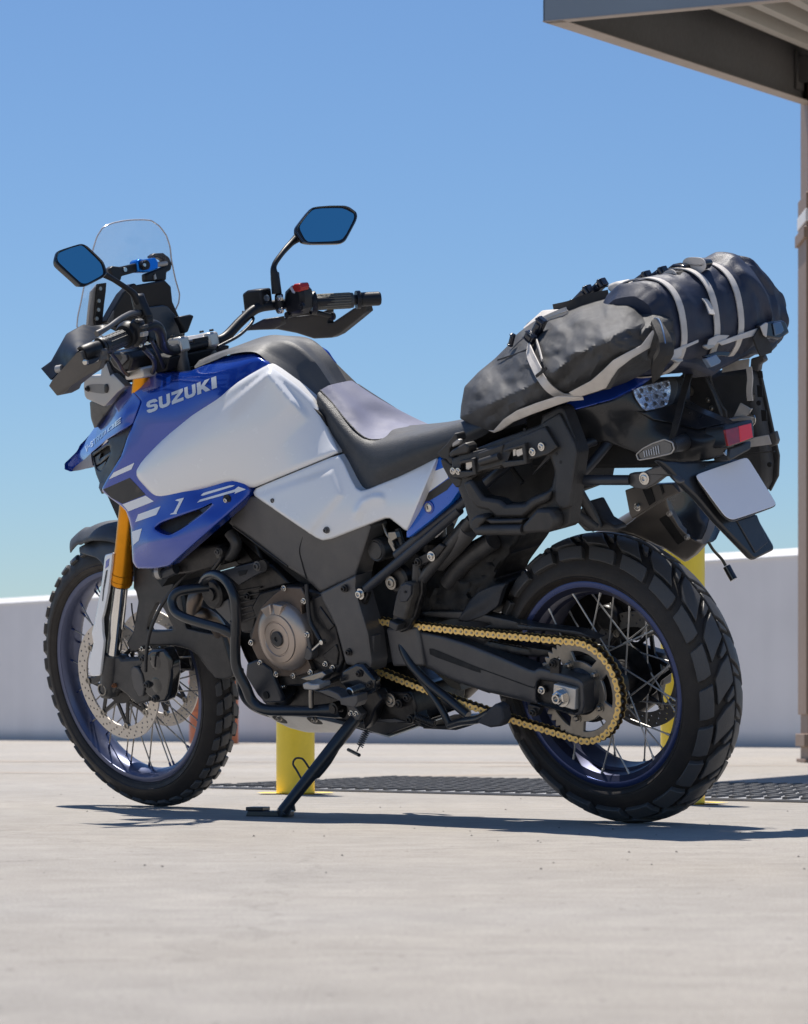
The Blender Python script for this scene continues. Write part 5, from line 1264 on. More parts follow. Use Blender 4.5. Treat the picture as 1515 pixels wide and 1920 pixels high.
MB().prism(cQ((880, 720), (940, 700), (1010, 745), (1060, 800), (1040, 850), (1000, 850), (930, 730)), .17, .15).build('lever_link', framem, moto, bevel=0.002)
bolt(moto, cQ((1018, 795), (975, 790)), .17, .0045, steel)
MB().prism(cQ((1040, 660), (1180, 590), (1230, 680), (1170, 760), (1130, 870), (1080, 930), (1060, 800)), .15, .12).build('stand_bracket', engm, moto, bevel=0.004)
bolt(moto, cQ((1298, 680),), .13, .011, dsteel, h=.004); bolt(moto, cQ((1440, 660), (1370, 712), (1465, 838)), .13, .007, engm)
MB().prism(cQ((1250, 640), (1470, 600), (1515, 740), (1500, 880), (1380, 860), (1150, 850), (1180, 760)), .12, -.05).build('linkage_block', engm, moto, bevel=0.006)
MB().prism(cQ((1150, 845), (1330, 838), (1420, 860), (1300, 870)), .125, .12).build('linkage_edge', framem, moto, bevel=0.001)
# oil filter and front details
tb('oil_filter', cQ, [(400, 560, .12), (460, 680, .05)], .035, engm, n=24, sm=0)
bolt(moto, cQ((405, 567)), .145, .005, steel)
tb('oil_line', cQ, [(270, 560, .15), (300, 500, .15), (330, 510, .15)], .009, engm, n=10)
# ---- side stand
foot = [GP(*cQ((x, y))[0], 0.0) for x, y in ((90, 1640), (430, 1645))]
def gl(x, y, z): return to_local(GP(*cQ((x, y))[0], z))
footL = gl(385, 1625, 0.012); piv = P(*cQ((1040, 800))[0], .150)
def along(t, lift=0.0): return piv.lerp(footL, t) + Vector((0, 0, lift))
sst = MB(); sst.tube([piv, along(.20), along(.5), along(.8), along(.985)], [.0135, .0155, .0150, .0135, .0125], n=12, sm=3); stand = sst.build('side_stand', bar, moto, smooth=50)
MB().tube([along(.28, -.006), along(.42, -.012), along(.56, -.012), along(.60, -.004)], [.010, .012, .011, .008], n=8, sm=2).build('stand_rib', bar, stand)
def wl(p): return to_local(p)
fp = MB(); a0 = GP(*cQ((90, 1652))[0], 0.0); a1 = GP(*cQ((430, 1656))[0], 0.0)
dx = (a1 - a0); dn = Vector((-dx.y, dx.x, 0)).normalized()
fp.solid([wl(p) for p in (a0, a1, a1 + dn * .055, a0 + dn * .055)], [wl(p + Vector((0, 0, .013))) for p in (a0 + Vector((.004, 0, 0)), a1, a1 + dn * .055, a0 + dn * .055)])
fp.solid([wl(p + Vector((0, 0, .013))) for p in (a0, a0 + dx * .42, a0 + dx * .42 + dn * .05, a0 + dn * .05)], [wl(p + Vector((0, 0, .022))) for p in (a0, a0 + dx * .42, a0 + dx * .42 + dn * .05, a0 + dn * .05)])
fp.tube([along(.93), wl(a0.lerp(a1, .84) + dn * .025 + Vector((0, 0, .010)))], [.013, .017], n=12, sm=0); fp.build('stand_foot', bar, stand, bevel=0.002)
MB().tube([wl(GP(*cQ((487, 1610))[0], 0.006)), wl(GP(*cQ((487, 1610))[0], 0.006)) + Vector((0, 0, .022))], .0075, n=10, sm=0).build('stand_stop', bar, stand)
Yt = lambda t: along(t).y
tb('stand_loop', cQ, [(568, 1358, Yt(.66)), (520, 1270, Yt(.66)), (488, 1215, Yt(.66)), (505, 1172, Yt(.64)), (545, 1165, Yt(.62)), (580, 1185, Yt(.62)), (642, 1280, Yt(.58))], .0024, bar, stand, n=8)
# springs and pegs
def spring(name, a, b, r, turns, wire, m, par):
    a, b = Vector(a), Vector(b); ax = (b - a).normalized(); u_ = ax.orthogonal().normalized(); w_ = ax.cross(u_); pts = []
    for i in range(turns * 10 + 1):
        t = i / (turns * 10); an = 2 * pi * turns * t; pts.append(a.lerp(b, t) + (u_ * cos(an) + w_ * sin(an)) * r)
    return MB().tube(pts, wire, n=6, sm=0).build(name, m, par, smooth=60)
spring('stand_spring', P(*cQ((1105, 935))[0], .13), P(*cQ((1045, 1065))[0], .15), .0078, 8, .0013, bar, stand)
tb('spring_hook', cQ, [(1045, 1060, .15), (1022, 1110, .155)], .0015, bar, stand, n=6)
tb('spring_hook', cQ, [(1105, 940, .13), (1125, 870, .13)], .0015, bar, stand, n=6)
tb('spring_peg', cQ, [(950, 1095, .15), (1040, 1140, .185)], .0042, bar, stand, n=10)
# ---- centre stand
cs_ = tb('centre_stand', cG, [(480, 960, .12), (500, 1020, .125), (560, 1130, .13), (680, 1260, .13), (830, 1380, .13), (1000, 1520, .13)], .0105, bar, n=14)
tb('centre_stand_tube', cG, [(490, 960, -.10), (560, 1130, -.11), (1000, 1500, -.12)], .0105, bar, cs_)
tb('centre_stand_brace', cG, [(620, 1220, .125), (700, 1330, .125), (780, 1450, .13), (860, 1610, .13)], .0085, bar, cs_, n=12)
tb('centre_stand_tang', cG, [(850, 1600, .13), (950, 1570, .15), (1080, 1550, .17), (1180, 1500, .185)], [.008, .009, .010, .011], bar, cs_, n=12)
MB().prism(cG((1060, 1580), (1150, 1480), (1215, 1425), (1262, 1460), (1280, 1560), (1250, 1610), (1170, 1620)), .195, .165).build('centre_stand_pad', mat('pad_rubber', (0.045, 0.045, 0.05), 0.75, bump=1.0, bscale=500), cs_, bevel=0.005)
MB().prism(cG((640, 1600), (870, 1590), (1000, 1610), (900, 1640), (640, 1628)), .05, -.06).build('centre_stand_feet', bar, cs_, bevel=0.003)
spring('centre_stand_spring', P(*cG((590, 1530))[0], .13), P(*cG((740, 1590))[0], .13), .0075, 12, .0018, engm, cs_)
MB().prism(cG((380, 1330), (530, 1340), (570, 1420), (590, 1540), (640, 1620), (560, 1590), (480, 1590), (300, 1560), (310, 1440)), .12, .08).build('centre_stand_mount', engm, moto, bevel=0.004)
MB().prism(cG((690, 1135), (760, 1170), (930, 1270), (945, 1330), (860, 1300), (800, 1240), (720, 1170)), .03, -.05).build('linkage_plate', mat('linkage_grey', (0.18, 0.17, 0.15), 0.5, 0.5), moto, bevel=0.002)

# ------------------------------------------------------------------ fork, fender, front brakes
AXF = Vector((WB, .105, RF))
fbot = P(*cE((425, 925))[0], .105); ftop = P(*cC((562, 300))[0], .105)
fdir = (ftop - fbot).normalized()
def fk(t): return fbot + fdir * t
Lf = (ftop - fbot).length
gb = P(*cE((485, 505))[0], .105); tg = (gb - fbot).dot(fdir)
for sgn in (1, -1):
    def S_(p): return Vector((p.x, p.y * sgn, p.z))
    o = MB(); o.tube([S_(fk(tg)), S_(fk(tg + .004)), S_(fk(tg + .022)), S_(fk(tg + .05)), S_(fk(tg + .10)), S_(fk(Lf))], [.0265, .0285, .0280, .0262, .0245, .0235], n=32, sm=0); fo = o.build('fork_tube', gold, moto, smooth=50)
    MB().tube([S_(fk(tg - .004)), S_(fk(tg + .002))], [.024, .0262], n=32, sm=0).build('dust_seal', rubberg, fo, smooth=30)
    for kk in (.012, .030): MB().lathe(S_(fk(tg + kk)), S_(fdir), [(-.0008, .0285), (.0, .0292), (.0008, .0285)], 32, close=False).build('fork_ring', gold, fo)
    MB().tube([S_(fk(-.05)), S_(fk(tg))], .0190, n=32, sm=0).build('fork_stanchion', chrome, moto, smooth=50)
    MB().tube([S_(fk(Lf)), S_(fk(Lf + .012))], [.0235, .020], n=24, sm=0).build('fork_cap', gold, fo, smooth=30)
    MB().tube([S_(fk(Lf + .012)), S_(fk(Lf + .028))], [.008, .007], n=12, sm=0).build('fork_adjuster', gloss, fo, smooth=30)
    MB().tube([S_(fk(.004)), S_(fk(-.03)), S_(fk(-.10)), S_(AXF + Vector((.0, .0, .0)))], [.0245, .0275, .0265, .024], n=28, sm=0).build('fork_leg', plast, moto, smooth=40)
# top and lower yokes
for t, nm, m_ in ((Lf - .012, 'top_yoke', alu), (Lf - .20, 'lower_yoke', engm)):
    c = fk(t); c2_ = Vector((c.x - .03, 0, c.z)); b = MB()
    b.solid([Vector((c.x + dx_, y, c.z + dz - dx_ * .0)) for dx_, y, dz in ((.03, .135, 0), (.035, -.135, 0), (-.035, -.135, 0), (-.06, -.06, 0), (-.06, .06, 0), (-.035, .135, 0))],
            [Vector((c.x + dx_, y, c.z + .026)) for dx_, y in ((.03, .135), (.035, -.135), (-.035, -.135), (-.06, -.06), (-.06, .06), (-.035, .135))])
    b.build(nm, m_, moto, bevel=0.005)
# lower casting, axle clamp and caliper
lc = MB().prism(cE((372, 935), (455, 928), (470, 950), (590, 940), (622, 985), (600, 1060), (650, 1150), (640, 1200), (560, 1222), (500, 1160), (440, 1120), (400, 1190), (345, 1185), (330, 1110), (350, 1040)), .118, .085).build('axle_casting', plast, moto, bevel=0.006)
MB().prism(cE((290, 1060), (350, 1035), (365, 1060), (300, 1100)), .115, .10).build('guard_foot', plast, lc, bevel=0.002)
axc = P(*cE((360, 1130))[0], .128)
MB().lathe(axc, (0, 1, 0), [(-.05, .017), (.0, .017), (.002, .0155), (.002, .011), (-.008, .0105)], 28).build('front_axle', engm, lc, smooth=30)
MB().lathe(axc, (0, 1, 0), [(.0012, .0165), (.0035, .0155), (.0035, .0125), (.001, .0115)], 28, close=False).build('axle_ring', dsteel, lc, smooth=30)
bolt(lc, cE((430, 1105)), .122, .004, mat('rust', (0.25, 0.10, 0.04), 0.8))
cal = MB().prism(cE((590, 935), (650, 885), (730, 885), (765, 960), (770, 1050), (755, 1160), (735, 1205), (680, 1212), (640, 1180), (600, 1150), (560, 1060)), .125, .088).build('brake_caliper', gloss, moto, bevel=0.008)
MB().prism(cE((528, 1005), (545, 988), (570, 1000), (590, 1040), (608, 1120), (600, 1170), (575, 1172), (545, 1120), (530, 1050)), .130, .12).build('caliper_badge', framem, cal, bevel=0.003)
MB().lathe(P(*cE((690, 960))[0], .118), (0, 1, 0), [(-.02, .022), (.006, .022), (.008, .018)], 24).build('caliper_piston', gloss, cal, smooth=30)
MB().lathe(P(*cE((695, 1100))[0], .118), (0, 1, 0), [(-.02, .022), (.006, .022), (.008, .018)], 24).build('caliper_piston', gloss, cal, smooth=30)
bolt(cal, cE((600, 945), (672, 1185), (625, 1100)), .128, .0065, plast)
bolt(cal, cE((595, 885), (640, 880)), .10, .004, steel)
MB().box(Vector((WB - .11, -.085, RF + .05)), (.07, .05, .12)).build('brake_caliper', gloss, moto, bevel=0.008)
tb('brake_hose', cE, [(618, 1020, .14), (622, 920, .145), (645, 780, .145), (700, 650, .14), (770, 540, .13), (830, 470, .12), (900, 410, .10), (960, 395, .09)], .0046, rubberg, n=10)
tb('abs_wire', cM, [(640, 330, .04), (650, 420, .04), (700, 640, .04)], .002, rubberg, n=6)
# fork guard
GF = Field(uvY(cM, [(440, 0, .128), (490, 0, .135), (420, 500, .140), (340, 560, .125), (370, 890, .132), (330, 900, .124)]))
guard = panel('fork_guard', cM((437, -40), (495, -55), (490, 20), (462, 240), (430, 400), (415, 450), (420, 560), (430, 620), (402, 870), (395, 887), (336, 890), (312, 850), (312, 780), (350, 640), (335, 560), (360, 470), (385, 330), (400, 240), (415, 150)), GF, white, moto, thick=0.006, roll=0.002, ch=1, cr=0.08, step=4)
MB().solid([p for p in [P(*cM((x, y))[0], .118) for x, y in ((487, 0), (520, -20), (500, 240), (470, 450), (450, 720), (425, 850), (400, 870), (430, 620), (418, 450))]],
           [p for p in [P(*cM((x, y))[0], .100) for x, y in ((487, 0), (520, -20), (500, 240), (470, 450), (450, 720), (425, 850), (400, 870), (430, 620), (418, 450))]]).build('guard_backing', plast, moto, bevel=0.001)
panel('decal', cS((278, 530), (308, 505), (300, 575), (270, 600)), GF, blue, guard, thick=0, roll=0, off=0.001, ch=0)
panel('decal', cS((278, 615), (292, 610), (275, 720), (262, 780), (250, 890), (243, 880), (250, 790), (262, 700)), GF, decal_black, guard, thick=0, roll=0, off=0.001, ch=0, step=4)
# right guard
MB().solid([Vector((p.x, -.135, p.z)) for p in [P(*cM((x, y))[0], .13) for x, y in ((437, -40), (500, -55), (462, 240), (420, 560), (402, 870), (312, 850), (350, 640), (385, 330))]],
           [Vector((p.x, -.129, p.z)) for p in [P(*cM((x, y))[0], .13) for x, y in ((437, -40), (500, -55), (462, 240), (420, 560), (402, 870), (312, 850), (350, 640), (385, 330))]]).build('fork_guard', white, moto, bevel=0.001)

# front fender: arched shell over the tyre plus left and right stays
fen = MB(); V = []; F = []
def fang(p): return atan2(p.z - RF, p.x - WB)
a_f = fang(Vector((1.74, 0, .69))); a_b = radians(172)
N = 36; M_ = 12
tip = P(149, 1031, 0)
for i in range(N + 1):
    t = i / N; a = a_f + (a_b - a_f) * t
    wid = 0.072 * min(1, 0.45 + 2.2 * t) * (1 if t < .8 else 1 - .15 * (t - .8) / .2)
    rr = 0.392 + 0.012 * math.sin(pi * min(1, t * 1.3)) - 0.012 * (t ** 3) + (0.006 if t < .1 else 0)
    for k in range(M_ + 1):
        s = -1 + 2 * k / M_; drop = 0.030 * (abs(s) ** 2.6) + 0.008 * abs(s)
        r = rr - drop; V.append(Vector((WB + r * cos(a), wid * s, RF + r * sin(a))))
nV = len(V)
for i in range(N):
    for k in range(M_): F.append((i * (M_ + 1) + k, i * (M_ + 1) + k + 1, (i + 1) * (M_ + 1) + k + 1, (i + 1) * (M_ + 1) + k))
fender = mkobj('front_fender', V, F, tankcov, moto, 40); bmfix(fender)
sol = fender.modifiers.new('s', 'SOLIDIFY'); sol.thickness = 0.003; sol.offset = -1
fs_out = cE((552, 405), (620, 390), (700, 398), (760, 455), (830, 560), (862, 760), (955, 782), (1080, 802), (1110, 900), (1140, 1000), (1145, 1052), (1090, 1070), (1040, 1060), (985, 1000), (930, 920), (880, 888), (800, 868), (640, 862), (590, 880), (560, 905), (530, 905), (505, 850), (545, 780), (575, 600), (560, 540), (545, 520))
FSF = Field(uvY(cE, [(560, 450, .085), (700, 420, .080), (540, 880, .100), (800, 820, .085), (1080, 820, .070), (1120, 1040, .062), (700, 640, .088), (950, 850, .080)]))
fst = panel('fender_stay', fs_out, FSF, plast, fender, thick=0.012, roll=0.004, mirror=True, ch=1, cr=0.06, step=6, holes=[cE((692, 598), (735, 655), (792, 770), (700, 776), (628, 774), (640, 700))])
tf_out = cS((40, 408), (75, 388), (180, 335), (290, 300), (400, 290), (420, 470), (340, 470), (300, 480), (262, 590), (235, 540), (190, 500), (120, 482), (42, 455))
panel('fender_front_skirt', tf_out, Field(uvY(cS, [(40, 420, .028), (180, 340, .02), (400, 290, .03), (400, 400, .075), (240, 370, .055), (200, 490, .072), (300, 480, .078), (100, 400, .045)])), tankcov, fender, thick=0.01, roll=0.003, ch=1, cr=0.08, step=5)

# ------------------------------------------------------------------ handlebars and cockpit
hb = MB()
xs = [P(*cA((x, y))[0], Y) for x, y, Y in [(408, 1195, .48), (700, 1080, .36), (800, 1035, .30), (900, 985, .262), (960, 965, .235), (1010, 1010, .205), (1030, 1110, .165), (1080, 1160, .12), (1170, 1150, .05)]]
xs += [P(*cB((x, y))[0], Y) for x, y, Y in [(60, 1140, -.05), (170, 1110, -.09), (300, 980, -.15), (420, 880, -.20), (560, 850, -.245), (700, 840, -.29), (900, 825, -.34), (1365, 800, -.48)]]
hbar = MB().tube(xs, .0125, n=18, sm=6).build('handlebar', cpl, moto, smooth=60)
def hp(c, x, y, Y): return P(*c((x, y))[0], Y)
# clamps / risers
def clamp(c, x, y, Y, w_):
    p = hp(c, x, y, Y); b = MB(); b.box(p, (.046, w_ * .8, .036)); o = b.build('bar_clamp', alu, moto, bevel=0.006); MB().lathe(p, (0, 0, 1), [(-.085, .019), (-.03, .016), (-.016, .018)], 20).build('bar_riser', framem, moto, smooth=40)
    for dx_ in (-.018, .018):
        MB().lathe(p + Vector((dx_, 0, .020)), (0, 0, 1), [(0, .0055), (.004, .0055), (.005, .0045), (.003, .003)], 14).build('clamp_bolt', engm, o, smooth=40)
    return p
k1 = clamp(cA, 1160, 1120, .050, .042); k2 = clamp(cA, 1390, 1085, -.050, .042)
MB().tube([k1 + Vector((0, 0, .006)), k2 + Vector((0, 0, .006))], .012, n=4, sm=0).build('clamp_bridge', alu, moto, bevel=0.003)
MB().box((k1 + k2) / 2 + Vector((-.026, 0, .004)), (.006, .045, .010)).build('bridge_slot', dark, moto)
# controls, grips, bar ends
def along_bar(i0, p): return p
gL0, gL1 = hp(cA, 555, 1135, .425), hp(cA, 750, 1055, .335)
def grip(a, b, par_m, r=.0185):
    d = (b - a); m = MB(); prof = []
    n = 14
    for k in range(n + 1): t = k / n; prof.append((t * d.length, r + (.0007 if k % 2 else 0)))
    m.lathe(a, d, prof, 28); return m.build('handle_grip', par_m, moto, smooth=60)
g1 = grip(gL0, gL1, rubberg); 
rgm = MB()
for k in range(12):
    an = 2 * pi * k / 12; d = (gL1 - gL0).normalized(); u_ = d.orthogonal().normalized(); w_ = d.cross(u_); off_ = (u_ * cos(an) + w_ * sin(an)) * .0186
    rgm.tube([gL0.lerp(gL1, .15) + off_, gL0.lerp(gL1, .85) + off_], .0016, n=6, sm=0)
rgm.build('grip_ribs', rubberg, g1)
bl0, bl1 = hp(cA, 400, 1196, .484), hp(cA, 530, 1145, .437); d = (bl1 - bl0)
m = MB(); m.lathe(bl0, d, [(-.002, .0105), (-.002, .0185), (.002, .0200), (d.length * .6, .0200), (d.length, .0165)], 30); be = m.build('bar_end', cpl, moto, smooth=30)
m = MB(); m.lathe(bl0, d, [(-.0030, .0100), (.006, .0090), (.006, .003)], 24, close=False); m.build('bar_end_bore', dark, be)
MB().lathe(hp(cA, 545, 1140, .430), d, [(-.003, .0135), (-.003, .0225), (.003, .0225), (.003, .0135)], 30).build('grip_flange', rubberg, moto, smooth=30)
gR0, gR1 = hp(cB, 890, 828, -.345), hp(cB, 1185, 812, -.425)
g2 = grip(gR0, gR1, mat('grip_grey', (0.055, 0.055, 0.05), 0.6, bump=1.0, bscale=260, var=0.3, vscale=100))
rgm = MB()
for k in range(18):
    an = 2 * pi * k / 18; dd = (gR1 - gR0).normalized(); u_ = dd.orthogonal().normalized(); w_ = dd.cross(u_); off_ = (u_ * cos(an) + w_ * sin(an)) * .0188
    rgm.tube([gR0.lerp(gR1, .05) + off_, gR0.lerp(gR1, .92) + off_], .0014, n=6, sm=0)
rgm.build('grip_ribs', mat('grip_rib_khaki', (0.16, 0.15, 0.11), 0.6), g2)
MB().lathe(hp(cB, 1222, 808, -.438), (gR1 - gR0), [(-.004, .0135), (-.004, .0225), (.006, .0225), (.006, .0135)], 30).build('grip_flange', cpl, moto, smooth=30)
MB().lathe(hp(cB, 1250, 806, -.448), (gR1 - gR0), [(0, .0175), (.045, .0175), (.049, .015)], 30).build('bar_end', cpl, moto, smooth=30)
# left switch cluster
dL = (gL1 - gL0).normalized(); pL = hp(cA, 750, 1050, .335)
sw = MB(); sw.lathe(pL, dL, [(-.010, .026), (.0, .032), (.010, .033), (.018, .030), (.020, .028)], 30); s1o = sw.build('switch_housing', cpl, moto, smooth=40)
sw = MB(); sw.prism(cA((760, 935), (800, 915), (835, 945), (850, 1010), (855, 1090), (830, 1140), (790, 1150), (765, 1080)), .335, .310); sw.build('switch_body', cpl, s1o, bevel=0.008)
for pts, m_ in ((((800, 930), (830, 918), (850, 935), (825, 950)), plast), (((845, 975), (880, 965), (885, 990), (850, 1000)), plast), (((848, 1025), (882, 1022), (880, 1058), (848, 1060)), silverp)):
    MB().prism(cA(*pts), .345, .33).build('switch_button', m_, s1o, bevel=0.002)
for x, y in ((855, 1128), (905, 1110)): MB().lathe(hp(cA, x, y, .33), (-1, .3, 0), [(0, .004), (.004, .004)], 10).build('housing_screw', steel, s1o)
# clutch lever perch and lever (left), inside the hand guard
tb('clutch_lever', cA, [(880, 880, .27), (800, 870, .32), (700, 915, .38), (600, 985, .44), (510, 1035, .48)], [.008, .007, .0065, .006, .007], framem, n=10)
MB().prism(cA((770, 730), (830, 720), (850, 800), (900, 900), (905, 960), (860, 960), (815, 880), (795, 850)), .285, .262).build('mirror_perch', cpl, moto, bevel=0.004)
# hand guards
HGF = Field(uvY(cA, [(70, 1300, .47), (150, 1400, .49), (350, 1180, .50), (280, 1030, .40), (400, 965, .34), (600, 960, .28), (560, 1010, .30), (250, 1250, .47)]))
panel('hand_guard', cA((70, 1308), (95, 1290), (150, 1250), (270, 1035), (400, 962), (460, 972), (600, 960), (640, 975), (520, 1060), (440, 1110), (370, 1165), (300, 1260), (200, 1350), (150, 1402)), HGF, mat('guard_black', (0.008, 0.010, 0.016), 0.45, bump=0.1, spec=0.25), moto, thick=0.004, roll=0.002, ch=1, cr=0.05)
gL = MB().prism(cA((130, 1445), (160, 1395), (350, 1185), (380, 1170), (400, 1230), (440, 1275), (520, 1250), (548, 1150), (560, 1170), (556, 1230), (530, 1310), (420, 1370), (300, 1450), (270, 1490), (195, 1525)), [.50, .50, .505, .50, .495, .49, .475, .46, .46, .46, .46, .47, .48, .485, .49], .445)
gL.build('guard_brace', framem, moto, bevel=0.006)
MB().lathe(hp(cA, 420, 1258, .500), (-.4, 1, 0), [(-.006, .006), (.002, .006), (.003, .004)], 16).build('guard_screw', steel, moto)
tb('clutch_rod', cA, [(205, 1310, .47), (260, 1290, .46), (320, 1250, .44)], .005, silverp, n=10)
MB().lathe(hp(cA, 218, 1312, .475), (1, .2, 0), [(-.010, .004), (-.008, .009), (.008, .009), (.010, .004)], 16).build('lever_ball', silverp, moto, smooth=50)
# right guard
HGR = Field(uvY(cB, [(380, 1045, -.24), (580, 1040, -.28), (880, 1110, -.38), (1020, 1100, -.42), (1290, 890, -.475), (980, 880, -.38), (650, 960, -.28)]))
panel('hand_guard', cB((375, 1048), (560, 980), (660, 945), (880, 925), (990, 885), (988, 990), (1030, 985), (1200, 870), (1290, 850), (1302, 900), (1230, 960), (1080, 1080), (1020, 1108), (880, 1115), (740, 1070), (590, 1042)), HGR, cpl, moto, thick=0.02, roll=0.004, ch=1, cr=0.04)
panel('guard_blade', cB((290, 1060), (480, 960), (620, 940), (640, 1000), (560, 1040), (375, 1050)), HGR, cpl, moto, thick=0.01, roll=0.002, off=.006, ch=0)
tb('brake_lever', cB, [(660, 930, -.26), (780, 912, -.31), (900, 912, -.35), (990, 930, -.38), (1025, 935, -.39)], [.008, .007, .0065, .0062, .0065], cpl, n=10)
MB().lathe(hp(cB, 1022, 938, -.39), (0, 1, 0), [(-.006, .006), (-.003, .0105), (.003, .0105), (.006, .006)], 16).build('lever_ball', cpl, moto, smooth=50)
# right switch cluster and brake reservoir
MB().prism(cB((640, 740), (680, 700), (740, 698), (775, 740), (785, 790), (785, 880), (760, 925), (690, 940), (650, 920), (625, 840)), -.262, -.305).build('switch_housing', cpl, moto, bevel=0.010)
MB().prism(cB((700, 704), (720, 684), (762, 682), (775, 716), (762, 746), (722, 746)), -.258, -.290).build('kill_switch', redm, moto, bevel=0.003)
MB().prism(cB((682, 712), (698, 703), (722, 745), (720, 760), (704, 750)), -.258, -.266).build('switch_edge', decal_silver, moto, bevel=0.001)
MB().lathe(hp(cB, 775, 862, -.25), (0, 1, 0), [(-.006, .010), (.002, .010), (.002, .006), (.005, .005)], 18).build('starter_button', cpl, moto, smooth=30)
MB().lathe(hp(cB, 868, 835, -.325), (gR1 - gR0), [(-.006, .028), (.002, .030), (.006, .030), (.008, .026)], 30).build('throttle_collar', cpl, moto, smooth=30)
MB().prism(cB((308, 762), (345, 735), (450, 728), (465, 860), (420, 900), (325, 905)), -.205, -.245).build('brake_reservoir', cpl, moto, bevel=0.005)
MB().lathe(hp(cB, 502, 795, -.198), (0, 1, 0), [(-.004, .0075), (.001, .0075), (.0015, .005)], 20).build('sight_glass', mat('sight_glass', (0.10, 0.12, 0.14), 0.1), moto, smooth=30)
MB().prism(cB((560, 760), (600, 760), (612, 900), (585, 930), (560, 880)), -.232, -.25).build('master_cylinder', cpl, moto, bevel=0.006)
bolt(moto, cB((607, 795), (615, 893)), -.222, .005, steel)
# cables
tb('brake_hose', cB, [(320, 905, -.22), (400, 960, -.18), (300, 1080, -.12), (120, 1180, -.05)], .004, rubberg, n=8)
tb('cable', cA, [(880, 1150, .28), (960, 1240, .20), (960, 1320, .12), (900, 1400, .08)], .006, rubberg, n=8)
tb('cable', cA, [(620, 1180, .34), (680, 1260, .26), (720, 1330, .18), (790, 1380, .10)], .005, rubberg, n=8)
tb('cable', cA, [(940, 1080, .25), (1000, 1200, .16), (1040, 1300, .10)], .005, rubberg, n=8)
MB().prism(cA((570, 1180), (800, 1150), (900, 1180), (1000, 1210), (1080, 1220), (1060, 1330), (960, 1350), (850, 1390), (730, 1430), (650, 1350), (600, 1300)), .10, -.10).build('instrument_base', dark, moto, bevel=0.004)
MB().prism(cA((600, 1230), (640, 1180), (760, 1180), (790, 1230), (770, 1330), (690, 1340), (640, 1300)), .16, .08).build('ignition_block', engm, moto, bevel=0.006)
MB().prism(cA((690, 1180), (740, 1200), (750, 1240), (700, 1290), (680, 1270), (715, 1225)), .165, .16).build('wiring_clip', framem, moto, bevel=0.001)
# ---- mirrors
def mirror(cxy, outer_, inner_, xf, arm, armr, cover_pts):
    A_ = [PX(*cxy((x, y))[0], xf) for x, y in chaikin(outer_, 2, 0.14)]
    n_ = (A_[1] - A_[0]).cross(A_[4] - A_[0]).normalized()
    if n_.x > 0: n_ = -n_
    cen = sum(A_, Vector()) / len(A_)
    B_ = [cen + (p - cen) * .93 - n_ * .012 for p in A_]; C_ = [cen + (p - cen) * .62 - n_ * .026 for p in A_]
    V = [p + n_ * .001 for p in A_] + B_ + C_; n = len(A_)
    F = [tuple(range(n))] + [(i, n + i, n + (i + 1) % n, (i + 1) % n) for i in range(n)] + [(n + i, 2 * n + i, 2 * n + (i + 1) % n, n + (i + 1) % n) for i in range(n)] + [tuple(range(3 * n - 1, 2 * n - 1, -1))]
    mo = mkobj('mirror', V, F, cpl, moto, 40); bmfix(mo)
    G_ = [PX(*cxy((x, y))[0], xf) + n_ * .0022 for x, y in chaikin(inner_, 2, 0.14)]
    mkobj('mirror_glass', G_, [tuple(range(len(G_)))], mirrorm, mo, 0); 
    # normal towards the rider
    me = mo.children[-1].data; bmx = bmesh.new(); bmx.from_mesh(me)
    for f in bmx.faces:
        if f.normal.dot(n_) < 0: f.normal_flip()
    bmx.to_mesh(me); bmx.free()
    RL = [[cen + (p - cen) * f_ + n_ * h_ for p in A_] for f_, h_ in ((1.005, -.002), (1.0, .0035), (.965, .0045), (.935, .0030), (.93, .0012))]
    rv = [p for r_ in RL for p in r_]; m_n = len(A_)
    mkobj('mirror_rim', rv, [(i * m_n + k, i * m_n + (k + 1) % m_n, (i + 1) * m_n + (k + 1) % m_n, (i + 1) * m_n + k) for i in range(4) for k in range(m_n)], gloss, mo, 40)
    return mo, cen - n_ * .02
mxL = lambda y, z: 0.985 + 0.30 * (y - .45) * 0 + 0.22 * (z - 1.386)
m1, cc1 = mirror(cA, [(175, 450), (190, 385), (380, 325), (430, 345), (560, 470), (588, 560), (560, 592), (420, 662), (370, 662), (330, 622), (182, 490)], [(195, 440), (206, 398), (368, 336), (402, 346), (540, 480), (562, 568), (430, 640), (385, 640), (202, 470)], mxL, None, None, None)
mxR = lambda y, z: 1.065 + 0.22 * (z - 1.389)
m2, cc2 = mirror(cB, [(725, 282), (726, 240), (850, 80), (1000, 68), (1112, 68), (1152, 80), (1206, 120), (1213, 152), (1205, 190), (1120, 350), (1080, 372), (840, 375), (780, 362), (740, 305)], [(752, 235), (862, 92), (1100, 86), (1190, 132), (1190, 172), (1100, 346), (830, 356), (800, 330)], mxR, None, None, None)
def yx(c, x, y, X): return PX(*c((x, y))[0], lambda a, b: X)
MB().tube([yx(cA, 840, 790, .995), yx(cA, 800, 720, .995), yx(cA, 740, 670, .995), yx(cA, 640, 605, .998), yx(cA, 560, 560, 1.005)], [.0095, .0085, .0065, .0062, .0085], n=14, sm=5).build('mirror_stem', cpl, m1, smooth=60)
MB().prism(cA((768, 735), (830, 725), (862, 800), (905, 905), (860, 930), (812, 880)), .29, .268).build('mirror_base', cpl, m1, bevel=0.005)
MB().tube([yx(cB, 585, 760, 1.085), yx(cB, 572, 640, 1.085), yx(cB, 562, 545, 1.085), yx(cB, 620, 450, 1.085), yx(cB, 700, 360, 1.09), yx(cB, 760, 310, 1.09)], [.0125, .0115, .0068, .0066, .008, .0125], n=14, sm=5).build('mirror_stem', cpl, m2, smooth=60)
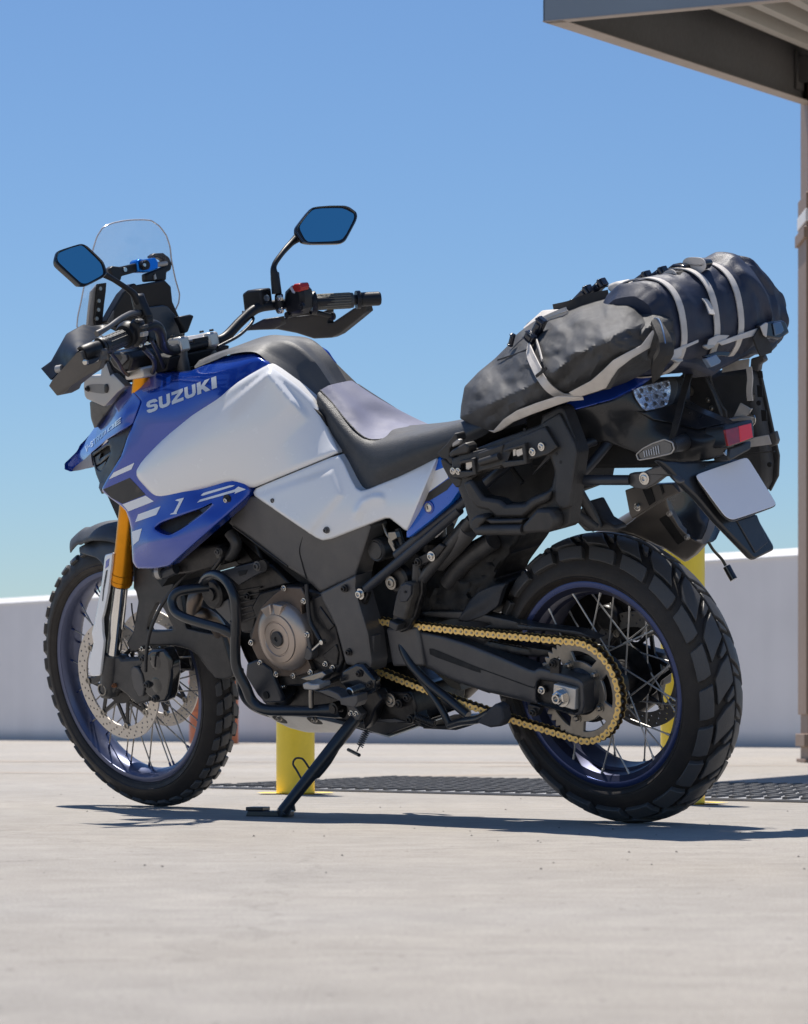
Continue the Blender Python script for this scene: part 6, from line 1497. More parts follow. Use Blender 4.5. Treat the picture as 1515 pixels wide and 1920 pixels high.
MB().prism(cB((538, 590), (570, 592), (585, 760), (550, 770)), -.24, -.257).build('mirror_base', cpl, m2, bevel=0.004)
# ---- windscreen
wx = lambda y, z: 1.405 - 0.42 * (z - 1.05) - 0.30 * y * y
wout = [(555, 200), (600, 175), (640, 160), (720, 143), (800, 135), (880, 134), (940, 140), (1000, 180), (1030, 215), (1062, 262), (1090, 350), (1100, 450), (1130, 600), (1165, 720), (1158, 790), (1130, 850), (1120, 960), (1000, 1080), (700, 1100), (520, 1060), (352, 990), (362, 890), (385, 790), (410, 660), (450, 500), (480, 370), (512, 268)]
scr = panel('windscreen', cA(*wout), 0.0, screen, moto, thick=0, roll=0, ch=1, cr=0.12, step=9, ptf=lambda u, v, y: PX(u, v, wx), smooth=80)
MB().tube([PX(u, v, wx) for u, v in chaikin(cA(*wout[:19] + wout[20:]), 1, .12)], .0019, n=6, sm=0, closed=True).build('screen_edge', mat('acrylic_edge', (0.55, 0.55, 0.58), 0.2, var=0.02, spec=0.8), scr)
wb_ = lambda y, z: wx(y, z) - .012
def px_poly(c, pts, fx, d=(0.008, 0, 0)):
    A_ = [PX(*c((x, y))[0], fx) for x, y in pts]; return MB().slab(A_, d)
px_poly(cA, ((520, 640), (590, 630), (585, 700), (572, 800), (556, 965), (500, 975), (498, 900), (510, 760)), wb_).build('screen_bracket', cpl, moto, bevel=0.002)
px_poly(cA, ((470, 700), (520, 640), (512, 760), (500, 970), (440, 970), (455, 820)), lambda y, z: wx(y, z) - .004).build('screen_bracket_flange', silverp, moto, bevel=0.001)
for x, y in ((538, 678), (526, 775), (522, 845), (510, 915)):
    MB().lathe(PX(*cA((x, y))[0], lambda a, b: wb_(a, b) - .002), (-1, 0, 0), [(-.003, .0048), (.002, .0048), (.002, .003)], 14).build('bracket_bolt', dsteel, moto)
# screen cross bar with blue clamp
xbar = lambda y, z: 1.275
def xp(x, y, X=1.275): return PX(*cA((x, y))[0], lambda a, b: X)
MB().tube([xp(605, 548), xp(1060, 478)], .0062, n=16, sm=0).build('accessory_bar', silverp, moto, smooth=40)
px_poly(cA, ((610, 520), (640, 498), (700, 505), (830, 475), (835, 545), (710, 580), (705, 615), (640, 600)), lambda y, z: 1.262, (.022, 0, 0)).build('bar_mount', cpl, moto, bevel=0.004)
for x, y in ((733, 528),): MB().lathe(xp(x, y, 1.261), (-1, 0, 0), [(-.003, .0055), (.002, .0055), (.002, .003)], 14).build('mount_bolt', steel, moto)
px_poly(cA, ((828, 462), (850, 442), (880, 448), (975, 432), (998, 470), (998, 520), (930, 545), (850, 545), (838, 535)), lambda y, z: 1.258, (.030, 0, 0)).build('blue_clamp', cyan, moto, bevel=0.003)
MB().lathe(xp(890, 492, 1.250), (-1, 0, 0), [(-.012, .0118), (.006, .0118), (.008, .010), (.008, .0045), (.009, .004), (.009, .0001)], 24).build('clamp_knob', cpl, moto, smooth=30)
MB().lathe(xp(890, 492, 1.240), (-1, 0, 0), [(-.002, .0045), (.0005, .004)], 14).build('knob_insert', steel, moto)
px_poly(cA, ((940, 420), (970, 398), (1040, 395), (1085, 430), (1108, 480), (1100, 530), (1065, 550), (1062, 612), (1010, 615), (905, 622), (900, 560), (1000, 520), (1050, 500), (1040, 450), (1000, 430), (955, 438)), lambda y, z: 1.272, (.02, 0, 0)).build('screen_mount', cpl, moto, bevel=0.004)
px_poly(cA, ((965, 575), (975, 560), (985, 600), (968, 608)), lambda y, z: 1.268, (.004, 0, 0)).build('mount_clip', silverp, moto)
# instrument hood and display
px_poly(cA, ((590, 942), (640, 850), (720, 712), (785, 645), (812, 632), (830, 648), (1050, 608), (1100, 660), (1112, 780), (1215, 1010), (1205, 1070), (1050, 1100), (900, 1100), (700, 1000)), lambda y, z: 1.285 - .25 * (z - 1.25), (.03, 0, 0)).build('instrument_hood', cpl, moto, bevel=0.004)
px_poly(cA, ((870, 830), (1040, 808), (1075, 820), (1130, 880), (1200, 1010), (1195, 1062), (1080, 1078), (940, 1090), (905, 960)), lambda y, z: 1.278 - .25 * (z - 1.25), (.006, 0, 0)).build('display_back', mat('display_shade', (0.055, 0.075, 0.10), 0.35, var=0.05), moto, bevel=0.004)
px_poly(cA, ((1150, 900), (1255, 880), (1282, 892), (1235, 1020), (1205, 1030), (1190, 980)), lambda y, z: 1.25, (.02, 0, 0)).build('hood_wing', cpl, moto, bevel=0.004)
px_poly(cA, ((600, 940), (650, 850), (640, 960), (620, 960)), lambda y, z: 1.27 - .25 * (z - 1.25), (.006, 0, 0)).build('hood_flange', framem, moto, bevel=0.001)

# ------------------------------------------------------------------ left pannier rack
rack = mat('rack_plastic', (0.030, 0.028, 0.027), 0.5, bump=0.5, bscale=500, dust=0.12, dustcol=(0.12, 0.10, 0.09))
RF_ = Field(uvY(cI, [(400, 600, .225), (500, 1150, .235), (1200, 1130, .240), (1350, 400, .222), (1150, 150, .205), (700, 420, .215), (900, 1000, .240)]))
ring = cI((355, 540), (450, 470), (700, 370), (1040, 250), (1060, 170), (1205, 92), (1245, 120), (1350, 400), (1372, 480), (1350, 640), (1310, 940), (1290, 1085), (1260, 1110), (1110, 1150), (700, 1165), (510, 1168), (450, 1110), (440, 1040), (400, 900), (352, 780), (372, 690))
hole_ = cI((462, 712), (560, 650), (740, 605), (960, 545), (1115, 500), (1165, 645), (1130, 790), (960, 858), (905, 908), (740, 918), (690, 880), (560, 858))
fr = panel('pannier_frame', ring, RF_, rack, moto, thick=0.028, roll=0.006, holes=[hole_], ch=1, cr=0.05, step=6)
# outer rib that stands proud on the rear edge
panel('frame_rib', cI((1060, 230), (1200, 150), (1330, 400), (1350, 480), (1320, 700), (1290, 940), (1200, 960), (1160, 880), (1170, 640), (1115, 480)), RF_, rack, fr, thick=0.008, roll=0.004, off=0.008, ch=1, cr=0.05, step=6)
panel('frame_rail', cI((300, 535), (380, 500), (720, 415), (1080, 265), (1185, 440), (1100, 500), (940, 545), (900, 580), (740, 612), (720, 590), (540, 640), (420, 700), (300, 690)), RF_, rack, fr, thick=0.02, roll=0.003, off=0.018, ch=0, step=6, holes=[cI((375, 575), (470, 555), (480, 640), (380, 665)), cI((800, 470), (885, 440), (900, 545), (780, 575), (770, 550))])
MB().prism(cI((370, 570), (475, 550), (485, 645), (378, 668)), .232, .228).build('pocket_floor', dark, fr)
MB().prism(cI((765, 460), (890, 435), (905, 550), (768, 580)), .228, .224).build('pocket_floor', dark, fr)
for pts in (((415, 565), (465, 555), (470, 605), (440, 630), (415, 625)), ((835, 460), (885, 445), (892, 500), (850, 520), (835, 500)), ((808, 455), (832, 452), (830, 510), (810, 515))):
    MB().prism(cI(*pts), .240, .232).build('latch', alu, fr, bevel=0.001)
MB().prism(cI((510, 490), (725, 415), (715, 480), (710, 590), (700, 620), (530, 640), (525, 560)), [.243, .238, .238, .238, .238, .243, .243], .22).build('frame_rail_cover', rack, fr, bevel=0.003)
tb('rail_roll', cI, [(540, 565, .244), (700, 515, .243)], .008, rack, fr, n=12)
MB().prism(cI((360, 550), (480, 530), (500, 670), (365, 700), (355, 640), (468, 640), (465, 560), (365, 580)), .250, .23).build('pocket_frame', rack, fr, bevel=0.002)
MB().prism(cI((725, 460), (905, 405), (925, 580), (735, 612), (725, 560), (895, 545), (885, 440), (735, 480)), .247, .23).build('pocket_frame', rack, fr, bevel=0.002)
bolt(fr, cI((1047, 435), (972, 478)), .240, .0058, steel, h=0.004); bolt(fr, cI((308, 637), (352, 640)), .248, .005, steel, h=0.003)
for x, y in ((908, 292), (1175, 495), (1210, 565)): MB().lathe(P(*cI((x, y))[0], RF_(*cI((x, y))[0]) + (.0 if x < 1000 else .008)), (0, 1, 0), [(-.003, .0035), (.0006, .0035)], 12).build('rivet_hole', dark, fr)
# lower roll tube and sculpted lower cross member
MB().tube([P(*cI((520, 1130))[0], .258), P(*cI((900, 1128))[0], .260)], .0115, n=18, sm=0).build('roll_tube', rack, fr, smooth=50)
MB().prism(cI((455, 1040), (500, 1010), (560, 1010), (575, 1050), (530, 1090), (520, 1165), (480, 1160), (450, 1110)), .268, .235).build('roll_end', rack, fr, bevel=0.005)
MB().prism(cI((880, 1095), (1000, 960), (1120, 960), (1165, 1040), (1160, 1090), (1120, 1150), (880, 1165)), .268, .235).build('roll_end', rack, fr, bevel=0.007)
MB().prism(cI((385, 735), (450, 710), (550, 860), (690, 885), (740, 925), (905, 915), (960, 865), (1120, 800), (1090, 900), (990, 940), (890, 1030), (670, 1030), (600, 970), (500, 950), (430, 860)), .252, .235).build('cross_member', rack, fr, bevel=0.007)
MB().prism(cI((560, 1040), (680, 1045), (890, 1040), (880, 1075), (620, 1080)), .262, .24).build('cross_lip', rack, fr, bevel=0.003)
# front latch lever
MB().prism(cI((170, 490), (250, 415), (320, 320), (335, 330), (345, 380), (280, 450), (275, 520), (310, 530), (300, 580), (280, 580), (250, 540), (210, 530)), .235, .205).build('latch_lever', rack, fr, bevel=0.004)
MB().prism(cI((270, 490), (300, 460), (410, 400), (440, 440), (430, 490), (380, 500), (320, 510), (285, 530)), .245, .215).build('latch_hook', rack, fr, bevel=0.004)
MB().prism(cI((300, 400), (345, 370), (370, 380), (360, 410), (300, 440)), .235, .225).build('latch_pin', silverp, fr, bevel=0.002)
MB().prism(cI((200, 545), (230, 530), (300, 590), (300, 680), (380, 700), (372, 770), (330, 780), (270, 700), (215, 600)), .230, .20).build('latch_plate', rack, fr, bevel=0.004)
# dark inner stays visible through the frame
st_ = MB(); st_.prism(cI((470, 690), (600, 600), (1100, 470), (1180, 640), (1140, 860), (900, 950), (600, 930), (500, 800)), .10, -.10); st_.build('under_tail_body', dark, moto)
MB().prism(cI((970, 670), (1110, 490), (1125, 520)), .16, .155).build('stay_blade', plast_b, moto)
tb('rack_stay', cI, [(800, 620, .16), (890, 740, .16)], .006, dark, n=8)
# rear rack tubes
tb('rack_tube', cL, [(0, 866, .20), (200, 866, .19), (360, 866, .17)], .0105, plast_b, n=14)
tb('rack_tube', cL, [(-40, 870, .19), (60, 800, .16), (180, 665, .12), (230, 600, .10)], .0105, plast_b, n=14, sm=3)
tb('rack_tube', cL, [(-40, 690, .16), (30, 640, .15), (130, 600, .12)], .010, plast_b, n=14, sm=3)
tb('rack_tube', cL, [(-20, 870, .16), (40, 980, .14), (110, 1100, .12), (150, 1190, .11)], .011, plast, n=14, sm=3)
tb('rack_tube', cI, [(1300, 960, .16), (1400, 1040, .14), (1500, 1110, .12)], .011, plast, n=14, sm=3)
MB().prism(cL((80, 1010), (110, 1000), (180, 1130), (260, 1180), (270, 1210), (60, 1215), (0, 1150), (0, 1090)), .10, .06).build('hugger_mount', plast, moto, bevel=0.004)
MB().prism(cL((355, 822), (440, 815), (520, 780), (600, 760), (650, 830), (700, 870), (705, 890), (680, 892), (640, 840), (590, 845), (520, 900), (460, 930), (400, 925), (355, 900)), .168, .150).build('rack_bracket', framem, moto, bevel=0.004)
bolt(moto, cL((462, 856)), .170, .0085, steel, h=.003)
# right rack / muffler hanger seen under the tail
MB().prism(cL((330, 935), (430, 900), (650, 890), (700, 950), (600, 990), (440, 1090), (380, 1128), (362, 1100)), -.02, -.04).build('muffler_hanger', muff, moto, bevel=0.002)
MB().prism(cL((448, 930), (500, 905), (535, 1010), (495, 1040)), -.018, -.022).build('hanger_slot', dark, moto); MB().prism(cL((565, 900), (578, 895), (595, 950), (585, 965)), -.018, -.022).build('hanger_slot', dark, moto)
bolt(moto, cL((417, 1048)), -.018, .006, steel)
# ------------------------------------------------------------------ tail
tailb = mat('tail_black', (0.020, 0.021, 0.024), 0.30, bump=0.06, bscale=900, coat=0.15, var=0.05)
TLF = Field(uvY(cL, [(0, 380, .162), (200, 320, .130), (385, 260, .072), (480, 180, .030), (650, 260, -.028), (690, 180, -.050), (0, 600, .135), (400, 680, .085), (600, 740, .062), (690, 340, -.030), (1010, 470, .000), (1010, 530, .040), (1010, 640, .040), (740, 520, .050), (380, 480, .080), (620, 420, .020), (470, 400, .062), (200, 480, .130), (850, 530, .046), (1000, 700, .040), (820, 400, -.015)]), soft=0.001)
tail = panel('tail_panel', cL((-60, 400), (0, 388), (240, 325), (400, 240), (480, 182), (690, 172), (735, 140), (730, 340), (830, 395), (1008, 468), (1030, 500), (1010, 530), (1030, 640), (1000, 700), (900, 730), (800, 745), (700, 740), (600, 735), (520, 715), (400, 682), (210, 612), (0, 600), (-60, 560)), TLF, tailb, moto, thick=0.02, roll=0.004, mirror=False, ch=1, cr=0.05, step=5)
tail = (tail,)
crease = panel('tail_upper_panel', cL((400, 400), (470, 404), (620, 362), (690, 345), (740, 365), (1000, 470), (985, 488), (820, 525), (730, 500), (640, 478), (520, 460)), TLF, tailb, tail[0], thick=0.006, roll=0.003, off=0.006, ch=1, cr=0.06, step=5, wob=lambda u, v, d: 0.004 * max(0, (v - 790) / 30))
btf = Field(uvY(cL, [(0, 300, .150), (0, 385, .166), (250, 200, .090), (400, 240, .075), (480, 150, .025), (730, 95, -.050), (240, 320, .128), (480, 184, .034)]))
bt = panel('tail_cowl', cL((-80, 400), (-60, 330), (0, 300), (240, 195), (470, 150), (620, 115), (742, 88), (735, 112), (640, 125), (540, 160), (480, 184), (400, 245), (240, 325), (0, 392)), btf, blue, moto, thick=0.015, roll=0.004, mirror=False, off=0.002, ch=1, cr=0.05, step=6)
# solid tail core
tcore = MB(); tcore.solid([Vector(p) for p in ((.05, .11, .80), (.05, .10, .92), (-.20, .03, .95), (-.24, .03, .87), (-.40, .02, .83), (-.40, .02, .80), (-.28, .04, .77))], [Vector(p) for p in ((.05, -.11, .80), (.05, -.10, .92), (-.20, -.05, .95), (-.24, -.04, .87), (-.40, -.02, .83), (-.40, -.02, .80), (-.28, -.04, .77))])
tcore.build('tail_core', dark, moto, bevel=0.01)
# rear lamp cluster window on the left flank
LF = TLF
panel('lamp_bezel', cL((372, 262), (400, 235), (520, 200), (640, 172), (682, 182), (694, 215), (690, 270), (660, 350), (600, 380), (470, 412), (450, 400), (400, 325)), LF, plast, tail[0], thick=0.015, roll=0.004, off=0.001, ch=1, cr=0.1, step=5)
panel('lamp_reflector', cL((388, 262), (440, 232), (618, 190), (632, 200), (640, 262), (618, 352), (590, 372), (475, 398), (450, 382), (402, 310)), LF, reflector, tail[0], thick=0.001, roll=0, off=0.0045, ch=1, cr=0.1, step=5, wob=lambda u, v, d: 0.0012 * math.sin(u * 1.9) * math.sin(v * 1.7))
led = MB(); 
for x, y in ((440, 262), (500, 250), (560, 236), (612, 222), (428, 300), (475, 320), (540, 300), (600, 290), (470, 360), (530, 350), (585, 345)):
    led.lathe(P(*cL((x, y))[0], LF(*cL((x, y))[0]) + .006), (0, 1, 0), [(-.002, .0048), (.001, .0048), (.001, .002)], 8)
led.build('led_row', mat('led_dark', (0.10, 0.11, 0.13), 0.2, 0.6), tail[0])
panel('lamp_lens', cL((388, 262), (440, 232), (618, 190), (632, 200), (640, 262), (618, 352), (590, 372), (475, 398), (450, 382), (402, 310)), LF, sheetmat('lens_sheet', (0.97, 0.97, 1.0), 1.3), tail[0], thick=0, roll=0.002, off=0.011, ch=1, cr=0.1, step=6)
# indicators
def indicator(c, pts, Y, m_=None):
    A_ = [P(*q, Y) for q in chaikin(c(*pts), 1, .1)]; o = MB().slab([p + Vector((0, 0, 0)) for p in A_], (0.012, -.012, 0)).build('indicator', plast, moto, bevel=0.004)
    cen = sum(A_, Vector()) / len(A_)
    I_ = [cen + (p - cen) * .88 + Vector((-.001, .0016, 0)) for p in A_]
    mkobj('indicator_lens', I_, [tuple(range(len(I_)))], mat('smoke_lens', (0.08, 0.083, 0.088), 0.12, 0.3, bump=0.6, bscale=300, coat=0.8), o, 0)
    MB().tube([p + Vector((-.0005, .0015, 0)) for p in A_], .0016, n=6, sm=0, closed=True).build('lens_edge', silverp, o)
    return o, cen
ind, ic = indicator(cL, [(410, 692), (455, 652), (520, 618), (600, 590), (655, 612), (665, 655), (645, 685), (520, 715), (425, 730)], .185)
rb2 = MB()
for k in range(7): rb2.box(P(*cL((462 + 16 * k, 690 - 5 * k))[0], .1885), (.0012, .001, .012 + (.004 if k > 3 else 0)))
rb2.build('lens_ribs', decal_silver, ind)
MB().tube([P(*cL((640, 640))[0], .175), P(*cL((740, 610))[0], .05)], [.013, .018], n=16, sm=0).build('indicator_stalk', plast, ind, smooth=50)
indR = MB().slab([P(*q, -.19) for q in cL((1020, 462), (1050, 448), (1180, 428), (1205, 432), (1213, 455), (1208, 490), (1190, 500), (1180, 480), (1040, 490))], (.02, .012, 0)).build('indicator', mat('indicator_clear', (0.5, 0.46, 0.42), 0.2, 0.3, coat=0.8), moto, bevel=0.004)
tb('lens_edge', cL, [(1025, 460, -.188), (1060, 445, -.188), (1180, 427, -.188), (1207, 436, -.188), (1211, 470, -.188), (1195, 500, -.188)], .0018, steel, indR, n=6)
# tail end and red reflector
RX = lambda y, z: -.440 + 0.15 * (z - .8)
def rxp(pts, fx, d): return MB().slab([PX(*q, fx) for q in pts], d)
rxp(cL((1006, 500), (1190, 455), (1200, 478), (1206, 585), (1035, 645), (1022, 640), (1002, 530)), lambda y, z: RX(y, z) + .004, (.05, 0, 0)).build('tail_end', tailb, moto, bevel=0.003)
rl = rxp(cL((1010, 527), (1100, 503), (1112, 612), (1032, 636)), RX, (.006, 0, 0)).build('red_reflector', redlens2, moto, bevel=0.001)
rxp(cL((1101, 502), (1186, 480), (1198, 578), (1113, 610)), RX, (.006, 0, 0)).build('red_reflector', redlens, moto, bevel=0.001)
rxp(cL((1036, 648), (1190, 600), (1185, 660), (1040, 740), (1030, 700)), lambda y, z: RX(y, z) + .02, (.04, 0, 0)).build('tail_underside', plast, moto, bevel=0.004)
rxp(cL((1005, 680), (1015, 660), (1022, 660), (1020, 700)), lambda y, z: RX(y, z) + .012, (.004, 0, 0)).build('clip', steel, moto)
# plate hanger: mudguard blade hanging from the tail, and the plate itself
MGX = lambda y, z: -.385 - .30 * (.75 - z) * .6
hang = rxp(cL((560, 728), (700, 742), (900, 735), (1040, 725), (1150, 720), (1220, 1100), (1342, 1310), (1342, 1342), (1215, 1404), (1195, 1392), (960, 1150), (820, 985), (690, 860), (640, 800)), lambda y, z: MGX(y, z), (.018, 0, 0))
hg_ = hang.build('mudguard_extension', tailb, moto, bevel=0.005)
rxp(cL((1090, 1140), (1225, 1100), (1300, 1290), (1215, 1360)), lambda y, z: MGX(y, z) - .003, (.004, 0, 0)).build('mudguard_rib', plast_b, hg_, bevel=0.002)
PLX = lambda y, z: -.408 - .35 * (.72 - z)
pl = rxp(chaikin(cL((816, 828), (1148, 712), (1172, 728), (1352, 1020), (1345, 1042), (1060, 1138), (1010, 1112), (820, 855)), 2, .12), PLX, (.002, 0, 0)).build('number_plate', platem, moto, bevel=0.0008)
rxp(chaikin(cL((822, 845), (1180, 735), (1356, 1022), (1348, 1050), (1065, 1152), (1010, 1128), (830, 880)), 2, .12), lambda y, z: PLX(y, z) + .0035, (.006, 0, 0)).build('plate_holder', gloss, moto, bevel=0.002)
# cable with plug
tb('trailer_cable', cL, [(895, 1285, -.14), (930, 1340, -.14), (985, 1400, -.14), (1012, 1445, -.14)], .0032, mat('cable_olive', (0.07, 0.065, 0.045), 0.5), n=10)
tb('cable_plug', cL, [(1018, 1450, -.14), (1045, 1500, -.14), (1068, 1540, -.14)], .0085, gloss, n=14, sm=1)
# ------------------------------------------------------------------ muffler (right side)
m0 = PX(*cL((640, 1120))[0], lambda y, z: -.02)   # placeholder for direction
YM = -.19
mc = [P(*q, YM + .06) for q in cL((612, 958), (650, 1082), (700, 1180), (790, 1275), (870, 1302))]
near = cL((285, 1205), (380, 1140), (500, 1030), (608, 955), (618, 1010), (640, 1075), (700, 1180), (790, 1270), (868, 1300), (800, 1375), (735, 1420), (600, 1330), (400, 1240))
MFF = Field(uvY(cL, [(285, 1205, -.10), (608, 955, -.085), (868, 1300, -.135), (735, 1420, -.15), (600, 1180, -.10), (450, 1150, -.09), (700, 1350, -.13)]))
mf = panel('muffler', near, MFF, muff, moto, thick=0.012, roll=0.004, ch=1, cr=0.04, step=7)
panel('muffler_slot', cL((560, 1130), (612, 1100), (735, 1275), (688, 1305)), MFF, dark, mf, thick=0.001, roll=0, off=0.001, ch=1, cr=.06)
bolt(mf, cL((628, 1092), (748, 1252)), [MFF(*cL((628, 1092))[0]), MFF(*cL((748, 1252))[0])], .0045, silverp, h=.003)
ME = Field(uvY(cL, [(612, 955, -.09), (720, 905, -.15), (945, 1120, -.22), (870, 1300, -.14), (700, 1100, -.13), (760, 1180, -.135), (880, 1150, -.18)]))
me_ = panel('muffler_end_cap', cL((612, 955), (640, 925), (700, 900), (800, 900), (900, 1000), (948, 1120), (930, 1200), (890, 1285), (868, 1303), (790, 1272), (700, 1182), (640, 1078), (618, 1010)), ME, carb, moto, thick=0.03, roll=0.004, ch=1, cr=0.05, step=6)
panel('end_cap_edge', cL((868, 1303), (890, 1285), (930, 1200), (948, 1120), (900, 1010), (880, 1000), (905, 1120), (880, 1210), (850, 1270), (800, 1272)), ME, muff, me_, thick=0.002, roll=0, off=0.002, ch=1)
bm_ = MB(); bm_.tube([Vector((-.02, -.19, .62)), Vector((.30, -.19, .50))], .055, n=24, sm=0); bm_.build('muffler_body', muff, moto, smooth=60)
bm_ = MB(); bm_.tube([Vector((.28, -.19, .51)), Vector((.42, -.16, .42)), Vector((.55, -.10, .28)), Vector((.75, -.06, .22))], [.03, .025, .025, .022], n=18); bm_.build('exhaust_link_pipe', muff, moto, smooth=60)

# ------------------------------------------------------------------ luggage
def thing(name, label, cat, group=None):
    o = bpy.data.objects.new(name, None); link(o); o.matrix_world = BM; tag(o, label, cat, group); return o
def fold(sc, a, seed):
    def f(u, v, d):
        e = min(1, d / 0.02)
        q = Vector((u / sc, v / (sc * 1.3), seed))
        r1 = 1 - abs(noise.noise(q) * 2); r2 = 1 - abs(noise.noise(q * 2.3 + Vector((3, 1, 0))) * 2)
        return (a * (r1 ** 2 - .5) + a * .45 * (r2 ** 2 - .5) + a * .15 * noise.noise(q * 7)) * (0.35 + .65 * e)
    return f
bag = thing('saddle_bag', 'long black roll bag lashed along the left side behind the seat, with grey edge webbing', 'bag', None)
BGF = Field(uvY(cJ, [(45, 1130, .155), (75, 920, .135), (280, 730, .08), (500, 490, .06), (620, 400, .05), (1090, 290, .02), (1210, 340, .06), (1360, 500, .10), (1310, 740, .16), (940, 960, .205), (760, 1020, .205), (260, 1230, .19),
                     (300, 980, .215), (600, 800, .245), (900, 600, .250), (1100, 500, .225), (500, 700, .175), (800, 500, .16), (1150, 700, .23), (450, 1050, .235), (760, 900, .25), (1000, 400, .12)]), soft=0.001)
_cr = [((45, 1130), (560, 890), 1.0), ((560, 890), (1010, 600), 1.0), ((1010, 600), (1330, 480), .8), ((180, 830), (120, 1090), .7), ((600, 700), (700, 520), .8), ((700, 520), (1040, 430), .9), ((1040, 430), (1080, 300), .8),
       ((680, 830), (820, 680), .7), ((820, 680), (920, 680), .6), ((300, 760), (470, 700), .6), ((920, 860), (1040, 640), .6), ((1080, 420), (1210, 560), .6), ((380, 760), (420, 850), .5), ((450, 960), (520, 860), .4)]
def bagwob(u, v, d):
    # long sewn-cloth folds: sharp ridges with hollows beside them, plus fine crumple
    x, y = (u - 850) * 3.607, (v - 470) * 3.607; h_ = 0
    for k, ((ax, ay), (bx, by), s_) in enumerate(_cr):
        dx, dy = bx - ax, by - ay; L2 = dx * dx + dy * dy; t = max(0, min(1, ((x - ax) * dx + (y - ay) * dy) / L2))
        q_ = math.hypot(x - ax - t * dx, y - ay - t * dy); h_ += s_ * (0.015 * math.exp(-q_ / 30) - 0.006 * math.exp(-((q_ - 70) / 40) ** 2))
    h_ = h_ * .55 + .011 * crump(u / 46, v / 40, 3) + .0055 * crump(u / 21 + v / 60, v / 18, 9) + .002 * crump(u / 8, v / 8, 5)
    return h_ * min(1, d / 0.012)
bag_out = cJ((45, 1135), (52, 1050), (75, 920), (170, 820), (280, 730), (370, 640), (470, 535), (500, 490), (620, 405), (760, 400), (900, 350), (1040, 300), (1095, 288), (1180, 310), (1240, 370), (1290, 430), (1365, 505), (1350, 560), (1325, 660), (1310, 745), (1200, 800), (1080, 880), (940, 955), (800, 1010), (640, 1040), (440, 1110), (330, 1180), (262, 1228), (230, 1212), (130, 1180))
bb = panel('bag_body', bag_out, BGF, bagcloth, bag, thick=0.10, roll=0.030, ch=1, cr=0.06, step=4.5, wob=bagwob, smooth=24, back=True, pow_=1.8)
def webp(name, c, lst, wid, par, m_=webbing, up=(0, 1, 0), t=0.0022, sm=6):
    pts = [P(*c((x, y))[0], Y) for x, y, Y in lst]
    return MB().ribbon(pts, wid, t, sm=sm, up=up).build(name, m_, par, smooth=50)
def bagY(x, y, off=0.008): return BGF(*cJ((x, y))[0]) + off
def wb2(name, pts, wid, off=.008, m_=webbing, par=bag, **k): return webp(name, cJ, [(x, y, bagY(x, y, off)) for x, y in pts], wid, par, m_, **k)
# lower edge webbing as its own shaped strips
EWF = Field(uvY(cJ, [(250, 1220, .205), (440, 1090, .232), (760, 1000, .250), (960, 890, .258), (1150, 740, .235), (1340, 560, .175), (1000, 950, .235), (1100, 820, .24)]))
panel('edge_webbing', cJ((236, 1216), (275, 1232), (320, 1215), (400, 1160), (520, 1110), (700, 1045), (870, 990), (770, 985), (700, 985), (560, 1030), (430, 1080), (340, 1140), (300, 1185), (270, 1218)), EWF, webbing, bag, thick=0.004, roll=0.001, off=0.004, ch=0, step=5)
panel('edge_webbing', cJ((780, 960), (930, 880), (1010, 810), (1080, 740), (1170, 690), (1270, 640), (1345, 540), (1350, 560), (1320, 660), (1200, 730), (1110, 800), (1060, 870), (1030, 930), (960, 955), (880, 980), (820, 985)), EWF, webbing, bag, thick=0.004, roll=0.001, off=0.004, ch=0, step=5)
panel('webbing_tail', cJ((1030, 930), (1115, 800), (1130, 800), (1060, 935), (1010, 945)), EWF, bagcloth, bag, thick=0.003, roll=0, off=0.002, ch=0)
# strap round the bag
wb2('bag_strap', [(520, 600), (510, 680), (550, 780), (600, 870), (660, 940), (750, 990), (870, 985)], .020, .010)
wb2('strap_flap', [(505, 650), (540, 730), (590, 830)], .0235, .014)
wb2('strap_keeper', [(560, 850), (630, 795)], .006, .018, webblack)
wb2('strap_side', [(560, 600), (585, 680), (600, 740)], .006, .012, webbing)
wb2('bag_strap', [(380, 650), (440, 590), (560, 500), (680, 440), (770, 405)], .016, .006)
panel('strap_flap', cJ((475, 520), (600, 405), (690, 398), (770, 405), (650, 450), (560, 490), (480, 545)), BGF, webbing, bag, thick=0.006, roll=0.002, off=0.012, ch=1, cr=.05)
def buckle_(par, c, x, y, Y, size=(.045, .012, .026), ang=25):
    p = P(*c((x, y))[0], Y); r = Matrix.Rotation(radians(ang), 3, 'Y')
    o = MB(); o.box(p, size, r); o.box(p + Vector((0, size[1] * .45, 0)), (size[0] * .5, size[1] * .5, size[2] * .6), r)
    for s_ in (-1, 1): o.box(p + r @ Vector((size[0] * .38 * s_, size[1] * .3, 0)), (size[0] * .12, size[1], size[2] * 1.08), r)
    return o.build('buckle', buckle, par, bevel=0.002)
buckle_(bag, cJ, 575, 525, .14, (.05, .014, .020), 48); buckle_(bag, cJ, 520, 585, .165, (.020, .012, .024), 48)
buckle_(bag, cJ, 395, 605, .11, (.03, .008, .010), 60)
wb2('bag_piping', [(300, 740), (420, 700), (520, 660)], .003, .006, webblack)
wb2('top_webbing', [(680, 398), (800, 370), (900, 330), (1050, 300)], .022, .004, webblack)

roll = thing('roll_bag', 'dark navy roll-top bag strapped crosswise over the tail, ringed by three grey straps', 'bag', None)
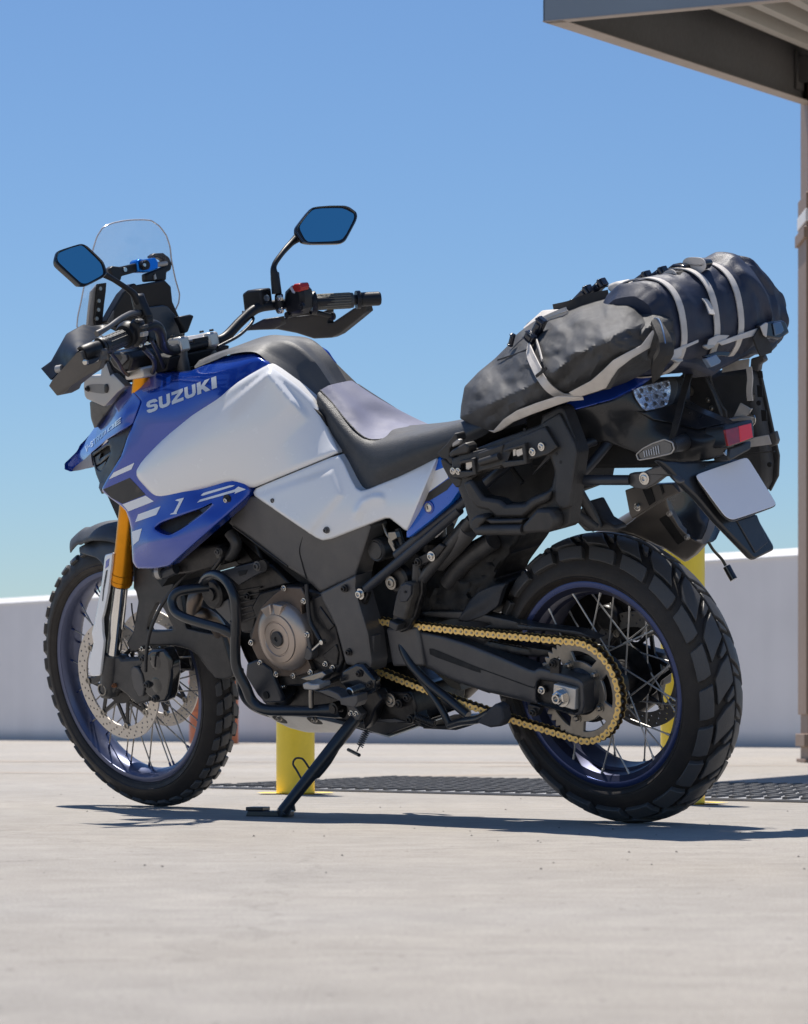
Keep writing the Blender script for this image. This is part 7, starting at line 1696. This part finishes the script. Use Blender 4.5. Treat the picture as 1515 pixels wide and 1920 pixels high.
# cylinder across the bike, modelled in bike coordinates
def roll_pt(t, a, off=0.0):
    """t: 0 left end .. 1 right end"""
    y = .090 - .430 * t
    cx_ = -.262 - .012 * t; cz = 1.060 + .004 * t
    rx_ = .092 + .010 * sin(pi * min(1, t * 1.2)); rz_ = .092 + .012 * sin(pi * t)
    if t > .60: k = (t - .60) / .40; rx_ *= 1 - .32 * k ** 2.5; rz_ *= 1 + .10 * sin(k * pi) - .42 * k ** 2; cz += .012 * sin(pi * min(1, k * 1.4)) - .030 * k ** 2
    if t < .06: k = 1 - t / .06; rx_ *= 1 - .25 * k; rz_ *= 1 - .25 * k
    se = 0.82
    c, s = cos(a), sin(a)
    px_ = cx_ + (rx_ + off) * (abs(c) ** se) * (1 if c > 0 else -1); pz = cz + (rz_ + off) * (abs(s) ** se) * (1 if s > 0 else -1)
    amp = (.002 + .014 * max(0, min(1, (t - .55) / .2))) if off == 0 else 0
    q = Vector((px_ * 14, y * 9, pz * 14)); n1 = 1 - 2 * abs(noise.noise(q)); n2 = noise.noise(q * 2.4 + Vector((5, 0, 0)))
    dd = 0
    if off == 0: dd = amp * .95 * crump(t * 6, a * 1.1, 2) + (.0022 + amp * .35) * crump(t * 16, a * 3.2, 7)
    return Vector((px_ + dd * c, y + dd * .3, pz + dd * s))
V = []; F = []; NT_, NA = 110, 110
for i in range(NT_ + 1):
    for k in range(NA): V.append(roll_pt(i / NT_, 2 * pi * k / NA))
for i in range(NT_):
    for k in range(NA): F.append((i * NA + k, i * NA + (k + 1) % NA, (i + 1) * NA + (k + 1) % NA, (i + 1) * NA + k))
F.append(tuple(range(NA))); F.append(tuple(NT_ * NA + k for k in reversed(range(NA))))
rbody = mkobj('bag_body', V, F, bagnavy, roll, 24); bmfix(rbody)
rl_ = MB()
for t in (.11, .34, .525):
    MB().tube([roll_pt(t + .012 * sin(2 * pi * k / 48 * 1.0), 2 * pi * k / 48, .0035) for k in range(48)], .0088, n=4, sm=0, closed=True, flat=.14, up=None).build('strap_band', webbing, roll, smooth=60)
def rp_(name, lst, wid, m_=webbing, t=.0025, up=(0, 0, 1)):
    return webp(name, cK, lst, wid, roll, m_, up=up, t=t)
# buckles along the crest of both bags
for x, y, Y, a_ in ((40, 310, .02, 30), (135, 262, .0, 28), (430, 205, -.02, 22), (540, 175, -.04, 22)): buckle_(roll, cK, x, y, Y, (.062, .016, .018), a_)
rp_('crest_webbing', [(-110, 375, .03), (0, 330, .03), (120, 270, .0), (240, 235, .0), (420, 215, -.02), (560, 180, -.04), (640, 130, -.06), (720, 110, -.08)], .018, webblack)
for pts, Y in ((((205, 260), (215, 228), (260, 212), (345, 225), (375, 260), (360, 285), (280, 295), (240, 290)), .02),): 
    MB().prism(cK(*pts), Y, Y - .05).build('webbing_fold', webbing, roll, bevel=0.006)
def loopfold(pts, Y, w_): MB().tube([P(*q, Y) for q in cK(*pts)], w_ / 2, n=4, sm=4, closed=True, flat=.14, up=(0, 1, 0)).build('webbing_loop', webbing, roll, smooth=50)
loopfold(((600, 190), (640, 160), (660, 175), (690, 245), (670, 270), (640, 245)), -.03, .020)
MB().prism(cK((630, 155), (680, 140), (740, 205), (742, 250), (700, 272), (680, 262), (690, 235), (650, 170)), -.03, -.055).build('webbing_fold', webblack, roll, bevel=0.004)
loopfold(((745, 90), (770, 75), (840, 78), (855, 100), (830, 122), (760, 115)), -.08, .018)
MB().prism(cK((735, 85), (765, 65), (870, 66), (883, 90), (860, 130), (830, 135), (845, 95), (820, 78), (770, 82), (750, 110)), -.085, -.11).build('strap_slider', gloss, roll, bevel=0.003)
MB().prism(cK((580, 145), (650, 92), (730, 98), (740, 125), (640, 128), (600, 155)), -.06, -.09).build('strap_slider', gloss, roll, bevel=0.004)
rp_('top_strap', [(660, 128, -.06), (760, 125, -.09), (860, 150, -.11), (960, 205, -.12)], .017)
rp_('top_strap', [(360, 285, .03), (480, 275, .02), (600, 330, .03), (700, 410, .04)], .018)
rp_('top_strap', [(700, 285, -.03), (800, 290, -.04), (880, 340, -.04), (920, 430, -.03)], .016)
# lower harness, tail straps and dangling buckles behind the bag
hx = lambda X: (lambda y, z: X)
def hpoly(name, pts, X, m_, d=(.01, 0, 0), bv=.002): return MB().slab([PX(*q, hx(X)) for q in cK(*pts)], d).build(name, m_, roll, bevel=bv)
hpoly('harness_base', ((560, 700), (640, 660), (760, 640), (900, 640), (1060, 600), (1240, 520), (1380, 600), (1370, 650), (1330, 690), (1200, 700), (1000, 800), (940, 850), (800, 790), (680, 775), (570, 760)), -.335, bagnavy, (.06, 0, 0), .01)
hpoly('harness_strap', ((960, 620), (1080, 575), (1240, 520), (1245, 545), (1210, 575), (1080, 610), (990, 640)), -.375, webbing, (.003, 0, 0), .001)
hpoly('harness_strap', ((600, 745), (640, 680), (700, 655), (830, 600), (830, 620), (720, 670), (715, 710), (680, 735)), -.36, webbing, (.003, 0, 0), .001)
hpoly('harness_strap', ((900, 600), (960, 568), (1040, 572), (1000, 615), (940, 640), (890, 640)), -.372, webbing, (.003, 0, 0), .001)
hpoly('strap_wing', ((1200, 590), (1245, 510), (1330, 650), (1325, 690), (1250, 715), (1225, 660)), -.38, webblack, (.004, 0, 0), .001)
hpoly('clip_buckle', ((1245, 500), (1285, 482), (1400, 470), (1420, 480), (1448, 555), (1380, 600), (1290, 585), (1270, 560)), -.385, buckle, (.02, 0, 0), .004)
hpoly('clip_plate', ((1335, 490), (1390, 482), (1412, 540), (1395, 560), (1350, 575), (1345, 540)), -.389, mat('buckle_sheen', (0.10, 0.16, 0.26), 0.15, 0.4), (.004, 0, 0), .002)
hpoly('webbing_end', ((1250, 510), (1285, 485), (1300, 490), (1290, 585), (1270, 570)), -.388, webbing, (.003, 0, 0), .001)
hpoly('clip_buckle', ((880, 730), (950, 700), (985, 745), (975, 765), (915, 790)), -.378, mat('buckle_face', (0.20, 0.26, 0.36), 0.25, 0.2), (.012, 0, 0), .002)
hpoly('clip_buckle', ((870, 712), (960, 680), (1050, 682), (1030, 718), (985, 712), (890, 730)), -.374, buckle, (.01, 0, 0), .002)
hpoly('clip_buckle', ((875, 635), (935, 628), (945, 650), (900, 670), (870, 650)), -.372, silverp, (.008, 0, 0), .002)
hpoly('clip_buckle', ((660, 735), (720, 728), (730, 745), (690, 762)), -.365, silverp, (.008, 0, 0), .002)
# crumpled tail of webbing hanging between the bags
cr1 = MB().tube([P(*q, Y) for q, Y in zip(cK((540, 490), (575, 560), (600, 620), (605, 690), (560, 760), (545, 830), (520, 890)), (.13, .15, .16, .165, .165, .165, .165))], [.012, .014, .016, .018, .016, .012, .002], n=7, sm=4)
cr1.build('dangling_webbing', webblack, bag, smooth=20)
webp('clip_strap', cK, [(530, 480, .13), (560, 490, .14), (585, 560, .16), (600, 640, .17)], .016, bag, mat('clip_sheen', (0.22, 0.32, 0.48), 0.2, 0.4))
# long black tie-down running from the harness to the left indicator
webp('tie_down', cL, [(795, 95, -.06), (760, 170, -.035), (715, 330, .015), (680, 470, .075), (650, 590, .09)], .018, roll, webblack, up=(0, 1, 0))

# right-hand soft pannier with its own rack, seen past the tail
rp2 = thing('side_pannier', 'upright black soft pannier with taupe straps hanging on the far right-hand side of the tail', 'pannier', None)
def pan(name, c, pts, Y, m_, thick, par=rp2, bv=.004):
    return MB().prism(c(*pts), Y, Y - thick).build(name, m_, par, bevel=bv)
pb = pan('pannier_body', cL, ((860, 150), (1000, 120), (1165, 130), (1195, 260), (1235, 450), (1262, 600), (1285, 760), (1275, 890), (1230, 980), (1150, 985), (1060, 930), (1030, 640), (1010, 470), (930, 300)), -.215, bagcloth, .040, bv=.012)
pan('back_panel', cL, ((1180, 105), (1240, 110), (1262, 200), (1310, 420), (1340, 560), (1372, 700), (1366, 840), (1312, 945), (1280, 900), (1230, 560), (1200, 300)), -.245, plast, .006, bv=.002)
pan('back_rib', cL, ((845, 105), (905, 150), (925, 240), (985, 360), (1015, 400), (1022, 462), (1010, 470), (940, 420), (935, 360), (900, 260)), -.19, framem, .006, bv=.002)
pan('rack_plate', cL, ((720, 120), (840, 110), (930, 280), (985, 440), (930, 430), (720, 370), (700, 240)), -.14, plast, .01, bv=.003)
bolt(rp2, cL((770, 265)), -.139, .007, dsteel, h=.003); bolt(rp2, cL((893, 325), (918, 380)), -.139, .004, dsteel, h=.003)
for a_, b_ in (((975, 130), (1180, 62)),): pan('pannier_strap', cL, ((990, 75), (1170, 45), (1165, 110), (985, 140)), -.20, webbing, .003, bv=.001)
pan('pannier_strap', cL, ((1090, 600), (1300, 560), (1320, 625), (1095, 655)), -.19, webbing, .003, bv=.001)
pan('strap_slider', cL, ((1290, 560), (1345, 535), (1362, 600), (1350, 630), (1305, 645)), -.195, framem, .012, bv=.003)
pan('strap_slider', cL, ((1180, 45), (1262, 20), (1278, 60), (1240, 85), (1232, 135), (1175, 115)), -.20, framem, .014, bv=.003)
webp('vertical_strap', cL, [(1170, 100, -.185), (1178, 180, -.185), (1172, 260, -.185), (1178, 330, -.185)], .014, rp2, webbing, up=(0, 1, 0))
pan('strap_ring', cL, ((1150, 290), (1200, 280), (1195, 335), (1170, 345), (1145, 320)), -.186, gloss, .005, bv=.001)
pan('strap_tab', cL, ((1065, 440), (1110, 345), (1180, 385), (1175, 410), (1150, 435)), -.185, webbing, .004, bv=.001)
pan('strap_tab', cL, ((1165, 415), (1185, 380), (1190, 385), (1172, 418)), -.18, steel, .004, bv=.001)
for x, y, w_, h_ in ((1222, 265, 34, 80), (1225, 150, 30, 50), (1250, 430, 34, 75)):
    pan('molle_slot', cL, ((x, y - h_ / 2), (x + w_, y - h_ / 2 + 4), (x + w_ + 6, y + h_ / 2), (x + 6, y + h_ / 2)), -.203, dark, .003, bv=0)
for x, y in ((1235, 345), (1308, 762)): MB().lathe(P(*cL((x, y))[0], -.203), (0, 1, 0), [(-.003, .0055), (.0008, .0055), (.0008, .0035)], 14).build('eyelet', dark, rp2)
pan('seam', cL, ((1110, 690), (1340, 668), (1342, 676), (1112, 698)), -.20, plast, .003, bv=0)
